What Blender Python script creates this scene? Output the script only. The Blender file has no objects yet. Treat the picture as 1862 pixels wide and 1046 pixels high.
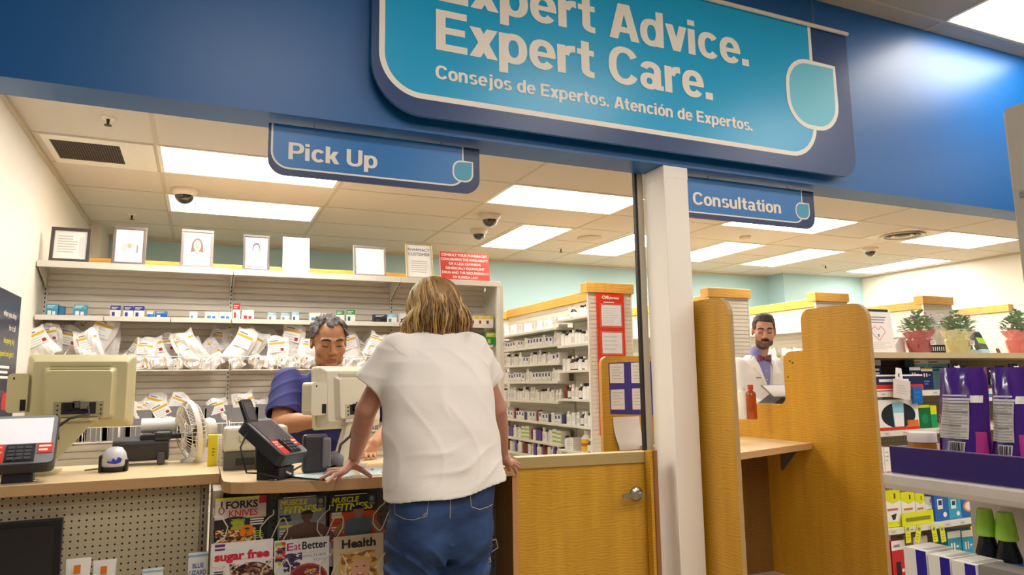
import bpy, math, random
import numpy as np
from mathutils import Matrix, Vector
random.seed(7)
SC = bpy.context.scene
COL = SC.collection
PI = math.pi
# ---------------------------------------------------------------- camera (solved from the ceiling grid, fascia and counters)
W, H, F = 1862.0, 1046.0, 1277.6
CAMZ = 1.26
_R = np.array([[0.915, 0.040, 0.401], [-0.402, 0.126, 0.907], [-0.014, -0.991, 0.132]])
_x = np.array([(3850 - 931) / F, (652 - 523) / F, 1.0]); _x /= np.linalg.norm(_x)
_y = np.array([(364 - 931) / F, (701 - 523) / F, 1.0]); _y -= _x * _x.dot(_y); _y /= np.linalg.norm(_y)
_z = np.cross(_x, _y)
_R = np.stack([_x, _y, _z])
cam_data = bpy.data.cameras.new('camera'); cam = bpy.data.objects.new('camera', cam_data); COL.objects.link(cam)
cam_data.sensor_width = 36.0; cam_data.lens = 36.0 * F / W; cam_data.clip_start = 0.05
_m = Matrix.Identity(4)
for i in range(3):
    _m[i][0] = _R[i, 0]; _m[i][1] = -_R[i, 1]; _m[i][2] = -_R[i, 2]
_m[2][3] = CAMZ
cam.matrix_world = _m
SC.camera = cam
# ---------------------------------------------------------------- world, light level, exposure
wd = bpy.data.worlds.new('store_light'); SC.world = wd; wd.use_nodes = True
wd.node_tree.nodes['Background'].inputs[0].default_value = (1.0, 0.96, 0.91, 1)
wd.node_tree.nodes['Background'].inputs[1].default_value = 0.06
SC.view_settings.view_transform = 'Standard'; SC.view_settings.look = 'None'
SC.view_settings.gamma = 1.0; SC.view_settings.use_curve_mapping = False
SC.view_settings.exposure = 0.42
PANEL_POWER = 14.0        # radiance of the pharmacy ceiling panels
STORE_POWER = 12.0        # radiance of the store ceiling panels
try:
    SC.cycles.use_denoising = True
    SC.cycles.max_bounces = 8; SC.cycles.diffuse_bounces = 4; SC.cycles.glossy_bounces = 3
    SC.cycles.transparent_max_bounces = 8; SC.cycles.caustics_reflective = False; SC.cycles.caustics_refractive = False
    SC.cycles.sample_clamp_indirect = 6.0
except Exception:
    pass
# ---------------------------------------------------------------- measuring: a line of sight met with a known plane of the place
def _d(px, py): return _R @ np.array([(px - 931) / F, (py - 523) / F, 1.0])
def PY(px, py, y): v = _d(px, py); v = v * (y / v[1]); return Vector((v[0], y, v[2] + CAMZ))
def PZ(px, py, z): v = _d(px, py); v = v * ((z - CAMZ) / v[2]); return Vector((v[0], v[1], z))
def PX(px, py, x): v = _d(px, py); v = v * (x / v[0]); return Vector((x, v[1], v[2] + CAMZ))
# ---------------------------------------------------------------- materials
def lin(h):
    h = h.lstrip('#'); o = []
    for i in (0, 2, 4):
        c = int(h[i:i + 2], 16) / 255.0
        o.append(c / 12.92 if c <= 0.04045 else ((c + 0.055) / 1.055) ** 2.4)
    return (o[0], o[1], o[2], 1.0)
_mats = {}
def C(hexc, rough=0.5, metal=0.0, spec=0.5, var=0.06, vs=18.0, bump=0.0, bs=60.0, emit=0.0, alpha=1.0, trans=0.0, sheen=0.0, coat=0.0):
    key = (hexc, rough, metal, spec, var, vs, bump, bs, emit, alpha, trans, sheen, coat)
    if key in _mats: return _mats[key]
    m = bpy.data.materials.new('paint_' + hexc.lstrip('#')); m.use_nodes = True
    nt = m.node_tree; b = nt.nodes['Principled BSDF']
    tc = nt.nodes.new('ShaderNodeTexCoord')
    nz = nt.nodes.new('ShaderNodeTexNoise'); nz.inputs['Scale'].default_value = vs; nz.inputs['Detail'].default_value = 3
    nt.links.new(tc.outputs['Object'], nz.inputs['Vector'])
    mx = nt.nodes.new('ShaderNodeMixRGB'); c = lin(hexc)
    mx.inputs[1].default_value = tuple(max(0, v * (1 - var)) for v in c[:3]) + (1,)
    mx.inputs[2].default_value = tuple(min(1, v * (1 + var)) for v in c[:3]) + (1,)
    nt.links.new(nz.outputs['Fac'], mx.inputs[0]); nt.links.new(mx.outputs[0], b.inputs['Base Color'])
    b.inputs['Roughness'].default_value = rough; b.inputs['Metallic'].default_value = metal
    b.inputs['Specular IOR Level'].default_value = spec
    if emit: b.inputs['Emission Color'].default_value = c; b.inputs['Emission Strength'].default_value = emit
    if alpha < 1: b.inputs['Alpha'].default_value = alpha
    if trans: b.inputs['Transmission Weight'].default_value = trans
    if sheen: b.inputs['Sheen Weight'].default_value = sheen
    if coat: b.inputs['Coat Weight'].default_value = coat; b.inputs['Coat Roughness'].default_value = 0.08
    if bump:
        n2 = nt.nodes.new('ShaderNodeTexNoise'); n2.inputs['Scale'].default_value = bs; n2.inputs['Detail'].default_value = 5
        nt.links.new(tc.outputs['Object'], n2.inputs['Vector'])
        bp = nt.nodes.new('ShaderNodeBump'); bp.inputs['Strength'].default_value = bump; bp.inputs['Distance'].default_value = 0.01
        nt.links.new(n2.outputs['Fac'], bp.inputs['Height']); nt.links.new(bp.outputs[0], b.inputs['Normal'])
    _mats[key] = m
    return m
def wood(name, c1, c2, scale=14.0, rough=0.38, axis='Z'):
    m = bpy.data.materials.new(name); m.use_nodes = True; nt = m.node_tree; b = nt.nodes['Principled BSDF']
    tc = nt.nodes.new('ShaderNodeTexCoord'); mp = nt.nodes.new('ShaderNodeMapping')
    mp.inputs['Scale'].default_value = (1.0, 1.0, 2.6) if axis == 'Z' else (1, 3, 1)
    nt.links.new(tc.outputs['Object'], mp.inputs['Vector'])
    wv = nt.nodes.new('ShaderNodeTexWave'); wv.bands_direction = axis if axis in 'XYZ' else 'Z'
    wv.inputs['Scale'].default_value = scale; wv.inputs['Distortion'].default_value = 9.0
    wv.inputs['Detail'].default_value = 2.0; wv.inputs['Detail Scale'].default_value = 0.9
    nt.links.new(mp.outputs[0], wv.inputs['Vector'])
    nz = nt.nodes.new('ShaderNodeTexNoise'); nz.inputs['Scale'].default_value = 3.0; nz.inputs['Detail'].default_value = 4
    mp2 = nt.nodes.new('ShaderNodeMapping'); mp2.inputs['Scale'].default_value = (5, 5, 0.5)
    nt.links.new(tc.outputs['Object'], mp2.inputs['Vector']); nt.links.new(mp2.outputs[0], nz.inputs['Vector'])
    ad = nt.nodes.new('ShaderNodeMath'); ad.operation = 'MULTIPLY_ADD'; ad.inputs[1].default_value = 0.32
    nt.links.new(wv.outputs['Fac'], ad.inputs[0])
    ml = nt.nodes.new('ShaderNodeMath'); ml.operation = 'MULTIPLY'; ml.inputs[1].default_value = 0.7
    nt.links.new(nz.outputs['Fac'], ml.inputs[0]); nt.links.new(ml.outputs[0], ad.inputs[2])
    rp = nt.nodes.new('ShaderNodeValToRGB'); rp.color_ramp.elements[0].color = lin(c1); rp.color_ramp.elements[1].color = lin(c2)
    rp.color_ramp.elements[0].position = 0.12; rp.color_ramp.elements[1].position = 0.8
    nt.links.new(ad.outputs[0], rp.inputs[0]); nt.links.new(rp.outputs[0], b.inputs['Base Color'])
    b.inputs['Roughness'].default_value = rough
    return m
def pegboard(name, base, pitch=0.0254, r=0.15, ox=0.0, oz=0.0):
    """painted hardboard with rows of round holes on a one inch grid"""
    m = bpy.data.materials.new(name); m.use_nodes = True; nt = m.node_tree; b = nt.nodes['Principled BSDF']
    tc = nt.nodes.new('ShaderNodeTexCoord'); sp = nt.nodes.new('ShaderNodeSeparateXYZ'); nt.links.new(tc.outputs['Object'], sp.inputs[0])
    def math_(op, a, v=None, w=None):
        n = nt.nodes.new('ShaderNodeMath'); n.operation = op
        for i, q in enumerate((a, v, w)):
            if q is None: continue
            if isinstance(q, (int, float)): n.inputs[i].default_value = q
            else: nt.links.new(q, n.inputs[i])
        return n.outputs[0]
    s = []
    for ax, o in ((0, ox), (2, oz)):
        t = math_('MULTIPLY_ADD', sp.outputs[ax], 1 / pitch, 100.0 + o / pitch)
        t = math_('SUBTRACT', math_('FRACT', t), 0.5)
        s.append(math_('MULTIPLY', t, t))
    hole = math_('LESS_THAN', math_('ADD', s[0], s[1]), r * r)
    mx = nt.nodes.new('ShaderNodeMixRGB'); mx.inputs[1].default_value = lin(base); mx.inputs[2].default_value = (0.006, 0.005, 0.005, 1)
    nt.links.new(hole, mx.inputs[0]); nt.links.new(mx.outputs[0], b.inputs['Base Color']); b.inputs['Roughness'].default_value = 0.55
    return m
# ---------------------------------------------------------------- mesh collector
_WM = {}
class MB:
    def __init__(s): s.v = []; s.f = []; s.mi = []; s.sm = []; s.mats = []; s.M = Matrix.Identity(4)
    def at(s, loc=(0, 0, 0), rz=0.0, rx=0.0, ry=0.0):
        s.M = Matrix.Translation(Vector(loc)) @ Matrix.Rotation(rz, 4, 'Z') @ Matrix.Rotation(rx, 4, 'X') @ Matrix.Rotation(ry, 4, 'Y'); return s
    def slot(s, m):
        for i, q in enumerate(s.mats):
            if q is m: return i
        s.mats.append(m); return len(s.mats) - 1
    def add(s, vs, fs, m, smooth=False):
        o = len(s.v); M = s.M
        s.v += [tuple(M @ Vector(p)) for p in vs]; k = s.slot(m)
        for f in fs: s.f.append(tuple(i + o for i in f)); s.mi.append(k); s.sm.append(smooth)
        return s
    def box(s, x0, y0, z0, x1, y1, z1, m):
        v = [(x0, y0, z0), (x1, y0, z0), (x1, y1, z0), (x0, y1, z0), (x0, y0, z1), (x1, y0, z1), (x1, y1, z1), (x0, y1, z1)]
        return s.add(v, [(0, 3, 2, 1), (4, 5, 6, 7), (0, 1, 5, 4), (1, 2, 6, 5), (2, 3, 7, 6), (3, 0, 4, 7)], m)
    def prism(s, pts, y0, y1, m, plane='XZ', cap=True, sides=None):
        """outline in a plane, given depth"""
        n = len(pts)
        g = {'XZ': lambda a, b, t: (a, t, b), 'XY': lambda a, b, t: (a, b, t), 'YZ': lambda a, b, t: (t, a, b)}[plane]
        v = [g(a, b, y0) for a, b in pts] + [g(a, b, y1) for a, b in pts]
        area = sum(pts[i][0] * pts[(i + 1) % n][1] - pts[(i + 1) % n][0] * pts[i][1] for i in range(n))
        flip = (area < 0) ^ (plane == 'XZ') ^ (y1 < y0) 
        fs = [tuple(range(n))[::-1], tuple(range(n, 2 * n))]; sd = [(i, (i + 1) % n, n + (i + 1) % n, n + i) for i in range(n)]
        if flip: fs = [f[::-1] for f in fs]; sd = [f[::-1] for f in sd]
        if cap: s.add(v, fs, m)
        return s.add(v, sd, sides or m)
    def loft(s, rings, m, close=True, cap=True, smooth=True):
        n = len(rings[0]); v = [p for r in rings for p in r]; fs = []
        for k in range(len(rings) - 1):
            for i in range(n if close else n - 1):
                j = (i + 1) % n; fs.append((k * n + i, k * n + j, (k + 1) * n + j, (k + 1) * n + i))
        s.add(v, fs, m, smooth)
        if cap and close:
            s.add(rings[0], [tuple(range(n))[::-1]], m); s.add(rings[-1], [tuple(range(n))], m)
        return s
    def lathe(s, prof, m, n=16, c=(0, 0, 0), smooth=True, cap=True):
        rings = [[(c[0] + r * math.cos(2 * PI * i / n), c[1] + r * math.sin(2 * PI * i / n), c[2] + z) for i in range(n)] for r, z in prof]
        return s.loft(rings, m, True, cap, smooth)
    def tube(s, path, r, m, n=6, closed=False, smooth=True):
        P = [Vector(p) for p in path]; rings = []; L = len(P)
        up = Vector((0.13, 0.21, 0.97)); prev = None
        for i in range(L):
            a = P[i - 1] if (i > 0 or closed) else P[i]; b = P[(i + 1) % L] if (i < L - 1 or closed) else P[i]
            t = (b - a).normalized()
            if prev is None:
                q = t.cross(up)
                if q.length < 1e-3: q = t.cross(Vector((1, 0, 0)))
                q.normalize()
            else: q = (prev - t * prev.dot(t)).normalized()
            prev = q; w = t.cross(q)
            rr = r[i] if isinstance(r, (list, tuple)) else r
            rings.append([tuple(P[i] + (q * math.cos(2 * PI * k / n) + w * math.sin(2 * PI * k / n)) * rr) for k in range(n)])
        if closed: rings.append(rings[0])
        return s.loft(rings, m, True, not closed, smooth)
    def ball(s, c, r, m, n=12, rot=None):
        if not isinstance(r, (list, tuple)): r = (r, r, r)
        rings = []
        for j in range(1, n // 2 + 0):
            a = PI * j / (n // 2); rings.append([(c[0] + r[0] * math.sin(a) * math.cos(2 * PI * i / n), c[1] + r[1] * math.sin(a) * math.sin(2 * PI * i / n), c[2] - r[2] * math.cos(a)) for i in range(n)])
        return s.loft(rings, m)
    # flat art on a card that faces -Y: u right, v up, layers 0.4 mm apart
    def rect(s, u0, v0, u1, v1, m, k=1): y = -0.0004 * k; return s.add([(u0, y, v0), (u1, y, v0), (u1, y, v1), (u0, y, v1)], [(0, 1, 2, 3)], m)
    def poly(s, pts, m, k=1):
        y = -0.0004 * k; n = len(pts); a = sum(pts[i][0] * pts[(i + 1) % n][1] - pts[(i + 1) % n][0] * pts[i][1] for i in range(n))
        if a < 0: pts = pts[::-1]
        return s.add([(u, y, v) for u, v in pts], [tuple(range(n))], m)
    def disc(s, u, v, ru, rv, m, k=1, n=20): return s.poly([(u + ru * math.cos(2 * PI * i / n), v + rv * math.sin(2 * PI * i / n)) for i in range(n)], m, k)
    def text(s, t, u, v, h, m, w=None, k=2, bold=0.0, ext=0.0, align='L', shear=0.0):
        """lettering: u,v = left end of the base line, h = cap height, w = full width if it is to be fitted"""
        vs, fs, tw = glyphs(t, bold, ext > 0)
        sc = h / 0.729; su = (w / tw) if w else sc
        if align == 'C': u = u - tw * su / 2
        elif align == 'R': u = u - tw * su
        y = -0.0004 * k
        return s.add([(u + (p[0] + shear * p[1]) * su, y - p[2] * ext, v + p[1] * sc) for p in vs], fs, m)
    def build(s, name, parent=None, local=False, bevel=0.0, org=None, sub=0):
        vs = s.v
        if not local:
            if parent is not None: Mi = _WM[parent.name].inverted()
            else:
                A = np.array(vs); lo = A.min(0); hi = A.max(0)
                o = Vector(org) if org is not None else Vector(((lo[0] + hi[0]) / 2, (lo[1] + hi[1]) / 2, lo[2]))
                Mi = Matrix.Translation(-o)
            vs = [tuple(Mi @ Vector(p)) for p in vs]
        me = bpy.data.meshes.new(name); me.from_pydata(vs, [], s.f)
        for m in s.mats: me.materials.append(m)
        me.polygons.foreach_set('material_index', s.mi); me.polygons.foreach_set('use_smooth', s.sm); me.update()
        ob = bpy.data.objects.new(name, me); COL.objects.link(ob)
        if parent is not None: ob.parent = parent; _WM[ob.name] = _WM[parent.name]
        else:
            if not local: ob.location = o; _WM[ob.name] = Matrix.Translation(o)
            else: _WM[ob.name] = Matrix.Identity(4)
        if bevel:
            b = ob.modifiers.new('bevel', 'BEVEL'); b.width = bevel; b.segments = 2; b.limit_method = 'ANGLE'; b.angle_limit = math.radians(40)
        return ob
_gl = {}
def glyphs(t, bold, ext):
    k = (t, bold, ext)
    if k in _gl: return _gl[k]
    cu = bpy.data.curves.new('lettering', 'FONT'); cu.body = t; cu.offset = bold; cu.resolution_u = 3
    if ext: cu.extrude = 0.5
    ob = bpy.data.objects.new('lettering', cu); me = ob.to_mesh()
    vs = [(p.co.x, p.co.y, (p.co.z + 0.5) if ext else 0.0) for p in me.vertices]; fs = [tuple(p.vertices) for p in me.polygons]
    ob.to_mesh_clear(); bpy.data.objects.remove(ob); bpy.data.curves.remove(cu)
    x0 = min(p[0] for p in vs); vs = [(p[0] - x0, p[1], p[2]) for p in vs]; tw = max(p[0] for p in vs)
    _gl[k] = (vs, fs, tw); return _gl[k]
def tag(o, label, cat, group=None, kind=None):
    o['label'] = label; o['category'] = cat
    if group: o['group'] = group
    if kind: o['kind'] = kind
    return o
def thing(name, label, cat, loc=(0, 0, 0), rz=0.0, group=None):
    o = bpy.data.objects.new(name, None); COL.objects.link(o); o.empty_display_size = 0.1
    o.location = loc; o.rotation_euler = (0, 0, rz)
    _WM[o.name] = Matrix.Translation(Vector(loc)) @ Matrix.Rotation(rz, 4, 'Z')
    return tag(o, label, cat, group)
def struct(o): o['kind'] = 'structure'; return o
def dup(o, loc, rz=0.0, label=None, group=None, scale=None):
    """a copy of a thing, its parts and their sub-parts"""
    c = o.copy(); COL.objects.link(c); c.location = loc; c.rotation_euler = (0, 0, rz)
    if scale: c.scale = scale
    if label: c['label'] = label
    if group: c['group'] = group
    def rec(a, b):
        for ch in [q for q in bpy.data.objects if q.parent is a]:
            d = ch.copy(); COL.objects.link(d); d.parent = b; rec(ch, d)
    rec(o, c)
    return c
def rrect(x0, z0, x1, z1, r, n=6, corners='1111'):
    """rounded rectangle outline: corners in order bottom-left, bottom-right, top-right, top-left"""
    P = []
    for (cx, cz, a0, on, px, pz) in ((x0 + r, z0 + r, PI, corners[0], x0, z0), (x1 - r, z0 + r, 1.5 * PI, corners[1], x1, z0), (x1 - r, z1 - r, 0, corners[2], x1, z1), (x0 + r, z1 - r, 0.5 * PI, corners[3], x0, z1)):
        if on == '1': P += [(cx + r * math.cos(a0 + 0.5 * PI * i / n), cz + r * math.sin(a0 + 0.5 * PI * i / n)) for i in range(n + 1)]
        else: P.append((px, pz))
    return P
ORD = ['first', 'second', 'third', 'fourth', 'fifth', 'sixth', 'seventh', 'eighth', 'ninth', 'tenth', 'eleventh', 'twelfth', 'thirteenth', 'fourteenth', 'fifteenth', 'sixteenth', 'seventeenth', 'eighteenth', 'nineteenth', 'twentieth']
WHITE = C('#efe9df', 0.45); CREAM = C('#e6d8c2', 0.6); BLACK = C('#141416', 0.4); DARK = C('#2a2a2e', 0.45)
METAL = C('#b9b6b0', 0.28, 1.0); MAPLE = wood('maple_veneer', '#b5831a', '#dba836', 9.0)
LAMINATE = wood('pale_laminate', '#d9bb8c', '#ecd4a8', 3.0, 0.35, 'Y'); EDGE = C('#c39a6b', 0.45, vs=5)
CAPWOOD = wood('cap_maple', '#cf9436', '#e6b45c', 5.0, 0.4)
STEEL = C('#e2dccd', 0.42); GREIGE = C('#b3a48c', 0.5)
# ================================================================ the setting
def one(name, fn, struct_=True, **k):
    b = MB(); fn(b); o = b.build(name, **k)
    return struct(o) if struct_ else o
CE = 2.75; YF, YB = 3.108, 3.309; ZS = 2.438; ZTOP = 3.685
XL, XR, YBACK = -0.99, 9.2, 7.9
FLOORM = C('#b9ab95', 0.25, var=0.1, vs=3)
one('floor', lambda b: b.box(-4, -5, -0.1, 10, 8.1, 0, FLOORM))
PAINT = C('#e6decf', 0.62, bump=0.06, bs=120, vs=2, var=0.02); BLUEWALL = C('#a6c5c6', 0.6, vs=2, var=0.03, bump=0.05, bs=120)
one('wall_left', lambda b: b.box(XL - 0.12, YF + 0.05, 0, XL, YBACK + 0.1, CE + 0.35, PAINT))
one('wall_right', lambda b: b.box(XR, YF + 0.05, 0, XR + 0.12, YBACK + 0.1, CE + 0.35, PAINT))
one('wall_back', lambda b: (b.box(XL, YBACK, 0, XR, YBACK + 0.12, CE + 0.35, BLUEWALL), b.box(7.62, 7.58, 0, XR, YBACK, CE, BLUEWALL)))
_bx = PY(183, 430, 7.29).x
one('wall_corner', lambda b: b.box(XL, 7.29, 0, _bx, YBACK, CE, PAINT))
FASCIA = C('#055a9e', 0.40, spec=0.5, var=0.02, vs=2, bump=0.03, bs=40)
SOFFIT = FASCIA
one('wall_front', lambda b: b.box(-4, YF, ZS, 10, YB, ZTOP + 0.1, FASCIA))
# ceiling of the pharmacy: mineral tiles laid in a grid of 4 x 2 feet, cells left open where a light or grille sits
GX0, GXP, GY0, GYP = -0.31, 1.2192, 4.74, 0.6096
TILE = C('#ddd3c4', 0.9, bump=0.5, bs=260, vs=40, var=0.05)
lights_x = [  # x0,x1,y0,y1 of the fixtures in view, then one added out of view, kind, label
 (-0.29, 0.87, 4.76, 5.33, 'flat', 'long bright ceiling panel running behind the left blue hanging sign'),
 (-0.29, 0.87, 5.98, 6.55, 'louver', 'louvred ceiling light above the framed portraits on the left'),
 (2.13, 3.33, 4.76, 5.33, 'louver', 'louvred ceiling light between the left hanging sign and the white column'),
 (2.79, 3.31, 6.00, 7.15, 'flat', 'bright ceiling panel above the red notice, beside the dome cameras'),
 (4.03, 4.55, 6.00, 7.17, 'flat', 'bright ceiling panel cut by the left edge of the white column'),
 (5.25, 5.80, 6.00, 7.17, 'flat', 'bright ceiling panel just right of the column, below the right hanging sign'),
 (6.47, 7.04, 6.00, 7.17, 'flat', 'bright ceiling panel over the gap between the two wooden booth sides'),
 (4.60, 5.80, 4.76, 5.33, 'flat', 'bright ceiling panel partly behind the right hanging sign'),
 (7.12, 8.30, 4.76, 5.33, 'flat', 'wide bright ceiling panel beside the square air diffuser'),
 (8.39, 8.96, 6.00, 7.17, 'flat', 'bright ceiling panel nearest the far right wall'),
 (-0.29, 0.87, 3.54, 4.11, 'flat', 'added ceiling panel out of view behind the blue beam, lighting the left counter')]  # unseen panel, added to brighten the pick-up area
LAMP = C('#fffaf2', 0.5, emit=PANEL_POWER, var=0.0); LAMPS = C('#fff9f0', 0.5, emit=STORE_POWER, var=0.0)
def ceil_mesh(b):
    xs = sorted(set([XL, XR] + [GX0 + GXP * k for k in range(0, 8)] + [GX0 + GXP * k + q for k in range(-1, 8) for q in (0.6096,)])); xs = [x for x in xs if XL <= x <= XR]
    ys = sorted([YB] + [GY0 + GYP * k for k in range(-2, 6)] + [YBACK]); ys = [y for y in ys if YB <= y <= YBACK]
    for i in range(len(xs) - 1):
        for j in range(len(ys) - 1):
            cx, cy = (xs[i] + xs[i + 1]) / 2, (ys[j] + ys[j + 1]) / 2
            if any(l[0] < cx < l[1] and l[2] < cy < l[3] and l[4] == 'louver' for l in lights_x): continue
            b.add([(xs[i], ys[j], CE), (xs[i + 1], ys[j], CE), (xs[i + 1], ys[j + 1], CE), (xs[i], ys[j + 1], CE)], [(0, 3, 2, 1)], TILE)
    b.box(XL, YB, CE + 0.12, XR, YBACK, CE + 0.14, TILE)
one('ceiling', ceil_mesh)
TBAR = C('#c9b99f', 0.5)
def grid(b):
    for k in range(0, 8):
        x = GX0 + GXP * k; b.box(x - 0.012, YB, CE - 0.003, x + 0.012, YBACK, CE + 0.001, TBAR)
    for k in range(-2, 6):
        y = GY0 + GYP * k; b.box(XL, y - 0.006, CE - 0.0025, XR, y + 0.006, CE + 0.001, TBAR)
    for x in (XL,): b.box(x, YB, CE - 0.022, x + 0.022, YBACK, CE - 0.0005, TBAR); 
    b.box(XR - 0.022, YB, CE - 0.022, XR, YBACK, CE - 0.0005, TBAR); b.box(_bx, YBACK - 0.022, CE - 0.022, 7.6, YBACK, CE - 0.0005, TBAR)
    for k in range(0, 8):
        x = GX0 + GXP * k + 0.6096
        if k in (2, 3, 4, 5, 7): b.box(x - 0.006, GY0 + 2 * GYP, CE - 0.0025, x + 0.006, YBACK, CE + 0.001, TBAR)
    b.box(GX0 - 0.6096 + 0.2, GY0, CE - 0.0025, GX0 - 0.6096 + 0.21, GY0 + GYP, CE + 0.001, TBAR)
one('trim_1', grid)
FRAMEW = C('#efe8d8', 0.5)
for (x0, x1, y0, y1, kind, lab) in lights_x:
    t = thing('ceiling_light', lab, 'ceiling light', ((x0 + x1) / 2, (y0 + y1) / 2, CE), group='pharmacy ceiling lights')
    b = MB()
    for q in ((x0 - 0.02, y0 - 0.02, x1 + 0.02, y0 + 0.004), (x0 - 0.02, y1 - 0.004, x1 + 0.02, y1 + 0.02), (x0 - 0.02, y0, x0 + 0.004, y1), (x1 - 0.004, y0, x1 + 0.02, y1)):
        b.box(q[0], q[1], CE - 0.006, q[2], q[3], CE + (0.1 if kind == 'louver' else 0.0), FRAMEW)
    b.build('frame', t)
    b = MB()
    if kind == 'flat': b.box(x0, y0, CE - 0.004, x1, y1, CE - 0.0005, LAMP); b.build('diffuser', t)
    else:
        b.box(x0, y0, CE + 0.085, x1, y1, CE + 0.095, FRAMEW); b.build('reflector', t)
        ym = (y0 + y1) / 2
        for yy in (y0 + 0.13, y1 - 0.13):
            b = MB(); b.box(x0 + 0.01, yy - 0.055, CE + 0.055, x1 - 0.01, yy + 0.055, CE + 0.07, C('#fffaf2', 0.5, emit=PANEL_POWER * 1.6, var=0)); b.build('lamp_tube', t)
        b = MB(); b.box(x0, ym - 0.006, CE - 0.002, x1, ym + 0.006, CE + 0.08, FRAMEW)
        for i in range(1, 6):
            x = x0 + (x1 - x0) * i / 6; b.box(x - 0.003, y0, CE - 0.001, x + 0.003, y1, CE + 0.05, FRAMEW)
        b.build('louver', t)
# return grille on the left, air diffuser on the right
t = thing('return_grille', 'dark dusty return air grille in a white ceiling panel near the left wall', 'vent', (-0.63, 5.05, CE))
b = MB(); x0, x1, y0, y1 = -0.895, -0.52, 4.84, 5.235
b.box(-0.93, 4.75, CE - 0.008, x0, 5.34, CE - 0.001, FRAMEW); b.box(x1, 4.75, CE - 0.008, -0.33, 5.34, CE - 0.001, FRAMEW); b.box(x0, 4.75, CE - 0.008, x1, y0, CE - 0.001, FRAMEW); b.box(x0, y1, CE - 0.008, x1, 5.34, CE - 0.001, FRAMEW); b.build('frame', t)
b = MB(); GR = C('#5a4d40', 0.8, var=0.5, vs=14)
for i in range(26):
    x = x0 + (x1 - x0) * (i + 0.5) / 26; b.box(x - 0.004, y0, CE - 0.006, x + 0.003, y1, CE - 0.0045, GR)
for i in range(9): y = y0 + (y1 - y0) * i / 8; b.box(x0, y - 0.002, CE - 0.0065, x1, y + 0.002, CE - 0.006, GR)
b.build('grille', t)
b = MB(); b.box(x0, y0, CE - 0.003, x1, y1, CE - 0.001, C('#241d18', 0.9)); b.build('filter', t)
t = thing('air_diffuser', 'square louvred air diffuser with sooty streaks beside the wide right ceiling panel', 'vent', (6.79, 5.05, CE))
b = MB(); DF = C('#e4d9c6', 0.5, var=0.25, vs=9); b.box(6.51, 4.77, CE - 0.006, 7.07, 5.33, CE - 0.001, DF); b.build('plate', t)
b = MB()
for i, r in enumerate((0.21, 0.155, 0.10, 0.05)):
    b.lathe([(r, -0.008), (r + 0.02, -0.028 + 0.004 * i), (r - 0.02, -0.012), (r - 0.03, -0.007)], C('#8b8074', 0.6) if i % 2 else DF, 24, (6.79, 5.05, CE))
b.build('ring_vane', t)
for px, py, lab in ((336, 345, 'dome camera hanging between the two left ceiling lights'), (891, 391, 'higher of the two dome cameras near the middle ceiling light'), (871, 418, 'lower white dome camera above the red notice'), (1582, 451, 'dome camera under the square air diffuser on the right')):
    p = PZ(px, py, CE); t = thing('dome_camera', lab, 'security camera', p, group='ceiling dome cameras')
    b = MB(); s = 1.15 if px in (336, 891) else 1.0
    b.lathe([(0.085 * s, 0), (0.085 * s, -0.02), (0.062 * s, -0.05)], C('#d9cdb9', 0.4), 20, p); b.build('housing', t)
    b = MB(); b.lathe([(0.06 * s * math.cos(a), -0.048 - 0.055 * s * math.sin(a)) for a in [0, .3, .6, .9, 1.2, 1.5]], C('#1c1512', 0.08, coat=1.0), 20, p); b.build('dome', t)
for px, py, lab in ((197, 214, 'sprinkler head closest to the blue beam on the left ceiling'), (240, 390, 'sprinkler head above the second framed portrait'), (1020, 452, 'small sprinkler head left of the white column over the tall shelves'), (1501, 482, 'small sprinkler head near the back of the right ceiling')):
    p = PZ(px, py, CE); t = thing('sprinkler_head', lab, 'sprinkler', p, group='ceiling sprinklers')
    b = MB(); b.lathe([(0.04, 0), (0.04, -0.006), (0.03, -0.01)], FRAMEW, 16, p); b.build('escutcheon', t)
    b = MB(); b.lathe([(0.012, -0.005), (0.008, -0.02), (0.006, -0.04), (0.02, -0.043), (0.02, -0.046)], C('#4a3a2a', 0.4, 0.8), 10, p); b.build('nozzle', t)
p = PZ(1072, 432, CE); b = MB(); b.lathe([(0.13, 0), (0.13, -0.008), (0.11, -0.014), (0.02, -0.016)], C('#cdbda5', 0.6), 28, p)
tag(b.build('ceiling_speaker'), 'round flush ceiling speaker just left of the white column', 'speaker')
p = PZ(1355, 430, CE); b = MB(); b.lathe([(0.06, 0), (0.06, -0.02), (0.045, -0.035)], C('#d4c6b0', 0.5), 20, p)
tag(b.build('smoke_detector'), 'small round smoke detector under the right hanging sign', 'smoke detector')
# the store side: lower edge of its ceiling and its panels (the ones overhead light the fascia and the shoppers)
STILE = C('#b9b2a6', 0.9, bump=0.5, bs=200, vs=30)
one('ceiling_store', lambda b: b.box(-4, -5, ZTOP, 10, YF, ZTOP + 0.05, STILE))
def sgrid(b):
    for k in range(-6, 9):
        x = 4.60 + 1.2192 * (k - 3); b.box(x - 0.012, -5, ZTOP - 0.004, x + 0.012, YF, ZTOP + 0.001, TBAR)
    for k in range(0, 12):
        y = 2.97 - 0.6096 * k; b.box(-4, y - 0.012, ZTOP - 0.0035, 10, y + 0.012, ZTOP + 0.001, TBAR)
one('trim_2', sgrid)
store = [(4.63, 2.39, 'store ceiling panel at the top right corner of the photo')]
for x in (-0.25, 2.19, 4.63, 7.07):
    for y in (2.39, 0.56, -1.27, -3.1):
        if (x, y) in ((4.63, 2.39), (2.19, 2.39), (-0.25, 2.39), (-2.68, 2.39), (7.07, 2.39)): continue
        store.append((x, y, None))
n = 0
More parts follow.
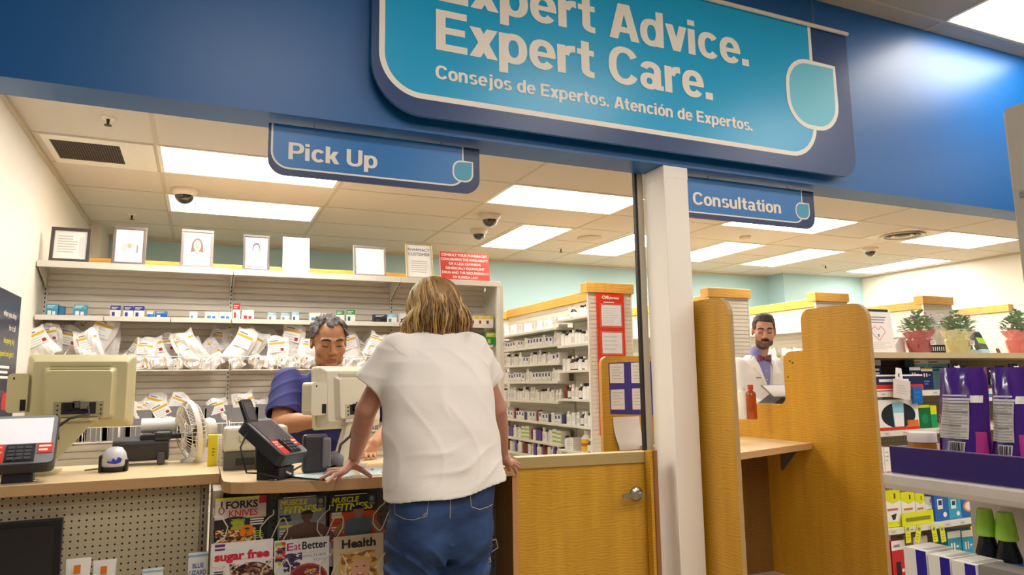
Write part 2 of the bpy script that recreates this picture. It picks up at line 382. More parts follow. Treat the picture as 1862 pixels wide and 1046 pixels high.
for (x, y, lab) in store:
    n += 1
    t = thing('store_light', lab or 'store ceiling panel overhead, behind the photographer', 'ceiling light', (x + 0.55, y + 0.27, ZTOP), group='store ceiling panels')
    b = MB(); b.box(x, y, ZTOP - 0.008, x + 1.17, y + 0.55, ZTOP - 0.001, LAMPS); b.build('diffuser', t)
# white column at the end of the pick-up counter with the shutter guide on its left
COLP = C('#f5ede2', 0.5, vs=3, var=0.02)
t = thing('column', 'white square column between the pick-up counter and the consultation booth', 'column', (2.384, 3.21, 0))
b = MB(); b.box(2.303, YF + 0.004, 0, 2.465, YB - 0.004, ZS - 0.001, COLP); b.build('shaft', t, bevel=0.004)
b = MB(); b.box(2.302, YF + 0.003, ZS - 0.07, 2.466, YB - 0.003, ZS - 0.0005, COLP)
b.build('head_trim', t, bevel=0.003)
t = thing('shutter_guide', 'grey vertical shutter guide rail against the left side of the white column', 'rail', (2.28, 3.34, 0.9))
b = MB(); b.box(2.262, YB + 0.004, 0.0, 2.302, YB + 0.03, ZS + 0.2, C('#bdb3a2', 0.4, 0.3)); b.build('channel', t)
b = MB(); b.box(2.247, YB + 0.006, 0.0, 2.2615, YB + 0.03, ZS + 0.2, BLACK); b.build('gap_shade', t)  # black strip stands in for the shade of the gap beside the rail
# ================================================================ heavy grotesque letters drawn from strokes (cap height 1)
def _gly():
    S = 0.2; h = S / 2; XH = 0.74; G = {}
    def bar(x0, y0, x1, y1): return [(x0, y0), (x1, y0), (x1, y1), (x0, y1)]
    def dg(x0, y0, x1, y1, w): return [(x0 - w / 2, y0), (x0 + w / 2, y0), (x1 + w / 2, y1), (x1 - w / 2, y1)]
    def arcs(cx, cy, rx, ry, a0, a1, n=22, sx=S, sy=0.165, e=2.25):
        P = []; 
        for i in range(n):
            q = []
            for t in (a0 + (a1 - a0) * i / n, a0 + (a1 - a0) * (i + 1) / n):
                c, s = math.cos(math.radians(t)), math.sin(math.radians(t))
                u = math.copysign(abs(c) ** (2 / e), c); v = math.copysign(abs(s) ** (2 / e), s)
                q.append((cx + rx * u, cy + ry * v, cx + (rx - sx) * u, cy + (ry - sy) * v))
            P.append([(q[0][0], q[0][1]), (q[1][0], q[1][1]), (q[1][2], q[1][3]), (q[0][2], q[0][3])])
        return P
    G['E'] = ([bar(0, 0, S, 1), bar(S, 0, .66, .17), bar(S, .42, .61, .585), bar(S, .83, .65, 1)], .70)
    G['P'] = ([bar(0, 0, S, 1), bar(S, .83, .38, 1), bar(S, .36, .38, .52)] + arcs(.36, .68, .33, .32, -90, 90), .72)
    G['U'] = ([bar(0, .3, S, 1), bar(.54, .3, .74, 1)] + arcs(.37, .32, .37, .34, 180, 360), .80)
    G['C'] = (arcs(.40, .5, .40, .52, 32, 328, 34), .80)
    G['A'] = ([dg(.10, 0, .34, 1, .22), dg(.66, 0, .42, 1, .22), bar(.2, .2, .56, .36)], .78)
    bowl = lambda cx: arcs(cx, XH / 2, .31, XH / 2 + .02, 0, 360, 32, S * .97)
    G['o'] = (bowl(.31), .65); G['ó'] = (bowl(.31) + [[(.24, .82), (.36, .82), (.50, 1.0), (.30, 1.0)]], .65)
    G['p'] = ([bar(0, -.27, S, XH)] + bowl(.33), .67); G['d'] = ([bar(.44, 0, .64, 1)] + bowl(.31), .68)
    G['e'] = (arcs(.31, XH / 2, .31, XH / 2 + .02, 0, 322, 30, S * .97) + [bar(.1, .31, .62, .435)], .65)
    G['c'] = (arcs(.31, XH / 2, .31, XH / 2 + .02, 38, 322, 28, S * .97), .62)
    G['x'] = ([dg(.11, 0, .49, XH, .24), dg(.49, 0, .11, XH, .24)], .62); G['v'] = ([dg(.30, 0, .105, XH, .21), dg(.30, 0, .495, XH, .21)], .62)
    G['r'] = ([bar(0, 0, S, XH)] + arcs(.40, .42, .32, .34, 90, 165, 10) + [bar(.39, .58, .44, .76)], .47)
    G['t'] = ([bar(.1, .18, .30, .95), bar(0, .58, .42, XH - .01)] + arcs(.36, .22, .26, .22, 180, 270, 8) + [bar(.35, 0, .42, .16)], .46)
    G['i'] = ([bar(0, 0, S, XH), bar(0, .84, S, 1)], .27); G['l'] = ([bar(0, 0, S, 1)], .27); G['.'] = ([bar(0, 0, .21, .2)], .30)
    G['j'] = ([bar(.1, -.1, .3, XH), bar(.1, .84, .3, 1)] + arcs(.06, -.08, .24, .19, 270, 360, 8), .37)
    G['n'] = ([bar(0, 0, S, XH), bar(.40, 0, .60, .45)] + arcs(.31, .44, .29, .32, 0, 150, 14), .67)
    G['u'] = ([bar(0, .3, S, XH), bar(.40, 0, .60, XH)] + arcs(.29, .30, .29, .32, 180, 330, 14), .67)
    G['a'] = ([bar(.38, .08, .57, .55), bar(.42, 0, .64, .13)] + arcs(.29, .50, .28, .26, 0, 165, 14, S * .95) + arcs(.25, .21, .25, .23, 0, 360, 24, S * .85, .14), .66)
    G['s'] = (arcs(.28, .535, .27, .225, 25, 262, 18, S * .9, .15) + arcs(.29, .20, .28, .22, 82, -155, 18, S * .9, .15), .59)
    G['k'] = ([bar(0, 0, S, 1), dg(.22, .26, .47, XH, .24), dg(.52, 0, .30, .45, .24)], .64)
    G[' '] = ([], .30)
    return G
_GROT = _gly()
def grotesk_words(make, t, u, v, h, m, w, k=2):
    """a line of words, each word a mesh of its own"""
    adv = lambda s: sum(_GROT[c][1] + 0.015 for c in s)
    tw = adv(t[:-1]) + max(p[0] for q in _GROT[t[-1]][0] for p in q); su = w / tw; pos = 0
    for word in t.split(' '):
        b = make(); last = max(p[0] for q in _GROT[word[-1]][0] for p in q)
        grotesk(b, word, u + adv(t[:pos]) * su, v, h, m, (adv(word[:-1]) + last) * su, k); yield b
        pos += len(word) + 1
def grotesk(b, t, u, v, h, m, w=None, k=2):
    x = 0.0; out = []
    for ch in t:
        P, a = _GROT[ch]; out += [([(px + x, py) for px, py in q], i) for i, q in enumerate(P)]; x += a + 0.015
    tw = max(p[0] for q in out for p in q[0]); su = (w / tw) if w else h
    for q, i in out: b.poly([(u + px * su, v + py * h) for px, py in q], m, k + i * 0.06)
# ================================================================ hanging signs
NAVY = C('#123a72', 0.32, var=0.02); CYAN = C('#00a6dc', 0.3, var=0.02, vs=2); SIGNBLUE = C('#0471bd', 0.3, var=0.02, vs=2)
LETTER = C('#f3ebe0', 0.45, var=0.02); LEAF = C('#63c3dc', 0.35, var=0.02); LEAF2 = C('#3f9fc0', 0.35, var=0.02)
def off(o, p): return (p.x - o.x, p.z - o.z)
def stroke(b, pts, w, m, k=2, closed=False):
    """a painted line of given width along points on the card"""
    n = len(pts); P = [Vector(p) for p in pts]; L = []; Rr = []
    for i in range(n):
        a = P[(i - 1) % n] if (i or closed) else P[i]; c = P[(i + 1) % n] if (i < n - 1 or closed) else P[i]
        t = (c - a).normalized(); q = Vector((-t.y, t.x)); L.append(P[i] + q * w / 2); Rr.append(P[i] - q * w / 2)
    y = -0.0004 * k
    for i in range(n if closed else n - 1):
        j = (i + 1) % n
        b.add([(Rr[i].x, y, Rr[i].y), (Rr[j].x, y, Rr[j].y), (L[j].x, y, L[j].y), (L[i].x, y, L[i].y)], [(0, 1, 2, 3)], m)
def arc(cx, cz, rx, rz, a0, a1, n=10): return [(cx + rx * math.cos(math.radians(a0 + (a1 - a0) * i / n)), cz + rz * math.sin(math.radians(a0 + (a1 - a0) * i / n))) for i in range(n + 1)]
def leafpts(x0, z0, x1, z1, r):   # three round corners, the upper right one sharp
    return rrect(x0, z0, x1, z1, r, 8, '1101')
def hook_chain(t, x, z0, z1, y, name='chain'):
    b = MB(); n = max(2, int((z0 - z1) / 0.016)); 
    for i in range(n):
        z = z0 - (z0 - z1) * (i + 0.5) / n; h = (z0 - z1) / n * 0.62
        if i % 2: pts = [(x + 0.0045 * math.cos(a), y, z + h * math.sin(a)) for a in [k * PI / 4 for k in range(8)]]
        else: pts = [(x, y + 0.0045 * math.cos(a), z + h * math.sin(a)) for a in [k * PI / 4 for k in range(8)]]
        b.tube(pts, 0.0013, C('#8f8a86', 0.3, 0.8), 5, True)
    b.build(name, t)
# ---- the big one
YS = 3.035
o = PY(676, 60, YS)
g = lambda px, py: off(o, PY(px, py, YS))
xl = 0.0; xr = g(1547, 180)[0]; zb = (g(800, 218)[1] + g(1500, 314)[1]) / 2; zt = g(1545, 68)[1]
t = thing('hanging_sign', 'huge blue sign with white slogan and leaf emblem hung before the beam', 'sign', (o.x, YS, o.z))
rb = (g(676, 105)[1] - zb)
out = arc(xl + rb, zb + rb, rb, rb, 180, 270, 12) + arc(xr - 0.12, zb + 0.12, 0.12, 0.12, 270, 360, 8) + [(xr, zt), (xl, zt)]
b = MB().at((o.x, YS, o.z)); b.prism(out, 0, 0.02, NAVY, sides=C('#3d6f9e', 0.35)); b.build('board', t)
bl = g(695, 30)[0]; bb = (g(800, 182)[1] + g(1260, 249.5)[1]) / 2; bw = 0.027
lx, rx_ = g(1430, 170)[0], g(1523, 180)[0]; lz0 = g(1478, 232)[1] ; lz1 = g(1475, 114)[1]
sx = g(1472.5, 80)[0]; ex = g(1482, 232)[0]
rc = g(695, 92)[1] - bb
re = ex - g(1440, 279)[0]
edge_ = [(bl, zt)] + arc(bl + rc, bb + rc, rc, rc, 180, 270, 12) + arc(ex - re, bb + re, re, re, 270, 355, 8) + [(ex, lz0 + .02)]
b = MB().at((o.x, YS, o.z)); b.poly(edge_ + [(sx, lz0 + 0.1), (sx, zt)], CYAN, 1); b.build('panel', t)
b = MB().at((o.x, YS, o.z)); stroke(b, edge_, bw, LETTER, 3); stroke(b, [(sx, lz1 - 0.01), (sx, zt)], bw * 0.9, LETTER, 3); b.build('border_line', t)
LP = leafpts(lx + bw / 2, lz0, rx_ - bw / 2, lz1, (rx_ - lx) * 0.40)
b = MB().at((o.x, YS, o.z)); b.poly(LP, LEAF, 4); stroke(b, LP, bw, LETTER, 5, True); b.build('leaf_emblem', t)
def line(txt, pl, pr, cap, bold, name):
    u0, v0 = g(*pl); u1, v1 = g(*pr); [b.build(name, t) for b in grotesk_words(lambda: MB().at((o.x, YS, o.z)), txt, u0, (v0 + v1) / 2, cap, LETTER, u1 - u0, 6)]
capc = g(793, 17.5)[1] - g(792.4, 91.3)[1]
line('Expert Care.', (792.4, 91.3), (1296, 181.5), capc, 0.028, 'lettering')
line('Expert Advice.', (794, 2.5), (1361.5, 119.5), capc, 0.028, 'lettering')
line('Consejos de Expertos. Atención de Expertos.', (791.5, 144), (1368, 237), g(793, 121)[1] - g(793, 145)[1], 0.024, 'lettering')
b = MB(); b.tube([(o.x - 0.25, YS - 0.012, o.z + zt + 0.008), (o.x + xr, YS - 0.012, o.z + zt + 0.008)], 0.013, C('#d6cdc0', 0.35), 12); b.build('hanging_rod', t)
for px in (760, 1476):
    p = PY(px, 40, YS); hook_chain(t, p.x, ZTOP, o.z + zt + 0.02, YS - 0.012)
# ---- the two small ones under the soffit
def small_sign(name, label, y, L, Rr, T, B, word, wl, wr, caph, em, inset_px, bold, hooks, left_round=True):
    o = PY(L, T[1], y); g = lambda px, py: off(o, PY(px, py, y))
    t = thing(name, label, 'sign', (o.x, y, o.z))
    xr = g(Rr, T[1] + 30)[0]; zb = (g(*B[0])[1] + g(*B[1])[1]) / 2; zt = (ZS - 0.014) - o.z; r = 0.075
    b = MB().at((o.x, y, o.z)); b.prism(rrect(0, zb, xr, zt, r, 8, ('1' if left_round else '0') + '100'), 0, 0.012, C('#14305f', 0.35)); b.build('board', t)
    i = 0.016; w = 0.0085
    e0, e1, e2, e3 = g(*em[0])[0], g(*em[1])[0], g(*em[2])[1], g(*em[3])[1]   # emblem left, right, top, bottom
    mx = e0 + (e1 - e0) * 0.5; zl = zb + inset_px
    path = [(i, zt)] + (arc(i + r, zl + r, r, r, 180, 270, 8) if left_round else [(i, zl)]) + arc(mx - 0.07, zl + 0.06, 0.07, 0.06, 270, 350, 8) + [(mx + .002, e3 + 0.01)]
    b = MB().at((o.x, y, o.z)); b.poly(path + [(mx, e3 + 0.03), (mx, zt)], SIGNBLUE, 1); b.build('panel', t)
    b = MB().at((o.x, y, o.z)); stroke(b, path, w, LETTER, 3); stroke(b, [(mx, e2 - 0.003), (mx, zt)], w * 0.8, LETTER, 3); b.build('border_line', t)
    LP = leafpts(e0, e3, e1, e2, (e1 - e0) * 0.4); b = MB().at((o.x, y, o.z)); b.poly(LP, LEAF2, 4); stroke(b, LP, w, LETTER, 5, True); b.build('leaf_emblem', t)
    u0, v0 = g(*wl); u1, _ = g(*wr); [b.build('lettering', t) for b in grotesk_words(lambda: MB().at((o.x, y, o.z)), word, u0, v0, caph, LETTER, u1 - u0, 6)]
    for px in hooks:
        p = PY(px, 250 if px < 1000 else 330, y); hook_chain(t, p.x, ZS, o.z + zt - 0.012, y - 0.004, 'hook')
    return t
cap1 = PY(525, 259, 3.2).z - PY(524, 290, 3.2).z
small_sign('hanging_sign', 'blue hanging sign reading Pick Up above the left counter', 3.2, 488.6, 871.5, (488.6, 232), [(520, 318.5), (850, 352)], 'Pick Up', (524, 289.5), (686, 292), cap1, [(824, 310), (859, 310), (841, 294), (841, 330)], 0.033, 0.024, (571, 802))
cap2 = PY(1261, 349, 3.2).z - PY(1261, 371.5, 3.2).z
small_sign('hanging_sign', 'blue hanging sign reading Consultation, right of the white column', 3.2, 1236, 1478, (1236, 312), [(1254, 394.5), (1465, 416.5)], 'Consultation', (1259.5, 371.5), (1420, 389), cap2, [(1447, 382), (1471, 382), (1459, 370), (1459, 398)], 0.033, 0.024, (1286, 1430), False)
# ================================================================ white shelving along the back of the pick-up side
def slats(b, x0, x1, y, z0, z1, m, pitch=0.048, dep=0.006, gap=0.007, th=0.02):
    """grooved back panel facing -Y"""
    P = []; z = z0
    while z < z1 - 1e-6:
        e = min(z + pitch - gap, z1); P += [(y, z), (y, e)]
        if e < z1 - 1e-6: P += [(y + dep, e + 0.0015), (y + dep, min(z + pitch, z1) - 0.0005)]
        z += pitch
    P += [(y + th, z1), (y + th, z0)]
    return b.prism(P, x0, x1, m, 'YZ')
SY = 5.25; SB = 5.60
SX0, SX1 = XL + 0.005, PY(911, 515, SY).x
Z1, Z2 = 2.068, 1.718
SLAT = C('#e9dfcf', 0.5, var=0.02)
bk = thing('wall_shelving', 'long white slatwall shelving unit holding bagged prescriptions behind the pick-up counter', 'shelving', ((SX0 + SX1) / 2, SY + 0.2, 0))
b = MB(); slats(b, SX0, SX1 - 0.02, SB - 0.03, 0.1, Z1 - 0.0125, SLAT, 0.046, 0.011, 0.011); b.build('back_panel', bk)
cuts = [SX0, PY(425, 488, SY).x, PY(730, 505, SY).x, SX1]
b = MB()
for i in range(3):
    x0, x1 = cuts[i] + 0.002, cuts[i + 1] - 0.002; b = MB(); b.box(x0, SY, Z1 - 0.042, x1, SY + 0.012, Z1, STEEL); b.box(x0, SY + 0.012, Z1 - 0.012, x1, SB - 0.03, Z1, STEEL); b.build('top_shelf', bk, bevel=0.002)
    for xx in (x0 + 0.004, x1 - 0.008):
        b = MB(); b.prism([(SB - 0.03, Z1 - 0.012), (SB - 0.03, Z1 - 0.14), (SB - 0.06, Z1 - 0.14), (SY + 0.03, Z1 - 0.04), (SY + 0.03, Z1 - 0.012)], xx, xx + 0.004, STEEL, 'YZ'); b.build('bracket', bk)
c2 = [SX0, PY(187, 575, SY).x, PY(310, 577, SY).x, cuts[1], PY(580, 582, SY).x, cuts[2], SX1 - 0.05]
for i in range(len(c2) - 1):
    b = MB(); b.box(c2[i] + 0.003, SY + 0.05, Z2 - 0.028, c2[i + 1] - 0.003, SY + 0.058, Z2 + 0.004, STEEL); b.box(c2[i] + 0.003, SY + 0.058, Z2 - 0.008, c2[i + 1] - 0.003, SB - 0.03, Z2, STEEL)
    b.build('middle_shelf', bk, bevel=0.001)
for x in (SX0 + 0.006, cuts[1], cuts[2]):
    b = MB(); b.box(x - 0.012, SB - 0.045, 0, x + 0.012, SB - 0.029, Z1 - 0.02, STEEL)
    for k in range(60): b.box(x - 0.003, SB - 0.0456, 0.2 + k * 0.03, x + 0.003, SB - 0.0449, 0.215 + k * 0.03, C('#3a332b', 0.8))
    b.build('upright', bk)
b = MB(); b.box(SX1 - 0.035, SY + 0.002, 0, SX1 - 0.01, SY + 0.03, Z1 - 0.04, STEEL); b.box(SX1 - 0.012, SY + 0.03, 0, SX1, SB, Z1 - 0.04, STEEL)
b.box(SX1 - 0.01, SY + 0.004, 0, SX1 + 0.02, SY + 0.04, Z1 - 0.03, C('#d8cfbd', 0.5)); b.build('end_panel', bk)
b = MB(); b.box(SX0 + 0.06, SB - 0.05, Z1 + 0.001, SX1 - 0.01, SB + 0.1, Z1 + 0.078, CAPWOOD); b.build('wood_cap', bk, bevel=0.002)
b = MB(); b.box(SX0, SY + 0.02, 0, SX1 - 0.03, SB - 0.03, 0.42, STEEL); b.build('base_cabinet', bk)
# wire baskets: two tiers, each bay one basket
WIRE = C('#f1ece2', 0.4)
def basket(x0, x1, zb, zt, y0, y1, dividers, slats_front):
    b = MB(); r = 0.0032
    for (yy, zz) in ((y0, zt), (y0 + 0.015, zb), ((y0 + y1) / 2, zb), (y1, zb), (y1, zt + 0.05)): b.tube([(x0, yy, zz), (x1, yy, zz)], r, WIRE, 6)
    for x in (x0, x1): b.tube([(x, y1, zt + 0.05), (x, y0, zt), (x, y0 + 0.015, zb), (x, y1, zb)], r, WIRE, 6)
    n = max(2, int((x1 - x0) / slats_front))
    for i in range(1, n):
        x = x0 + (x1 - x0) * i / n; b.tube([(x, y0, zt), (x, y0 + 0.015, zb), (x, y1, zb)], 0.0016, WIRE, 5)
    for i in range(1, dividers):
        x = x0 + (x1 - x0) * i / dividers
        b.tube([(x, y0 + 0.01, zb), (x, y0, zt), (x, y1 - 0.1, zt + 0.075), (x, y1, zt + 0.075), (x, y1, zb)], 0.0028, WIRE, 6)
        for q in (0.3, 0.6): b.tube([(x, y0 + (y1 - y0) * q, zb), (x, y0 + (y1 - y0) * q, zt + 0.1 * q)], 0.0016, WIRE, 5)
    b.build('wire_basket', bk)
BY0 = SY - 0.03; BY1 = SB - 0.04
ZU0, ZU1 = PY(417, 673, BY0).z, PY(417, 648.5, BY0).z
ZL0, ZL1 = PY(330, 799, BY0).z, PY(330, 772.5, BY0).z
bays = [(SX0 + 0.02, PY(222, 672, BY0).x), (PY(224, 672, BY0).x, cuts[1] - 0.005), (cuts[1] + 0.01, PY(585, 672, BY0).x), (PY(588, 672, BY0).x, cuts[2] + 0.02)]
for k, (x0, x1) in enumerate(bays):
    basket(x0, x1, ZU0, ZU1, BY0, BY1, 4 if k else 3, 0.055); basket(x0, x1, ZL0, ZL1, BY0, BY1, 5, 0.03)
# grey divider cards in the lower baskets
k = 0
for (x0, x1) in bays:
    for i in range(4):
        k += 1; xx = x0 + (x1 - x0) * (i + 0.12) / 4; b = MB(); yy = BY0 + 0.08
        b.box(xx, yy, ZL0 + 0.005, xx + 0.17, yy + 0.006, ZL1 + 0.10 + 0.02 * (i % 2), C('#85807f', 0.6)); b.build('divider_card', bk)
# ---- bagged prescriptions
PAPER = C('#f3ece4', 0.6, bump=0.12, bs=40, var=0.03); LBL = C('#fbf8f4', 0.5); YEL = C('#e3b62a', 0.5); INK = C('#8d8894', 0.6); GREYL = C('#c9c2c6', 0.6); REDL = C('#b02a3c', 0.5)
def bag_mesh(seed):
    rng = random.Random(seed); w, h, d = rng.uniform(.125, .165), rng.uniform(.18, .22), rng.uniform(.025, .045)
    NX, NZ = 8, 9; front = []; 
    ph = [rng.uniform(0, 6.28) for _ in range(8)]
    def pt(i, j, s):
        u = i / (NX - 1) * 2 - 1; v = j / (NZ - 1)
        bul = (1 - u * u) ** 0.6 * (1 - abs(2 * v - 0.7) ** 2.2 * 0.6 if v < 1 else 0); bul = max(0.0, bul) * (0.15 if v > 0.95 else 1)
        cr = 0.005 * math.sin(4 * u + ph[0] + 5 * v) + 0.004 * math.sin(7 * v + ph[1] + 4 * u) + 0.002 * math.sin(23 * u - 11 * v + ph[2])
        x = u * w / 2 * (1 - 0.10 * v * abs(math.sin(ph[3]))) + 0.012 * math.sin(4 * v + ph[4]); z = v * h + 0.012 * math.sin(3 * u + ph[5]) * v
        return (x, -s * (d / 2 * bul) + cr * (0.6 + 0.4 * s), z)
    vs = [pt(i, j, 1) for j in range(NZ) for i in range(NX)] + [pt(i, j, -1) for j in range(NZ) for i in range(NX)]
    fs = []
    for j in range(NZ - 1):
        for i in range(NX - 1):
            a = j * NX + i; fs.append((a, a + 1, a + NX + 1, a + NX)); o = NX * NZ; fs.append((o + a, o + a + NX, o + a + NX + 1, o + a + 1))
    o = NX * NZ
    ring = [(0, i) for i in range(NX)] + [(j, NX - 1) for j in range(1, NZ)] + [(NZ - 1, i) for i in range(NX - 2, -1, -1)] + [(j, 0) for j in range(NZ - 2, 0, -1)]
    for q in range(len(ring)):
        a = ring[q][0] * NX + ring[q][1]; c = ring[(q + 1) % len(ring)]; c = c[0] * NX + c[1]; fs.append((c, a, o + a, o + c))
    b = MB(); b.add(vs, fs, PAPER, False)
    l = MB(); lw, lh = w * 0.72, h * 0.46; y = -d / 2 - 0.004; l.at((0, y, 0), 0, rng.uniform(-.1, .1))
    z0 = h * 0.42
    l.rect(-lw / 2, z0, lw / 2, z0 + lh, LBL, 1); l.rect(-lw / 2, z0 + lh * 0.62, lw / 2, z0 + lh * 0.78, YEL, 2)
    for k in range(3): l.rect(-lw * .4, z0 + lh * (.12 + .15 * k), lw * rng.uniform(0.0, .4), z0 + lh * (.16 + .15 * k), GREYL, 2)
    l.rect(-lw * .42, z0 + lh * .84, lw * .1, z0 + lh * .93, INK, 2)
    if seed % 3 == 0: l.rect(lw * .2, z0 + lh * .08, lw * .4, z0 + lh * .3, REDL, 2)
    return b, l
protos = []
def make_bag(seed):
    b, l = bag_mesh(seed); t = thing('prescription_bag', 'bag', 'bag'); bb = b.build('bag_body', t, local=True); ll = l.build('label', t, local=True); ll['label'] = 'white label with a yellow stripe'; return t
# every bag the photo shows: pixel of its middle, tier, lean, scale
upper = [(75, 622, -.5, 1.0), (92, 618, -.2, .95), (120, 625, .25, 1.0), (148, 612, .55, 1.15), (178, 610, .35, 1.2), (195, 622, -.1, 1.1), (165, 630, -.3, 1.0), (245, 642, .5, 1.0), (262, 640, .1, .95), (285, 640, -.3, .95),
         (305, 636, -.1, 1.05), (322, 640, .3, 1.0), (345, 630, -.45, 1.0), (362, 642, -.6, .9), (378, 648, .6, .9), (402, 628, .15, 1.1), (435, 628, .4, 1.15), (455, 622, .5, 1.2), (470, 632, .1, 1.0), (490, 628, -.35, 1.15), (505, 640, -.1, .95), (528, 618, .2, 1.2), (545, 632, -.6, 1.05),
         (540, 645, .7, .9), (560, 640, .1, .9), (640, 632, -.3, 1.0), (655, 640, .3, 1.0), (668, 630, .6, .95), (682, 625, .3, 1.0), (690, 640, -.2, 1.0), (720, 640, .2, 1.0)]
lower = [(262, 752, .5, .9), (275, 742, .3, .95), (290, 748, -.2, .9), (300, 752, -.5, .9), (318, 738, .4, .9), (322, 752, -.1, .9), (240, 755, .1, .8), (385, 757, .5, .85), (398, 750, -.3, .85), (450, 742, -.3, .95), (462, 750, .3, .9), (480, 750, -.1, .9), (655, 748, .2, .9), (680, 752, -.2, .9)]
random.seed(11)
pool = [make_bag(s) for s in range(7)]; used = set()
def place_bags(lst, zb, tier):
    lst = sorted(lst)
    for i, (px, py, lean, s) in enumerate(lst):
        k = (i * 3 + i // 7 + (0 if tier == 'upper' else 2)) % 7; row = i % 4
        p = PY(px, py, BY0 + 0.092 + 0.062 * row); src = pool[k]
        lab = 'crumpled prescription bag, %s from the left in the %s wire baskets' % ((ORD + ['twenty-%s' % q for q in ORD[:9]] + ['thirtieth', 'thirty-first', 'thirty-second'])[i], tier)
        q = src if k not in used else dup(src, (0, 0, 0)); used.add(k)
        q['label'] = lab; q['group'] = 'prescription bags in the %s baskets' % tier
        z = max(zb + 0.012 + 0.06 * s * abs(math.sin(lean)), p.z - 0.095 * s)
        q.location = (p.x - math.sin(lean) * 0.08 * s, p.y, z); q.rotation_euler = (random.uniform(-.12, .04), lean, random.uniform(-.14, .14)); q.scale = (s, s, s)
place_bags(upper, ZU0, 'upper'); place_bags(lower, ZL0, 'lower')
# low layer in the upper baskets, seen through the wires
low = [(70, 655), (100, 662), (135, 660), (165, 662), (200, 660), (240, 662), (265, 664), (300, 660), (325, 664), (350, 660), (372, 666), (400, 660), (440, 660), (468, 658), (488, 662), (512, 660), (535, 660), (556, 664), (640, 660), (665, 660), (690, 662)]
for i, (px, py) in enumerate(low):
    p = PY(px, py, BY0 + 0.045); q = dup(pool[(i * 2 + 1) % 7], (p.x - 0.03, p.y, ZU0 + 0.03 + 0.01 * (i % 2)))
    q.rotation_euler = (random.uniform(-.08, .05), random.choice((-1.3, 1.25, 1.05, -1.1)), random.uniform(-.1, .1)); q.scale = (.58, .8, .46)
    if q.rotation_euler.y < 0: q.location.x += 0.07
    else: q.location.x -= 0.04
    q['label'] = 'prescription bag lying low behind the basket wires, %s from the left' % (ORD + ['twenty-first'])[i]; q['group'] = 'bags lying low in the upper baskets'
# ---- boxes on the middle shelf
def carton(name, label, cat, p, w, h, d, base, art=None, group=None, rz=0.0, top=None, rx=0.0):
    t = MB(); t.at(p, rz, rx); t.box(-w / 2, 0, 0, w / 2, d, h, base)
    if top: t.box(-w / 2, 0, h, w / 2, d, h + 0.0008, top)
    if art: art(t, w, h)
    o = t.build(name, org=p); return tag(o, label, cat, group)
def lines(b, u0, v0, u1, v1, n, m, k=2, fill=0.5, seed=1):
    r = random.Random(seed)
    for i in range(n):
        dv = (v1 - v0) / n; b.rect(u0, v0 + dv * i + dv * (1 - fill) / 2, u0 + (u1 - u0) * r.uniform(.65, 1), v0 + dv * i + dv * (1 + fill) / 2, m, k)
def art2(c1, c2, c3=None):
    def f(b, w, h):
        b.rect(-w / 2, h * .62, w / 2, h, c1, 1); lines(b, -w * .38, h * .68, w * .3, h * .92, 2, LETTER, 2)
        b.rect(-w * .34, h * .1, -w * .05, h * .45, c2, 1)
        if c3: b.rect(w * .05, h * .1, w * .3, h * .4, c3, 1)
    return f
TEAL = C('#3f93b4', 0.45); NAVYB = C('#2f3d93', 0.45); SKY = C('#2f86c8', 0.45); RED = C('#c8322c', 0.45); GRN = C('#2f9a4a', 0.45); PWHITE = C('#f2eee8', 0.45); LBLUE = C('#8fc9e0', 0.45)
SY2 = SY + 0.09
def onshelf(px0, px1, pytop, base, art, label, name='medicine_box', d=0.06, cat='box', pyb=None):
    a = PY(px0, pytop, SY2); c = PY(px1, pytop, SY2)
    return carton(name, label, cat, Vector(((a.x + c.x) / 2, SY2, Z2 + 0.001)), c.x - a.x, a.z - Z2, d, base, art, 'small boxes on the middle shelf')
onshelf(84, 106, 553, TEAL, art2(C('#5aa8c6', .45), PWHITE, PWHITE), 'teal medicine box at the left end of the middle shelf')
onshelf(107, 117, 557, C('#2a6f96', .45), None, 'dark teal box beside the leftmost teal medicine box')
onshelf(134, 158, 554, TEAL, art2(C('#5aa8c6', .45), PWHITE, PWHITE), 'teal medicine box standing alone, second teal one on the middle shelf')
onshelf(201, 220, 556, PWHITE, art2(NAVYB, NAVYB, None), 'indigo and white box, leftmost of three on the middle shelf')
onshelf(225, 243, 557, PWHITE, art2(NAVYB, NAVYB, None), 'indigo and white box, middle of three on the middle shelf')
onshelf(244, 263, 557, PWHITE, art2(NAVYB, NAVYB, None), 'indigo and white box, rightmost of three on the middle shelf')
onshelf(268, 279, 567, SKY, art2(PWHITE, C('#1d4f9a', .45)), 'small bright blue box right of the indigo boxes')
onshelf(282, 304, 566, C('#1d5fa8', .45), art2(SKY, PWHITE), 'wide low blue box right of the indigo boxes')
onshelf(345, 359, 567, PWHITE, art2(PWHITE, SKY), 'small white and blue box alone left of the first shelf joint')
onshelf(373, 397, 567, PWHITE, art2(PWHITE, None or SKY, SKY), 'flat white box with blue corner left of the red and white boxes')
onshelf(398, 422, 567, PWHITE, art2(PWHITE, SKY, SKY), 'flat white box with blue corner touching the red and white boxes')
onshelf(424, 437, 552, PWHITE, art2(RED, RED), 'tall white box with red top at the first shelf joint')
onshelf(440, 462, 564, PWHITE, art2(PWHITE, RED, RED), 'wide white box with two red squares on the middle shelf')
onshelf(487, 502, 568, PWHITE, art2(LBLUE, INK), 'small white box, first of three right of the red boxes')
onshelf(511, 526, 569, PWHITE, art2(LBLUE, INK), 'small white box, second of three right of the red boxes')
onshelf(531, 544, 567, PWHITE, art2(LBLUE, NAVYB), 'small white box, third of three right of the red boxes')
onshelf(563, 583, 569, PWHITE, art2(PWHITE, SKY, SKY), 'white box with blue squares just left of the clerk head')
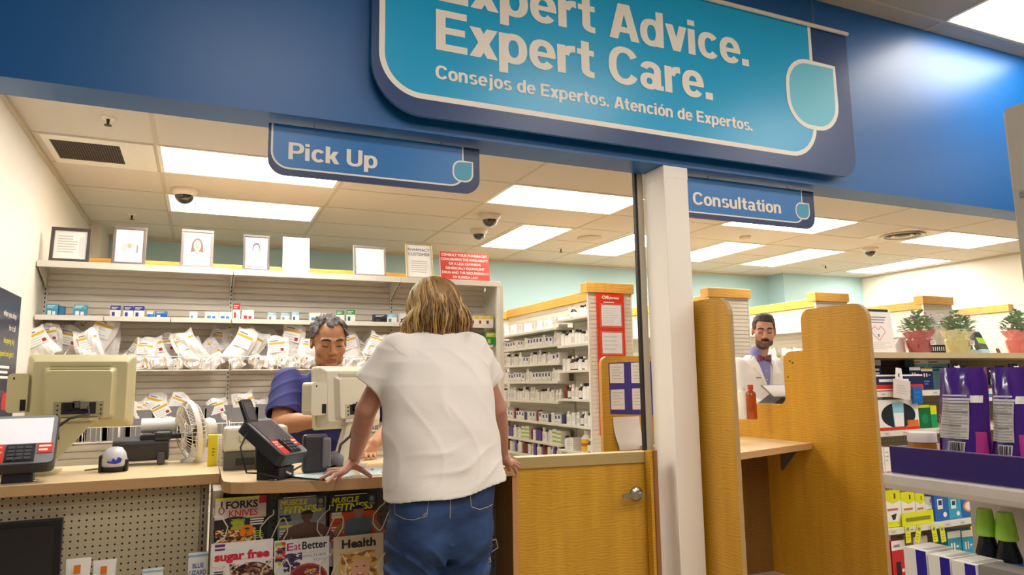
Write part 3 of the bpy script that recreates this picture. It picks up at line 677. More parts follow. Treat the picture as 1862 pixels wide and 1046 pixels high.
onshelf(585, 606, 570, PWHITE, art2(PWHITE, INK), 'plain white box hidden behind the clerk hair')
onshelf(611, 626, 565, PWHITE, art2(GRN, C('#1f6d5a', .45)), 'white box with green mark, left one beside the clerk hair')
onshelf(630, 646, 564, PWHITE, art2(GRN, C('#1f6d5a', .45)), 'white box with green mark, right one beside the clerk hair')
onshelf(680, 704, 572, C('#23252b', .4), art2(C('#3b4658', .45), C('#3b4658', .45)), 'black flat box on the middle shelf left of the shopper head')
onshelf(704, 721, 571, PWHITE, art2(LBLUE, C('#2c8f96', .45)), 'white and turquoise box next to the black flat box')
onshelf(727, 738, 570, PWHITE, art2(PWHITE, NAVYB), 'white box with small indigo diamond at the shopper head')
for i, (a, c) in enumerate(((842, 856), (856, 869), (869, 882), (882, 897))): onshelf(a, c, 574, PWHITE, art2(C('#e9cf3e', .45), REDL), 'yellow topped white box, %s from the left beside the shopper hair' % ORD[i])
carton('medicine_box', 'green and yellow box on the lower shelf at the right end, by the shopper shoulder', 'box', Vector((PY(893, 620, SY2).x, SY2, PY(893, 627, SY2).z)), 0.09, PY(893, 605, SY2).z - PY(893, 627, SY2).z, 0.06, GRN, art2(C('#c4d83a', .45), C('#c4d83a', .45)))
b = MB(); zz = PY(893, 627.5, SY2).z; b.box(cuts[2] + 0.05, SY + 0.06, zz - 0.02, SX1 - 0.05, SB - 0.03, zz - 0.001, STEEL); b.build('lower_shelf', bk)
# ---- framed pictures and notices along the top
def frame_(name, label, cat, corners, rim, rimmat, art, lean=-0.17, glass=0.0, stand=True):
    (tlx, tly), (trx, try_), (blx, bly), (brx, bry) = corners
    y = SY + 0.05; bl = PY(blx, bly, y); br = PY(brx, bry, y); w = br.x - bl.x; 
    z0 = Z1 + 0.001; hh = ((PY(tlx, tly, y + 0.04).z + PY(trx, try_, y + 0.04).z) / 2 - z0) / math.cos(lean)
    t = thing(name, label, cat, ((bl.x + br.x) / 2, y, z0)); c = ((bl.x + br.x) / 2, y, z0)
    if rim:
        b = MB().at(c, 0, lean)
        for (a0, c0, a1, c1) in ((-w / 2, 0, w / 2, rim), (-w / 2, hh - rim, w / 2, hh), (-w / 2, rim, -w / 2 + rim, hh - rim), (w / 2 - rim, rim, w / 2, hh - rim)): b.box(a0, -0.009, c0, a1, 0.012, c1, rimmat)
        b.build('frame', t, bevel=0.003)
    b = MB().at(c, 0, lean); b.box(-w / 2 + rim * .8, -0.002 if rim else 0, rim * .8, w / 2 - rim * .8, 0.006, hh - rim * .8, PWHITE)
    b.M = b.M @ Matrix.Translation((0, -0.0025, rim)); art(b, w - 2 * rim, hh - 2 * rim); b.build('picture' if rim else 'sheet', t)
    if stand:
        b = MB(); b.prism([(y + 0.012, z0), (y + 0.11, z0), (y + 0.06, z0 + hh * .45)], c[0] - 0.02, c[0] + 0.02, BLACK, 'YZ'); b.build('easel_back', t)
    return t
FR = C('#7d6f68', 0.35, 0.3); FR2 = C('#5a4f4a', 0.3, 0.4); FR3 = C('#a39c95', 0.3, 0.4); GOLD = C('#c2b184', 0.35, 0.5); DIM = C('#bdb6b2', 0.6); SK = C('#c79a83', 0.6); SKL = C('#c2957f', 0.6); HAIRB = C('#4a3a34', 0.7)
def cert(b, w, h):
    lines(b, -w * .4, h * .2, w * .3, h * .85, 7, DIM, 1, .3, 3); b.rect(w * .28, h * .1, w * .42, h * .8, C('#d8d3cf', .6), 1)
def smallportrait(b, w, h):
    b.rect(-w * .28, h * .28, w * .34, h * .58, C('#bdb8b4', .6), 1); b.disc(0, h * .5, w * .07, h * .07, SK, 2); b.poly([(-w * .16, h * .28), (w * .16, h * .28), (w * .08, h * .42), (-w * .08, h * .42)], LBL, 3); b.rect(w * .26, h * .3, w * .32, h * .52, INK, 3)
def portrait(fh, fs, tie):
    def f(b, w, h):
        b.rect(-w / 2, 0, w / 2, h, C('#e2e2e4', .5), 1)
        b.disc(0, h * .64, w * .19, h * .2, fh, 2)
        if not tie: b.poly([(-w * .25, h * .34), (w * .25, h * .34), (w * .2, h * .7), (-w * .2, h * .7)], fh, 2)
        b.disc(0, h * .60, w * .145, h * .17, fs, 3); b.rect(-w * .06, h * .36, w * .06, h * .46, fs, 3)
        for q in (-1, 1): b.disc(q * w * .06, h * .63, w * .022, h * .012, HAIRB, 4, 8)
        b.rect(-w * .04, h * .53, w * .04, h * .545, C('#9a5b52', .6), 4)
        b.poly([(-w * .42, h * .12), (w * .42, h * .12), (w * .36, h * .34), (w * .1, h * .42), (0, h * .3), (-w * .1, h * .42), (-w * .36, h * .34)], LBL, 4)
        if tie: b.poly([(-w * .03, h * .32), (w * .03, h * .32), (w * .045, h * .16), (0, h * .12), (-w * .045, h * .16)], INK, 5); lines(b, -w * .4, h * .02, w * .4, h * .1, 2, REDL, 5, .4); 
    return f
def noticetext(b, w, h):
    b.text('PHARMACY', 0, h * .80, h * .09, C('#3a3634', .6), w * .92, 2, 0.0, align='C') if False else b.text('PHARMACY', -w * .46, h * .80, h * .09, C('#3a3634', .6), w * .92, 2)
    b.text('CUSTOMER', -w * .46, h * .66, h * .09, C('#3a3634', .6), w * .92, 2); lines(b, -w * .36, h * .12, w * .38, h * .52, 6, DIM, 1, .3, 5)
def redtext(b, w, h):
    b.rect(-w / 2, 0, w / 2, h, C('#c23a34', .45), 1)
    for i, (s, q) in enumerate((('CONSULT YOUR PHARMACIST', .94), ('CONCERNING THE AVAILABILITY', .97), ('OF A LESS EXPENSIVE', .66), ('GENERICALLY EQUIVALENT', .8), ('DRUG AND THE REQUIREMENTS', .95), ('OF FLORIDA LAW.', .52))):
        b.text(s, -w * q / 2, h * (.85 - .155 * i), h * .085, LETTER, w * q, 3, 0.02)
frame_('framed_certificate', 'wide dark framed certificate at the left end of the top shelf', 'picture frame', [(84, 409), (161, 420), (88, 472), (162, 475)], 0.022, FR2, cert)
frame_('framed_portrait', 'framed portrait with a tiny figure in the middle of its white sheet', 'picture frame', [(192, 406), (257, 418), (202, 476), (264, 480)], 0.02, FR, smallportrait)
frame_('framed_portrait', 'framed portrait of a long-haired woman in white coat', 'picture frame', [(319, 414), (384, 422), (327, 482), (387, 484)], 0.02, FR, portrait(C('#6a5248', .7), SKL, False))
frame_('framed_portrait', 'framed portrait of a man in white coat and tie, right of the woman portrait', 'picture frame', [(430, 423), (480, 432), (441, 486), (490, 490)], 0.017, FR2, portrait(HAIRB, SK, True))
frame_('notice_sheet', 'blank white unframed sheet leaning on the top shelf', 'notice', [(506, 429), (555, 434), (514, 491), (563, 493)], 0, None, lambda b, w, h: None)
frame_('framed_notice', 'silver framed blank notice between the white sheet and the gold frame', 'picture frame', [(647, 450), (706, 447), (643, 496), (702, 498)], 0.016, FR3, lambda b, w, h: None)
frame_('framed_notice', 'gold framed notice headed PHARMACY CUSTOMER above the shopper head', 'picture frame', [(734, 441), (785, 444), (739, 499), (788, 502)], 0.013, GOLD, noticetext)
frame_('notice_plate', 'red notice with white capital letters at the right end of the top shelf', 'notice', [(796, 457), (885, 462), (802, 502), (891, 505)], 0, None, redtext)
# dark poster on the left wall
pa, pb = PX(37, 541, XL), PX(24, 757, XL)
t = thing('wall_poster', 'navy poster with white and yellow writing and a red badge on the left wall', 'poster', (XL + 0.004, pa.y - 0.35, pb.z))
b = MB().at((XL + 0.006, pa.y, pb.z), PI / 2); ww, hh = 0.75, pa.z - pb.z
# facing +X : u runs towards +Y when rotated a quarter turn
b.box(-ww, 0, 0, 0, 0.004, hh, C('#262a44', 0.3)); b.build('sheet', t)
b = MB().at((XL + 0.006, pa.y, pb.z), PI / 2)
for i, (s, m) in enumerate((('when you shop', LETTER), ('for it all', LETTER), ('shopping day', C('#d8d429', .5)), ('spend and get it', C('#d8d429', .5)))):
    b.text(s, -0.09, hh * (.80 - .105 * i), 0.034, m, None, 3, 0.01, align='R'); b.build('lettering', t); b = MB().at((XL + 0.006, pa.y, pb.z), PI / 2)
lines(b, -.4, hh * .30, -.1, hh * .42, 3, LETTER, 2, .5, 4); b.build('fine_print', t); b = MB().at((XL + 0.006, pa.y, pb.z), PI / 2); b.poly([(u - 0.055, v * 1 + hh * .02) for u, v in rrect(-.22, .03, 0, hh * .18, .02)], C('#c8281e', .4), 2)
b.rect(-.10, hh * .06, -.085, hh * .17, LETTER, 4); b.rect(-.16, hh * .06, -.14, hh * .17, LETTER, 4)
b.build('red_badge', t); b = MB().at((XL + 0.006, pa.y, pb.z), PI / 2); b.rect(-.12, hh * .22, -.09, hh * .30, C('#b9b4ae', .4), 3); b.build('pictogram', t)
# ================================================================ pick-up counters
CT = 0.90
PEG = pegboard('pegboard_panel', '#c6b899', ox=0.0, oz=0.006); PEGD = pegboard('pegboard_dark', '#54504d', r=0.14)
LX1 = 0.088
t = thing('counter', 'left pick-up counter with pale laminate top over a beige pegboard front', 'counter', (-0.55, 3.5, 0))
b = MB(); b.box(XL + .006, 3.20, CT - 0.04, LX1, 3.86, CT, LAMINATE); b.build('worktop', t)
b = MB(); b.box(XL + .006, 3.197, CT - 0.0395, LX1 + 0.001, 3.1995, CT - 0.0005, EDGE); b.build('edge_band', t)
b = MB(); b.box(XL + .006, 3.278, 0.05, 0.02, 3.29, CT - 0.041, PEG); b.build('pegboard_front', t)
b = MB(); b.box(0.022, 3.272, 0.0, 0.052, 3.30, CT - 0.041, C('#a89a82', .45))
for k in range(30): b.box(0.030, 3.2712, 0.06 + k * 0.0262, 0.036, 3.2722, 0.076 + k * 0.0262, BLACK)
b.build('slotted_upright', t)
b = MB(); b.box(XL + .006, 3.30, 0, 0.05, 3.84, CT - 0.041, C('#a3947c', .6)); b.build('cabinet', t)
b = MB(); b.box(XL + .006, 3.06, 0.395, 0.02, 3.277, 0.40, GREIGE); b.build('product_ledge', t)
# bow-fronted counter with the magazines
t = thing('counter', 'bow-fronted pick-up counter with magazine racks, where the shopper leans', 'counter', (0.68, 3.2, 0))
mc = t
crv = [(0.092, 3.02), (0.096, 2.93), (0.12, 2.885), (0.165, 2.855), (0.28, 2.815), (0.45, 2.775), (0.65, 2.752), (0.85, 2.752), (1.05, 2.775), (1.262, 2.825)]
b = MB(); b.prism(crv + [(1.262, 3.43), (0.092, 3.43)], CT - 0.041, CT, LAMINATE, 'XY', sides=EDGE); b.build('worktop', t)
b = MB(); b.box(0.105, 3.02, 0.04, 1.24, 3.032, CT - 0.042, PEGD); b.build('pegboard_front', t)
b = MB(); b.box(0.062, 3.0, 0, 0.10, 3.43, CT - 0.042, C('#a89a82', .5)); b.build('left_end_panel', t)
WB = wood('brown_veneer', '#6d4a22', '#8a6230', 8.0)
b = MB(); b.box(1.241, 2.835, 0, 1.262, 3.43, CT - 0.042, WB); b.build('right_end_panel', t)
b = MB(); b.box(1.240, 2.832, 0, 1.263, 2.8349, CT - 0.042, C('#c08a58', .45)); b.build('edge_band', t)
b = MB(); b.box(0.10, 3.033, 0, 1.24, 3.42, CT - 0.042, C('#5f564c', .7)); b.build('cabinet', t)
# ---- magazines
PINK = C('#c8a79c', .6); SKIN_P = C('#6b4a3c', .5); ORNG = C('#d8672a', .5); SILV = C('#b9bcc2', .5); BLKP = C('#1b1a1c', .4); YELP = C('#dfe21e', .45); REDP = C('#c9152f', .45); LEAFG = C('#a9b52b', .5); MAG = C('#b3167a', .45); PLUM = C('#6e2a78', .45)
def mag(label, pl, pr, y, art, base, q=.66):
    a = PY(pl[0], pl[1], y); c = PY(pr[0], pr[1], y); w = c.x - a.x; h = 0.275; z = (a.z + c.z) / 2 - h
    t = MB().at(((a.x + c.x) / 2, y, z), 0, -0.06); t.box(-w / 2, 0, 0, w / 2, 0.006, h, base); t.rect(-w / 2, 0, w / 2, h * (1 - q), DIM, .5); t.M = t.M @ Matrix.Translation((0, 0, h * (1 - q))) @ Matrix.Diagonal((1, 1, q, 1)); art(t, w, h)
    return tag(t.build('magazine'), label, 'magazine', 'magazines in the counter racks')
def speck(b, u0, v0, u1, v1, n, mats, s, k, seed):
    r = random.Random(seed)
    for i in range(n):
        u, v = r.uniform(u0, u1), r.uniform(v0, v1); a = r.uniform(0, 3); q = s * r.uniform(.5, 1.3)
        b.poly([(min(max(u + q * math.cos(a + j * 1.57) * (1 if j % 2 else .5), u0), u1), min(max(v + q * math.sin(a + j * 1.57) * (1 if j % 2 else .5), v0), v1)) for j in range(4)], r.choice(mats), k + i * 0.02)
def person_print(b, cx, z0, s, skin, top, armsout):
    b.poly([(cx - .17 * s, z0), (cx + .17 * s, z0), (cx + .26 * s, z0 + .42 * s), (cx + .1 * s, z0 + .5 * s), (cx - .1 * s, z0 + .5 * s), (cx - .26 * s, z0 + .42 * s)], top, 3)
    for q in (-1, 1):
        b.poly([(cx + q * .2 * s, z0 + .46 * s), (cx + q * .3 * s, z0 + .38 * s), (cx + q * (.44 if armsout else .38) * s, z0 + .12 * s), (cx + q * (.36 if armsout else .2) * s, z0 + .02 * s), (cx + q * .28 * s, z0 + .1 * s), (cx + q * .2 * s, z0 + .28 * s)], skin, 4)
    b.rect(cx - .05 * s, z0 + .48 * s, cx + .05 * s, z0 + .56 * s, skin, 4); b.disc(cx, z0 + .65 * s, .085 * s, .115 * s, skin, 5)
    b.poly([(cx + .09 * s * math.cos(math.radians(a)), z0 + .69 * s + .085 * s * math.sin(math.radians(a))) for a in range(0, 181, 20)], BLKP, 6)
def m_forks(b, w, h):
    b.rect(-w / 2, 0, w / 2, h, BLKP, 1); b.rect(-w / 2, h * .56, w * .46, h, C('#d8c4b8', .5), 2); b.rect(-w / 2, h * .955, w * .34, h, YELP, 3)
    b.rect(w * .32, h * .84, w * .46, h, REDP, 3); b.text('FORKS', -w * .30, h * .775, h * .15, BLKP, w * .60, 4, .03); b.text('KNIVES', -w * .24, h * .61, h * .135, C('#cf2418', .45), w * .54, 4, .015)
    b.disc(-w * .38, h * .74, w * .055, h * .075, BLKP, 4); b.disc(-w * .38, h * .74, w * .038, h * .06, C('#d8c4b8', .5), 5); b.rect(-w * .395, h * .82, -w * .365, h * .93, BLKP, 4)
    b.disc(-w * .12, h * .33, w * .40, h * .28, C('#26201c', .5), 3)
    speck(b, -w * .48, h * .02, w * .28, h * .36, 130, [C('#e0b468', .5), C('#f08a1c', .5), C('#f0d8a8', .5), C('#8a4416', .5)], .011, 4, 1)
    speck(b, -w * .20, h * .34, w * .06, h * .56, 24, [LEAFG, C('#8da326', .5)], .022, 7, 2); speck(b, -w * .02, h * .2, w * .22, h * .42, 30, [C('#ff8c0a', .5)], .016, 8, 3)
    lines(b, w * .16, h * .40, w * .44, h * .55, 3, LETTER, 5, .6, 5); lines(b, w * .22, h * .12, w * .44, h * .3, 4, YELP, 5, .4, 6)
def m_fit(bg, person_x, skin, top, extra):
    def f(b, w, h):
        b.rect(-w / 2, 0, w / 2, h, bg, 1); b.rect(-w / 2, h * .955, w / 2, h, BLKP, 2); lines(b, -w * .4, h * .965, w * .3, h * .99, 1, LETTER, 3, .6, 2)
        b.text('MUSCLE', -w * .46, h * .82, h * .115, YELP, w * .56, 4, .03, shear=.15); b.text('&', -w * .47, h * .76, h * .05, YELP, None, 4, .02); b.text('FITNESS', -w * .38, h * .645, h * .155, YELP, w * .78, 4, .03, shear=.15)
        b.rect(w * .30, h * .72, w * .47, h * .97, C('#3a3a40', .4), 5); b.disc(w * .385, h * .86, w * .05, h * .06, C('#8a8f98', .4), 6); b.rect(w * .33, h * .74, w * .44, h * .78, C('#9a8f58', .4), 6)
        if extra: b.rect(-w / 2, 0, w / 2, h * .6, C('#c24a1c', .45), 2)
        person_print(b, person_x * w, -h * .05 if not extra else 0, h * .95, skin, top, True)
        lines(b, -w * .46, h * .48, -w * .16, h * .62, 2, C('#20242c', .45) if not extra else C('#e9e4da', .45), 3, .8, 7); b.rect(-w * .46, h * .36, -w * .2, h * .40, YELP if not extra else REDP, 3); lines(b, -w * .46, h * .1, -w * .2, h * .32, 4, LETTER, 3, .4, 8)
    return f
def m_sugar(b, w, h):
    b.rect(-w / 2, 0, w / 2, h, C('#e4ddda', .5), 1); b.text('sugar free', -w * .44, h * .66, h * .165, REDP, w * .88, 4, .045); b.rect(-w * .44, h * .93, -w * .28, h * .985, PLUM, 3); b.rect(-w * .44, h * .86, -w * .28, h * .90, PLUM, 3)
    lines(b, -w * .1, h * .64, w * .44, h * .67, 1, DIM, 3, .6, 3); b.text('119', -w * .42, h * .50, h * .07, DIM, None, 4); lines(b, -w * .44, h * .38, -w * .24, h * .47, 2, BLKP, 3, .5, 3)
    b.disc(w * .16, h * .22, w * .38, h * .36, C('#4a2418', .4), 3); speck(b, -w * .2, h * .3, w * .48, h * .58, 70, [C('#8a5a44', .5), C('#2b1410', .4), C('#c9a08a', .5)], .014, 4, 9); b.disc(w * .16, h * .16, w * .2, h * .16, C('#241010', .4), 8)
def m_eat(b, w, h):
    b.rect(-w / 2, 0, w / 2, h, C('#ded9d6', .5), 1); b.text('E', -w * .28, h * .78, h * .16, MAG, w * .12, 4, .01); b.text('at', -w * .15, h * .78, h * .16, MAG, w * .13, 4, .01); b.text('Better', w * .0, h * .78, h * .16, BLKP, w * .46, 4, .02)
    b.text('Recipes for a', w * .0, h * .70, h * .045, DIM, w * .44, 4); b.text('HEALTHIER', -w * .02, h * .61, h * .06, INK, w * .47, 4); b.text('YOU!', w * .2, h * .52, h * .055, INK, w * .22, 4)
    speck(b, -w * .49, h * .5, -w * .3, h * .97, 30, [C('#d23a24', .5), C('#a5b02a', .5), C('#3a2350', .5)], .018, 3, 10); speck(b, -w * .34, h * .35, w * .0, h * .72, 60, [C('#2c2140', .5), C('#4b3c66', .5)], .016, 4, 11)
    b.disc(w * .1, h * .15, w * .38, h * .34, C('#b24a42', .45), 5); b.disc(w * .1, h * .15, w * .34, h * .30, C('#7b2a2c', .45), 6); speck(b, w * .05, h * .1, w * .36, h * .38, 50, [C('#d8a63a', .5), C('#40305e', .5), C('#c97a5a', .5)], .012, 7, 12)
def m_health(b, w, h):
    b.rect(-w / 2, 0, w / 2, h, C('#c9b294', .5), 1); b.text('Health', -w * .34, h * .755, h * .18, C('#2a2019', .45), w * .68, 8, .03)
    HB = C('#d8a860', .5); b.disc(0, h * .34, w * .40, h * .36, HB, 2); b.disc(w * .04, h * .05, w * .38, h * .3, HB, 2); speck(b, -w * .36, h * .02, w * .38, h * .66, 60, [C('#b9803c', .5), C('#ecc98a', .5), C('#94602a', .5)], .02, 3, 13)
    b.disc(w * .03, h * .30, w * .19, h * .23, C('#d9a183', .5), 5); b.poly([(w * .03 + w * .21 * math.cos(math.radians(a)), h * .42 + h * .14 * math.sin(math.radians(a))) for a in range(20, 161, 20)], HB, 6)
    for q in (-1, 1): b.disc(w * .03 + q * w * .075, h * .345, w * .028, h * .012, C('#3a241c', .5), 7)
    b.poly([(-w * .05, h * .21), (w * .11, h * .21), (w * .08, h * .17), (w * .03, h * .155), (-w * .02, h * .17)], C('#b0403c', .5), 7); b.poly([(-w * .03, h * .207), (w * .09, h * .207), (w * .06, h * .185), (0, h * .185)], LBL, 8); b.rect(-w * .05, 0, w * .12, h * .1, C('#c98f72', .5), 4)
MY1, MY2 = 2.965, 2.915
mag('cooking magazine with a bowl of grain and orange shreds, top left of the rack', (392, 907), (489, 902), MY1, m_forks, BLKP)
mag('fitness magazine with a bare-chested man on silver, top middle of the rack', (507, 904), (594, 901), MY1, m_fit(C('#8e9299', .5), .1, SKIN_P, SKIN_P, False), BLKP)
mag('fitness magazine with a man in grey vest on orange, top right of the rack', (601, 899), (687, 897), MY1, m_fit(C('#26262b', .5), .1, C('#9a6a50', .5), C('#59636e', .5), True), BLKP)
mag('white dessert magazine with red title and chocolate cake, below the cooking magazine', (384, 993), (498, 980), MY2, m_sugar, PWHITE)
mag('white food magazine with berries and a red bowl, bottom middle of the rack', (500, 985), (600, 977), MY2, m_eat, PWHITE)
mag('tan magazine with a smiling blonde woman, bottom right of the rack', (608, 979), (699, 970), MY2, m_health, PWHITE)
rk = thing('magazine_rack', 'cream wire magazine rack with looped holders on the dark counter front', 'rack', (0.55, 2.95, 0.6))
WC = C('#d9cfb4', .4)
def loopwire(px, py, y, mirror):
    c = PY(px, py, y); s = 0.036; b = MB(); q = -1 if mirror else 1
    P = [(q * .0, .078), (q * .0, .062), (q * -.018, .05), (q * -.046, .02), (q * -.048, -.012), (q * -.034, -.034), (q * -.02, -.045), (q * -.008, -.034), (q * .012, .012), (q * .028, .044), (q * .04, .048), (q * .054, .02), (q * .052, -.012), (q * .034, -.045), (q * .01, -.06)]
    pts = [(c.x + u, y - 0.012 + 0.004 * math.sin(i), c.z + v) for i, (u, v) in enumerate(P)]; b.tube(pts, 0.0026, WC, 6); b.build('wire_holder', rk)
for px, py in ((496, 965), (598, 955), (698, 943)): loopwire(px, py, MY1 - 0.01, False)
for px, py in ((500, 1042), (603, 1035), (707, 1028)): loopwire(px, py, MY2 - 0.01, False)
b = MB(); 
for (px, py, y) in ((388, 955, MY1 - .01), (386, 1046, MY2 - .01)):
    c = PY(px, py, y); b = MB(); b.tube([(c.x - .002, y, c.z + .06), (c.x, y - .01, c.z + .03), (c.x + .03, y - .012, c.z + .025), (c.x + .05, y - .012, c.z - .01), (c.x + .04, y - .012, c.z - .05), (c.x + .0, y - .01, c.z - .07)], .0026, WC, 6); b.build('wire_holder', rk)
c = PY(668, 1000, 3.0)
b = MB(); b.box(0.11, 2.93, .44, .95, 3.018, .444, WC); b.build('magazine_ledge', rk)
for (px, py) in ((897, 1005), (884, 1030)):
    c = PY(px, py, 2.93); b = MB(); b.tube([(c.x - .03, 2.93, c.z + .05), (c.x + .01, 2.92, c.z + .055), (c.x + .018, 2.92, c.z + .02), (c.x - .02, 2.925, c.z - .0), (c.x - .03, 2.93, c.z - .12)], .0026, WC, 6); b.build('wire_holder', rk)
# ---- black screen leaning below the left counter
a = PY(-30, 951, 3.20); c = PY(114, 943, 3.20)
t = thing('display_screen', 'black glossy screen standing in front of the beige pegboard at far left', 'screen', ((a.x + c.x) / 2, 3.2, .40))
b = MB(); b.box(a.x, 3.20, c.z - 0.30, c.x, 3.235, c.z, C('#17151a', .35)); b.build('housing', t, bevel=.004)
b = MB(); b.box(a.x + .02, 3.197, c.z - 0.29, c.x - .022, 3.1995, c.z - .022, C('#08080c', .08, coat=.6)); b.build('glass', t)
b = MB(); b.box((a.x + c.x) / 2 - .1, 3.2, .4005, (a.x + c.x) / 2 + .1, 3.25, c.z - .30, BLACK); b.build('foot', t)
# ---- sunscreen on the ledge
def tube_pack(label, pl, pr):
    y = 3.12; a = PY(pl[0], pl[1], y); c = PY(pr[0], pr[1], y); w = c.x - a.x; zt = (a.z + c.z) / 2; z0 = 0.401; h = zt - z0; x = (a.x + c.x) / 2
    t = thing('sunscreen_tube', label, 'tube', (x, y, z0), group='sunscreen on the counter ledge')
    rings = []
    for q in [0, .06, .1, .3, .6, .85, .97, 1.0]:
        rw = w * (.36 if q < .08 else .40 + .1 * q); rd = (.018 * (1 - q) + .0016)
        rings.append([(x + rw * math.cos(i * PI / 8), y + rd * math.sin(i * PI / 8), z0 + h * q) for i in range(16)])
    b = MB(); b.loft(rings[2:], PWHITE); b.build('tube_body', t); b = MB(); b.loft(rings[:3], PWHITE); b.build('cap', t)
    b = MB().at((x, y - .011, z0), 0, .0); b.rect(-w * .14, h * .78, w * .12, h * .91, C('#e07a1c', .45), 12); lines(b, -w * .38, h * .68, w * .2, h * .74, 1, DIM, 8, .5); lines(b, -w * .3, h * .3, w * .25, h * .4, 1, INK, 6, .5); b.build('print', t)
tube_pack('white sunscreen tube with orange square, left of the two', (119, 1017), (167, 1014)); tube_pack('white sunscreen tube with orange square, right of the two', (169, 1020), (213, 1016))
def lizard(label, pl, pr, y):
    a = PY(pl[0], pl[1], y); c = PY(pr[0], pr[1], y); w = c.x - a.x; h = (a.z + c.z) / 2 - .401
    def art(b, w, h):
        B = C('#2a5aa6', .45); b.rect(-w / 2, h * .955, w / 2, h, C('#9cc2e6', .45), 1)
        b.text('BLUE', -w * .28, h - .05, .018, B, w * .56, 2, .02); b.text('LIZARD', -w * .42, h - .076, .018, B, w * .84, 2, .02); b.rect(-w * .36, h - .084, w * .4, h - .081, RED, 2)
        stroke(b, [(-w * .2, h - .10), (-w * .1, h - .118), (w * .1, h - .126), (w * .28, h - .115), (w * .3, h - .14)], .006, B, 2)
        for u, v in ((-w * .08, -.104), (w * .02, -.146), (w * .14, -.108), (w * .16, -.148)): stroke(b, [(w * .04, h - .123), (u, h + v)], .003, B, 2)
    carton('sunscreen_box', label, 'box', Vector(((a.x + c.x) / 2, y, .401)), w, h, .04, PWHITE, art, 'sunscreen on the counter ledge')
lizard('tall white sunscreen box with blue lizard, right under the magazine corner', (343, 1010), (379, 1007), 3.1); lizard('short white sunscreen box, only its top showing at the bottom edge', (259, 1039), (297, 1036), 3.1)
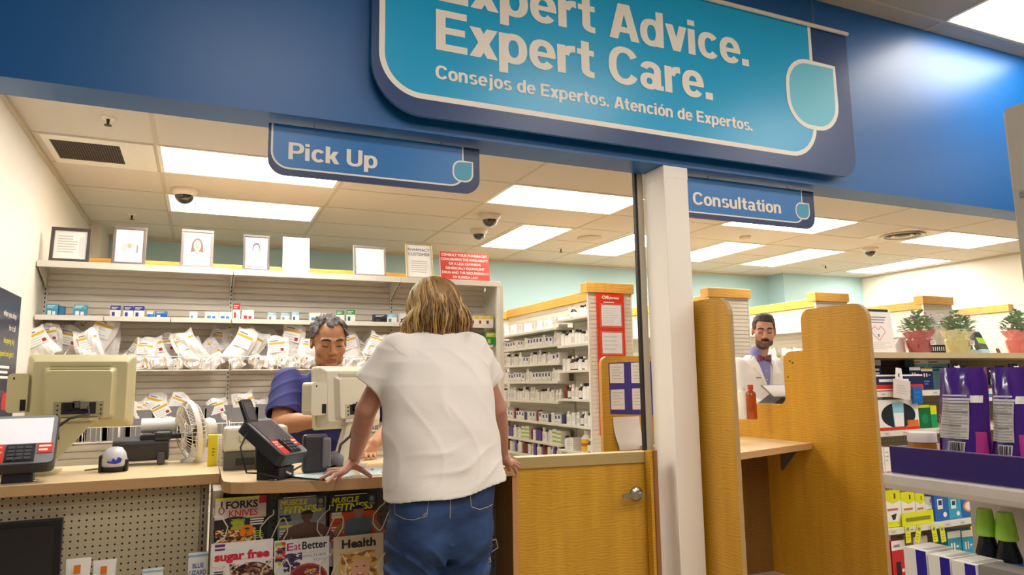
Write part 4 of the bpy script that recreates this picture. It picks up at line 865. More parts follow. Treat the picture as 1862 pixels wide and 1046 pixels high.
# ================================================================ things on the counters
BEIGE = C('#cfc7a2', .42, var=.02); BEIGED = C('#a9a07f', .5); CREAMP = C('#dcd6c0', .42)
def monitor(label, cx, cy, rz, w, h, zc, foot_dx, depth=.12, lean=0.0, BEIGE=C('#c3ba90', .42, var=.02), BEIGED=C('#9f9673', .5), ft=.16, lit=None):
    """checkout monitor seen from behind on a slanted arm"""
    t = thing('checkout_monitor', label, 'monitor', (cx, cy, CT + .001), rz); L = lambda n, b, par=t, bev=0.0: b.build(n, par, local=True, bevel=bev)
    z = zc - CT; hz = h / 2
    R0 = lambda x0, z0, x1, z1, y, r=.012: [(p[0], y, p[1]) for p in rrect(x0, z0, x1, z1, r, 3)]
    b = MB(); b.M = Matrix.Translation((0, 0, z)) @ Matrix.Rotation(lean, 4, 'X')
    rings = [R0(-w / 2 - .004, -hz - .004, w / 2 + .004, hz + .004, .05), R0(-w / 2 - .004, -hz - .004, w / 2 + .004, hz + .004, .02), R0(-w / 2, -hz, w / 2, hz, .015), R0(-w / 2, -hz, w / 2, hz, -.01), R0(-w * .44, -hz * .8, w * .44, hz * .82, -.045), R0(-w * .34, -hz * .75, w * .34, hz * .66, -.045), R0(-w * .30, -hz * .72, w * .30, hz * .56, -.075)]
    rings = [r[::-1] for r in rings]; rings = rings
    b.loft(rings, BEIGE, smooth=False); hs = L('housing', b, t, .003)
    b = MB(); b.M = Matrix.Translation((0, 0, z)) @ Matrix.Rotation(lean, 4, 'X')
    for k in range(3): b.box(-w * .28, -.0625 - .004 * k, hz * (.62 - .0) - .004 - .012 * k + .012, w * .28, -.055 - .004 * k, hz * .62 + .001 - .012 * k + .012, BEIGED)
    b.build('vent_slots', hs, local=True)
    b = MB(); b.M = Matrix.Translation((0, 0, z)) @ Matrix.Rotation(lean, 4, 'X')
    b.box(-w * .22, -.0765, -hz * .70, w * .24, -.0745, -hz * .28, BEIGED); b.box(-w * .15, -.0775, -hz * .62, w * .17, -.0768, -hz * .30, C('#1a1714', .6))
    for (x, zz, s, m) in ((-.10, -.5, .03, BLACK), (-.04, -.45, .025, C('#5a5650', .5)), (.03, -.48, .03, C('#77726a', .5))): b.box(w * x - .001, -.088, hz * zz, w * x + s, -.0776, hz * zz + .03, m)
    for sx in (-.19, .21):
        for sz in (-.4, -.52, -.64): b.box(w * sx, -.0785, hz * sz, w * sx + .006, -.077, hz * sz + .006, BLACK)
    b.build('connector_bay', hs, local=True)
    b = MB(); b.box(-w / 2 + .012, .0505, z - hz + .02, w / 2 - .012, .053, z + hz - .012, C('#20242a', .15)); L('screen', b)
    b = MB(); b.M = Matrix.Translation((0, 0, z))
    b.prism(rrect(-w / 2 - .062, -hz * .55, -w / 2 + .012, hz * .5, .016, 3), -.05, .03, BEIGE); L('card_reader', b, t, .004)
    b = MB(); b.box(-w / 2 - .012, -.0515, z - hz * .5, -w / 2 + .008, -.0502, z - hz * .2, BLACK); L('port', b); b = MB(); b.box(-w / 2 - .042, -.0513, z + hz * .34, -w / 2 - .036, -.0502, z + hz * .4, BLACK); L('port', b)
    # arm : slanted bar from under the housing to the foot
    ax0, ax1 = foot_dx, 0.0; b = MB(); zb, zt = .04, z - hz * .82
    P = [(ax0 - .05, .012), (ax0 + .055, .012), (ax0 + .075, .035), (ax1 + .062, zt), (ax1 - .04, zt), (ax0 - .012, .055), (ax0 - .05, .045)]
    b.prism(P, -.06, -.025, BEIGE); b.box(ax1 - .06, -.075, zt, ax1 + .08, -.02, zt + .03, BEIGE); L('arm', b, t, .004)
    b = MB(); b.prism(rrect(ax0 - ft, -.10, ax0 + ft, .09, .03, 4), .0, .012, BEIGE, 'XY'); L('foot', b, t, .003)
    b = MB(); b.tube([(w * .1, -.082, z - hz * .42), (w * .12, -.11, z - hz * .62), (w * -.05, -.115, z - hz * .72), (-w * .16, -.11, z - hz * .95), (-w * .15, -.09, z - hz * 1.25), (ax0 - .01, -.07, .1), (ax0 - .04, -.08, .016), (ax0 - .1, -.1, .016)], .006, C('#3b3833', .5), 8); L('cable', b)
    return t
c1 = PY(148, 712, 3.60); monitor('beige checkout monitor seen from behind on a slanted arm, far left', c1.x, 3.60, 0.0, .40, .31, c1.z, -.16, ft=.10)
c2 = PY(634, 722, 3.19); monitor('cream checkout monitor turned between the clerk and the shopper', c2.x, 3.19, 0.38, .30, .265, c2.z, -.07, lean=-.08, BEIGE=CREAMP, BEIGED=C('#bcb596', .5), ft=.12)
# ---- card terminals
def terminal(label, cx, cy, rz, w, l, zc, tilt, reader, scr=None):
    t = thing('card_terminal', label, 'card terminal', (cx, cy, CT + .001), rz); z = zc - CT
    Mx = Matrix.Translation((0, 0, z)) @ Matrix.Rotation(tilt, 4, 'X')
    b = MB(); b.M = Mx; b.prism(rrect(-w / 2, -l / 2, w / 2, l / 2, .02, 4), -.045, .0, C('#35353b', .38), 'XY'); b.build('body', t, local=True, bevel=.004)
    b = MB(); b.M = Mx; b.prism(rrect(-w / 2 + .004, -l / 2 + .004, w / 2 - .004, l / 2 - .004, .018, 4), .0002, .004, C('#85858a', .35), 'XY'); b.build('bezel', t, local=True)
    b = MB(); b.M = Mx; b.box(-w / 2 + .018, -l * .10, .0042, w / 2 - .018, l / 2 - .02, .006, scr or C('#4e4c58', .12, coat=.5)); b.build('screen', t, local=True)
    b = MB(); b.M = Mx; b.box(-w * .18, -l / 2 + .012, .0042, w * .22, -l * .13, .010, C('#1b1b20', .4))
    for i in range(3):
        for j in range(4): b.box(-w * .15 + i * w * .115, -l / 2 + .018 + j * .018, .0102, -w * .15 + i * w * .115 + w * .09, -l / 2 + .031 + j * .018, .0135, C('#3f4048', .45))
    b.build('keypad', t, local=True)
    Mc = Mx @ Matrix.Rotation(-PI / 2, 4, 'X')
    for k, (u0, u1, v0, v1) in enumerate(((-w / 2 + .012, -w * .2, -l / 2 + .008, -l * .11), (w * .25, w / 2 - .01, -l * .3, -l * .11))):
        b = MB(); b.M = Mx; b.box(u0, v0, .0044, u1, v1, .0068, C('#d63227', .4)); b.M = Mx @ Matrix.Translation((0, 0, .0068)) @ Matrix.Rotation(-PI / 2, 4, 'X')
        if k == 0:
            for i, s in enumerate(('SCAN.', 'PAY.', 'DONE!')): b.text(s, u0 + .005, v1 - .016 - .014 * i, .0085, LETTER, (u1 - u0) * (.8 if i != 1 else .55), 1, .03)
        else: lines(b, u0 + .004, v0 + .006, u1 - .003, v1 - .005, 2, LETTER, 1, .5)
        s_ = b.build('red_sticker', t, local=True); s_['label'] = 'red sticker with white capitals'
    if reader:
        b = MB(); b.M = Matrix.Translation((-w * .28, l * .44, z + .095)) @ Matrix.Rotation(1.15, 4, 'X'); b.prism(rrect(-.032, -.05, .032, .05, .01, 4), 0, .012, C('#2c2c30', .3), 'XY'); b.prism(rrect(-.022, -.036, .022, .036, .006, 4), .0122, .013, C('#5a5a60', .2), 'XY'); b.build('contactless_reader', t, local=True)
        b = MB(); b.tube([(-w / 2, l * .3, z + .02), (-w / 2 - .05, l * .25, z - .03), (-w / 2 - .055, l * .1, z - .12), (-w / 2, 0, .03), (-.05, -.05, .01)], .0035, BLACK, 6); b.build('cable', t, local=True)
    b = MB(); b.prism(rrect(-.06, -.035, .07, .06, .02, 4), z - .12, z - .035, C('#1d1d21', .45), 'XY'); b.build('swivel_head', t, local=True, bevel=.006)
    b = MB(); b.lathe([(.031, .012), (.031, z - .11)], C('#232a3c', .4), 20); b.build('post', t, local=True)
    b = MB(); b.prism(rrect(-.05, -.05, .05, .05, .006, 3), 0, .045, C('#16181f', .45), 'XY')
    for sx in (-1, 1): b.box(sx * .05, -.045, 0, sx * .066, -.02, .006, METAL)
    b.build('base', t, local=True, bevel=.003)
    return t
q = PZ(12, 878, CT); terminal('card terminal with white-lit screen at the left edge of the photo', q.x + .035, 3.33, .10, .235, .26, PY(50, 800, 3.33).z, .75, False, C('#d9d5da', .15, emit=.28))
q = PZ(487, 874, CT); terminal('tilted black card terminal with phone-shaped reader before the bow counter', q.x + .03, 2.91, .85, .17, .23, PY(508, 795, 2.9).z, .62, True)
# ---- hand scanner, black printer, fan, rolls, yellow box
p = PZ(204, 860, CT); p = Vector((p.x, 3.50, CT + .001))
t = thing('barcode_scanner', 'silver and blue cordless scanner standing on the left counter', 'scanner', p)
def ringat(z, rx, ry, oy=0, n=18): return [(p.x + rx * math.cos(2 * PI * i / n), p.y + oy + ry * math.sin(2 * PI * i / n), p.z + z) for i in range(n)]
b = MB(); b.loft([ringat(.018, .042, .03), ringat(.03, .050, .04), ringat(.055, .05, .042), ringat(.08, .043, .04, .01), ringat(.098, .028, .03, .02), ringat(.102, .012, .012, .02)], C('#c3c2c6', .35)); b.build('shell', t)
b = MB(); b.loft([ringat(.0, .045, .03), ringat(.02, .05, .036)], BLACK); b.box(p.x - .055, p.y - .02, p.z, p.x - .042, p.y + .03, p.z + .07, BLACK); b.box(p.x + .042, p.y - .02, p.z, p.x + .055, p.y + .03, p.z + .05, BLACK); b.build('grip_band', t, bevel=.004)
b = MB().at((p.x, p.y - .0445, p.z)); b.poly([(-.02, .05), (-.006, .044), (.0, .06), (.012, .048), (.02, .064), (.034, .056), (.03, .040), (.01, .034), (-.02, .04)], C('#2c3fb0', .4), 2); b.build('blue_logo', t)
b = MB(); b.tube([(p.x - .03, p.y + .03, p.z + .012), (p.x - .08, p.y + .04, p.z + .01), (p.x - .11, p.y + .03, p.z + .008)], .004, C('#8a8272', .5), 6); b.build('cable', t)
a = PY(203, 846, 3.70); c = PY(305, 840, 3.70); x0, x1 = a.x, c.x
t = thing('office_printer', 'low black office printer standing behind the silver scanner', 'printer', ((x0 + x1) / 2, 3.72, CT))
zt = PY(260, 800, 3.70).z
b = MB(); b.prism([(3.70, CT + .02), (3.68, zt - .02), (3.69, zt), (3.80, zt + .01), (3.84, CT + .02)], x0, x1, C('#26242a', .45), 'YZ'); b.build('case', t, bevel=.006)
b = MB(); b.box(x0 + .11, 3.69, zt, x0 + .29, 3.76, zt + .022, C('#1b191e', .4)); b.build('lid_hinge', t, bevel=.003)
b = MB(); b.box(x1 - .06, 3.675, zt - .005, x1 + .012, 3.75, zt + .034, C('#2a282e', .4)); b.build('corner_block', t, bevel=.01)
for xx in (x0 + .02, x1 - .045): b = MB(); b.box(xx, 3.68, CT + .001, xx + .032, 3.72, CT + .06, C('#4b4a4f', .5)); b.build('foot', t, bevel=.006)
p = PY(288, 790, 3.76); t2 = thing('paper_roll', 'white paper roll lying on the black office printer', 'paper roll', (p.x, 3.80, zt + .02))
b = MB(); r = .034; b.loft([[(xx, 3.79 + r * rr * math.cos(i * PI / 10), zt + .025 + r + r * rr * math.sin(i * PI / 10)) for i in range(20)] for xx, rr in ((p.x - .075, 1), (p.x + .075, 1))], PWHITE); b.build('paper', t2)
b = MB(); b.loft([[(xx, 3.79 + .009 * math.cos(i * PI / 6), zt + .025 + r + .009 * math.sin(i * PI / 6)) for i in range(12)] for xx in (p.x - .0765, p.x + .0765)], BEIGED); b.build('core', t2)
# fan: white wire cage seen nearly edge on
fc = PY(347, 783, 3.72); t = thing('desk_fan', 'white wire-cage desk fan seen from the side behind the left counter', 'fan', (fc.x, 3.72, CT))
FM = Matrix.Translation(fc) @ Matrix.Rotation(-1.28, 4, 'Z') @ Matrix.Rotation(.14, 4, 'X'); FW = C('#e8e2d6', .4); RF = .142
def fan_cage(sgn, name):
    b = MB(); b.M = FM
    prof = [(.04, .052), (.085, .046), (.122, .03), (RF, .01)]
    for r, yy in prof: b.tube([(r * math.cos(a * PI / 16), sgn * yy, r * math.sin(a * PI / 16)) for a in range(32)], .0028 if r > .16 else .0018, FW, 5, True)
    for k in range(44):
        a = 2 * PI * k / 44; b.tube([(r * math.cos(a), sgn * yy, r * math.sin(a)) for r, yy in prof], .0014, FW, 4)
    b.build(name, t)
fan_cage(-1, 'front_cage'); fan_cage(1, 'rear_cage')
b = MB(); b.M = FM @ Matrix.Rotation(PI / 2, 4, 'X'); b.lathe([(RF, -.012), (RF + .004, 0), (RF, .012)], FW, 40, cap=False); b.build('rim', t)
b = MB(); b.M = FM @ Matrix.Rotation(PI / 2, 4, 'X'); b.lathe([(.0, -.055), (.04, -.053), (.042, -.04), (.045, -.09), (.035, -.11), (0, -.112)], FW, 20); b.build('motor', t)
for k in range(3):
    b = MB(); b.M = FM @ Matrix.Rotation(k * 2 * PI / 3, 4, 'Y'); b.add([(.03, -.015, -.02), (.12, -.02, -.04), (.125, .0, .025), (.10, .015, .05), (.03, .015, .02)], [(0, 1, 2, 3, 4), (4, 3, 2, 1, 0)], C('#d9d3c6', .4), True); b.build('blade', t)
b = MB(); b.lathe([(.06, .001), (.06, .012), (.03, .022), (.018, .05), (.016, fc.z - CT - .05)], FW, 24, (fc.x + .02, 3.75, CT)); b.build('stand', t)
p = PZ(362, 838, CT); b = MB(); b.lathe([(.034, .001), (.034, .062), (.011, .062), (.011, .05)], PWHITE, 20, (p.x + .005, p.y - .03, CT)); tag(b.build('paper_roll'), 'white till roll standing between the fan and the yellow box', 'paper roll')
a = PY(381, 845, 3.50); c = PY(393, 845, 3.50); zt = PY(385, 792, 3.50).z
carton('medicine_carton', 'narrow yellow and white carton standing beside the cream printer', 'box', Vector(((a.x + c.x) / 2 + .006, 3.50, CT + .001)), .058, zt - CT, .05, C('#e6d21e', .45), lambda b, w, h: (b.rect(w * .16, 0, w / 2, h, PWHITE, 1), lines(b, -w * .2, h * .3, w * .02, h * .6, 3, C('#9a8c10', .5), 2, .5), [b.rect(w * .28, h * (.1 + .08 * k), w * .36, h * (.13 + .08 * k), INK, 2) for k in range(10)]))
a = PZ(405, 857, CT); x0 = a.x; x1 = PY(478, 855, 3.28).x; zt = PY(430, 777, 3.30).z
t = thing('label_printer', 'cream and dark grey printer on the left end of the bow counter', 'printer', ((x0 + x1) / 2, 3.3, CT))
b = MB(); b.box(x0, 3.285, CT + .075, x1 + .10, 3.42, zt, CREAMP); b.build('upper_case', t, bevel=.012)
b = MB(); b.box(x0 + .002, 3.28, CT + .001, x1 + .10, 3.42, CT + .075, C('#5b564f', .45)); b.box(x0 + .05, 3.278, CT + .02, x0 + .16, 3.2805, CT + .05, C('#2a2724', .5)); b.build('lower_case', t, bevel=.003)
b = MB(); b.box(x0 + .06, 3.272, CT + .12, x0 + .16, 3.2855, zt - .03, C('#cdc6ae', .42)); b.build('front_flap', t, bevel=.006)
# dark cradle and pistol scanner behind the terminal
p = PZ(544, 842, CT); t = thing('scanner_cradle', 'dark upright cradle behind the tilted card terminal', 'cradle', (p.x, 3.02, CT))
b = MB(); b.box(p.x - .04, 3.00, CT + .001, p.x + .06, 3.04, PY(560, 790, 3.02).z, C('#3a3a3e', .4)); b.build('back_plate', t, bevel=.012)
b = MB(); b.box(p.x + .035, 2.985, CT + .02, p.x + .07, 3.002, PY(560, 792, 3.02).z - .01, C('#77767a', .35)); b.build('side_rail', t, bevel=.008)
p = PZ(580, 846, CT); t = thing('barcode_scanner', 'grey pistol scanner with orange tip lying beside the cream monitor arm', 'scanner', (p.x, 3.045, CT))
b = MB(); b.tube([(p.x - .05, 3.005, CT + .075), (p.x - .02, 3.025, CT + .065), (p.x + .01, 3.045, CT + .05)], [.007, .008, .01], C('#d9541c', .45), 10); b.build('tip', t)
b = MB(); b.tube([(p.x - .0, 3.040, CT + .06), (p.x + .02, 3.045, CT + .055), (p.x + .045, 3.065, CT + .04), (p.x + .055, 3.085, CT + .012)], [.016, .028, .026, .012], C('#77777c', .4), 12); b.build('head', t)
b = MB(); b.tube([(p.x + .03, 3.065, CT + .045), (p.x + .05, 3.075, CT + .02), (p.x + .06, 3.095, CT + .01)], [.014, .016, .012], BLACK, 10); b.build('handle', t)
# loose cables on the bow counter
for i, (pts, r, m, lab) in enumerate((([(500, 862), (530, 868), (560, 871), (590, 873)], .004, BLACK, 'black cable lying flat before the leaflets'),
    ([(505, 850), (520, 842), (534, 852), (528, 862), (520, 858)], .004, WHITE, 'white cable coil beside the card terminal post'),
    ([(532, 856), (550, 846), (566, 850), (585, 846), (600, 850)], .004, C('#55524d', .5), 'grey bundled cable behind the card terminal'))):
    b = MB(); P = [PZ(px, py, CT + .006 + .012 * math.sin(k * 2.1) * (i > 0) + .012 * (i > 0)) for k, (px, py) in enumerate(pts)]
    P2 = []
    for k in range(len(P) - 1): P2 += [P[k].lerp(P[k + 1], q / 4) for q in range(4)]
    b.tube(P2 + [P[-1]], r, m, 6); tag(b.build('cable'), lab, 'cable')
# leaflets
def leaflet(label, pts, art):
    P = [PZ(px, py, CT + .002) for px, py in pts]; b = MB(); m = C('#cfe6ea', .5)
    b.prism([(q.x, q.y) for q in P], CT + .0006, CT + .0016, m, 'XY'); art(b, P); tag(b.build('leaflet'), label, 'leaflet')
def la(seed):
    def f(b, P):
        r = random.Random(seed)
        for i in range(5):
            u, v = r.uniform(.1, .7), r.uniform(.15, .8); e = (P[1] - P[0]); g = (P[3] - P[0]); o = P[0] + e * u + g * v; mm = C('#d8556a', .5) if i % 2 else C('#f4ecec', .5)
            b.add([tuple(q + Vector((0, 0, .0003))) for q in (o, o + e * .22, o + e * .22 + g * .1, o + g * .1)], [(0, 1, 2, 3)], mm)
    return f
leaflet('pale blue leaflet with red print under the shopper left hand', [(528, 864), (552, 873), (648, 866), (640, 853)], la(3)); leaflet('pale blue leaflet against the shopper hip, right of her hand', [(650, 852), (655, 866), (702, 862), (700, 850)], la(5))
# ================================================================ gate, partition board, consultation booth
BROWN = C('#7a4a22', .45)
# half-height gate between the bow counter and the column, standing slightly ajar
ga, gb = PZ(950, 832, .876), PZ(1175, 821.2, .876)
GR_ = math.atan2(gb.y - ga.y, gb.x - ga.x); gl = math.hypot(gb.x - ga.x, gb.y - ga.y) + .03; ga = ga - Vector((.03 * math.cos(GR_), .03 * math.sin(GR_), 0))
t = thing('gate', 'half-height maple gate with a steel lever handle left of the white column', 'gate', (ga.x, ga.y, 0), GR_)
zc = PY(1060, 846, (ga.y + gb.y) / 2).z
b = MB(); b.box(0, 0, .03, gl, .04, zc - .003, MAPLE); b.build('door_panel', t, local=True)
b = MB(); b.box(-.002, -.012, zc - .002, gl, .055, .874, C('#b39b66', .45)); b.box(-.002, -.013, .8742, gl, .056, .878, C('#e3cb95', .4)); b.build('top_cap', t, local=True, bevel=.002)
hp = PY(1162, 899, gb.y - .02); hx = (hp.x - ga.x) / math.cos(GR_); hz = hp.z
h_ = MB(); h_.M = Matrix.Translation((hx, -.001, hz)) @ Matrix.Rotation(PI / 2, 4, 'X'); h_.lathe([(.036, 0), (.036, .008), (.028, .014), (.016, .018), (.016, .05), (0, .05)], METAL, 24)
h_.M = Matrix.Identity(4); h_.M = Matrix.Translation((hx, 0, hz))
h_.prism(rrect(-.105, -.011, .016, .011, .009, 4), -.062, -.046, METAL); h_.lathe([(0, 0)], METAL, 3) if False else None
hd = h_.build('lever_handle', t, local=True, bevel=.003); hd['label'] = 'brushed steel lever handle'
jp = PZ(1177, 821.5, .88)
t = thing('gate_post', 'narrow brown wooden post between the maple gate and the white column', 'post', (jp.x + .02, jp.y + .02, 0))
b = MB(); b.box(jp.x + .004, jp.y - .015, 0, jp.x + .022, jp.y + .03, .885, MAPLE); b.build('stop_strip', t, bevel=.002)
b = MB(); b.prism(rrect(jp.x + .0225, jp.y - .022, jp.x + .052, jp.y + .04, .01, 4), 0, .885, C('#9a673c', .45), 'XY'); b.build('post_body', t)
# maple board with pinned papers behind the gate
yb = 3.78
bl, tr = PY(1098, 822, yb), PY(1200, 646, yb)
t = thing('partition_board', 'round-cornered maple board with purple sheet and papers behind the gate', 'partition', ((bl.x + tr.x) / 2, yb, 0))
b = MB(); x0 = bl.x; x1 = PY(1215, 700, yb).x; zt = PY(1130, 648, yb).z
b.prism(rrect(x0, 0.02, x1, zt, .05, 6, '0001'), yb, yb + .03, MAPLE, sides=C('#c79a52', .45)); b.build('board', t, bevel=.002)
cut = PY(1172, 700, yb).x
b = MB().at((0, yb, 0)); gx = lambda px, py: (PY(px, py, yb).x, PY(px, py, yb).z)
b.poly([gx(1106, 660), gx(1190, 657), gx(1190, 755), gx(1110, 753)], C('#3d2f8a', .45), 2); pb_ = b.build('purple_sheet', t)
for q in ((1108, 662, 1134, 697), (1147, 660, 1172, 697), (1110, 709, 1135, 745), (1149, 707, 1174, 745)):
    b = MB().at((0, yb, 0)); A = [gx(q[0], q[1]), gx(q[2], q[1] - 1), gx(q[2] + 1, q[3]), gx(q[0] + 1, q[3])]; b.poly(A, C('#e8e2dc', .55), 4)
    for k in range(5):
        f = .15 + .15 * k; b.poly([(A[0][0] + .015, A[0][1] + (A[3][1] - A[0][1]) * f), (A[1][0] - .012 - .02 * (k % 2), A[0][1] + (A[3][1] - A[0][1]) * f), (A[1][0] - .012 - .02 * (k % 2), A[0][1] + (A[3][1] - A[0][1]) * f - .004), (A[0][0] + .015, A[0][1] + (A[3][1] - A[0][1]) * f - .004)], DIM, 5)
    b.build('note', t)
b = MB(); P0, P1 = gx(1114, 759), gx(1162, 757); zbt = gx(1140, 818)[1]; rings = []
n = 12
vs = []; 
for j in range(n + 1):
    f = j / n; z = P0[1] + (zbt - P0[1]) * f; yy = yb - .004 - .05 * max(0, (f - .35)) ** 1.3 * (1 if f < .82 else 1 - (f - .82) * 2.6)
    for i in range(5): vs.append((P0[0] + (P1[0] - P0[0]) * i / 4 + .03 * f * f, yy, z))
b.add(vs, [(j * 5 + i, (j + 1) * 5 + i, (j + 1) * 5 + i + 1, j * 5 + i + 1) for j in range(n) for i in range(4)], C('#ece6e2', .55), True); b.build('curled_paper', t)
# ---- booth
BX0, BX1 = 2.49, 3.50; TH = .028
EDGEB = C('#b08d5c', .45)
def side_profile():
    r = .07; z = 1.685; yf = 2.865
    P = [(yf, 0.0), (yf, z - .1)] + [(yf + .1 - .1 * math.cos(a), z - .1 + .1 * math.sin(a)) for a in [k * PI / 12 for k in range(1, 7)]]
    yb_ = 3.36; P += [(yb_ - r + r * math.sin(a), z - r + r * math.cos(a)) for a in [k * PI / 12 for k in range(0, 7)]]
    zs = 1.425; P += [(yb_, zs)]
    y2 = 3.53; P += [(y2 - r + r * math.sin(a), zs - r + r * math.cos(a)) for a in [k * PI / 12 for k in range(0, 7)]]
    zl = 1.084; P += [(y2 + .05 - .05 * math.cos(a), zl + .05 - .05 * math.sin(a)) for a in [k * PI / 12 for k in range(0, 7)]]
    P += [(4.15, zl), (4.15, 0.0)]
    return P
t = thing('consultation_booth', 'maple consultation booth with two tall stepped side panels and a writing shelf', 'booth', (3.0, 3.4, 0))
pr = side_profile()
b = MB(); b.prism(pr, BX1, BX1 + TH, MAPLE, 'YZ', sides=EDGEB); b.build('side_panel', t)
b = MB(); b.prism([(y if y < 3.0 else min(y, 3.9), z) for y, z in pr if True][:14] + [(3.36, 0.0)], BX0, BX0 + TH, MAPLE, 'YZ', sides=EDGEB); b.build('side_panel', t)
b = MB(); b.prism([(BX0 + TH + .001, 3.04), (BX1 - .001, 3.335), (BX1 - .001, 3.95), (BX0 + TH + .001, 3.95)], .815, .852, LAMINATE, 'XY', sides=EDGE); b.build('writing_shelf', t)
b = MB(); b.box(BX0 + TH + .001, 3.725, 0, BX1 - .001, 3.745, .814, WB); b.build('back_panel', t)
b = MB(); b.prism([(3.42, .814), (3.60, .814), (3.60, .66), (3.585, .66), (3.45, .80), (3.42, .80)], BX1 - .008, BX1 - .001, C('#6a655c', .5), 'YZ'); b.build('shelf_bracket', t)
for (px, py) in ((1436, 657), (1441, 660), (1433, 686)):
    p = PX(px, py, BX1 - .001); b = MB(); b.ball((p.x, p.y, p.z), .006, C('#5a3a1a', .6), 8); b.build('bolt_hole', t)
# counter of the pharmacist side with bottles
b = MB(); b.box(BX1 + .04, 3.60, 0, 4.10, 4.05, .96, C('#d9cdb6', .5)); b.box(BX1 + .035, 3.58, .96, 4.11, 4.06, .985, LAMINATE)
tag(b.build('dispensing_counter'), 'pale dispensing counter behind the booth wall where the pharmacist stands', 'counter')
def bottle(name, label, p, r, h, body, capm, shoulder=.72, neck=.42, hc=.14, lab=None, group=None, sq=False):
    t = thing(name, label, 'bottle', p, group=group)
    b = MB(); b.lathe([(r * .92, 0), (r, h * .03), (r, h * shoulder), (r * .85, h * (shoulder + .06)), (r * neck, h * (shoulder + .12)), (r * neck, h * (1 - hc))], body, 16, p); b.build('bottle_body', t)
    b = MB(); b.lathe([(r * (neck + .12), h * (1 - hc)), (r * (neck + .12), h)], capm, 16, p); b.build('cap', t)
    if lab:
        b = MB(); b.lathe([(r * 1.012, h * .16), (r * 1.012, h * (shoulder - .1))], lab, 16, p, cap=False); b.build('label_band', t)
    return t
AMBER = C('#c4501a', .12, trans=.35, coat=.5); AMBERD = C('#7a2a12', .2)
q = PY(1366, 732, 3.70); bottle('medicine_bottle', 'orange-brown medicine bottle on the counter before the pharmacist', Vector((q.x, 3.70, 0.986)), .034, PY(1364, 700, 3.70).z - 0.986, AMBER, C('#c23e1c', .4))
q = PY(1352, 732, 3.73); bottle('medicine_bottle', 'white capped bottle half behind the left booth panel', Vector((q.x, 3.74, 0.986)), .03, PY(1352, 704, 3.74).z - 0.986, PWHITE, PWHITE, .8, .6)
q = PY(1408, 727, 3.9); b = MB().at((q.x + .02, 3.90, 0.986), .2, 0); b.prism([(-.13, 0), (.12, 0), (.12, .15), (-.02, .09), (-.13, .07)], -.0, .14, C('#2b2a2c', .4)); tag(b.build('keyboard_wedge'), 'dark slanted device on the dispensing counter below the clipboard', 'device')
q = PY(1412, 706, 3.9); t = thing('clipboard', 'grey clipboard with paper held low before the white coat', 'clipboard', (q.x, 3.93, q.z))
b = MB().at((q.x + .03, 3.93, q.z - .02), .1, -.9); b.box(-.10, 0, -.07, .14, .006, .07, C('#8d8a86', .4)); b.build('board', t); b = MB().at((q.x + .03, 3.93, q.z - .02), .1, -.9); b.box(-.09, -.003, -.065, .13, -.0005, .06, PWHITE); b.build('paper', t)
# ================================================================ medicine shelving in the pharmacy
SLATW = C('#e9e0d0', .5, var=.02)
def gondola(label, x0, x1, y0, y1, xc, shelves, splits, zc=2.07, endcap=True, sdep=.19, side=-1):
    """white double-sided shelving running away from the store with a maple cap"""
    t = thing('medicine_gondola', label, 'shelving', ((x0 + x1) / 2, (y0 + y1) / 2, 0), group=None)
    if endcap:
        b = MB(); b.box(x0, y0 - .012, 2.012, x1, y0 + .10, 2.1, CAPWOOD); b.build('wood_cap', t, bevel=.003)
        b = MB(); slats(b, x0 + .035, x1 - .035, y0 + .004, .05, 2.01, SLATW, .036, .005, .007, .02); b.build('end_panel', t)
        for xx in (x0 + .018, x1 - .036): b = MB(); b.box(xx, y0 + .002, 0, xx + .018, y0 + .026, 2.011, STEEL); b.build('end_post', t)
    b = MB(); b.box(xc - .045, y0 + .03, 1.985, xc + .05, y1, zc, CAPWOOD); b.build('wood_cap', t, bevel=.003)
    b = MB(); b.M = Matrix.Translation((xc, y1, 0)) @ Matrix.Rotation(-PI / 2, 4, 'Z'); slats(b, 0, y1 - y0 - .03, -.02, .05, 1.984, SLATW, .045, .005, .006, .04); b.build('back_panel', t)
    ys = [y0 + .03] + splits + [y1]
    for k, zs in enumerate(shelves):
        for z in zs:
            b = MB(); b.box(xc - .02 - sdep, ys[k] + .003, z - .022, xc - .0205, ys[k + 1] - .003, z, STEEL); b.build('shelf', t, bevel=.002)
        for yy in (ys[k] + .002,):
            b = MB(); b.box(xc - .03, yy, .05, xc - .0205, yy + .02, 1.98, C('#cfc6b4', .5)); b.build('upright', t)
    return t
xf = 3.07
zz = lambda px, py: PX(px, py, xf).z
nearz = [zz(1070, 573), zz(1071, 623.6), zz(1072, 672), zz(1073, 726.7), zz(1074, 776.5), zz(1075, 826)]
farz = [zz(985, 585.5 + 15), zz(1008, 627 + 2), zz(1008, 661 + 2), zz(1008, 692), zz(1008, 728.5), zz(990, 767.5), zz(985, 801)]
farz = [zz(960, 604), zz(960, 632), zz(960, 663), zz(960, 694), zz(960, 728), zz(960, 764.5), zz(960, 799), zz(960, 826)]
YG0, YSPL, YG1 = 5.25, 5.88, 7.44
gondola('white medicine shelving with crowded shelves and a red notice holder on its end', 3.02, 3.50, YG0, YG1, 3.26, [nearz, farz], [YSPL])
gondola('white medicine shelving with maple cap right behind the left booth panel', 4.29, 4.80, 5.21, 7.85, 4.55, [[1.72, 1.42, 1.12, .8], [1.72, 1.42, 1.12, .8]], [6.5])
gondola('white medicine shelving with maple cap behind the pharmacist head', 5.59, 6.06, 5.17, 7.85, 5.86, [[1.74, 1.46, 1.18, .8], [1.74, 1.46, 1.18, .8]], [6.5])
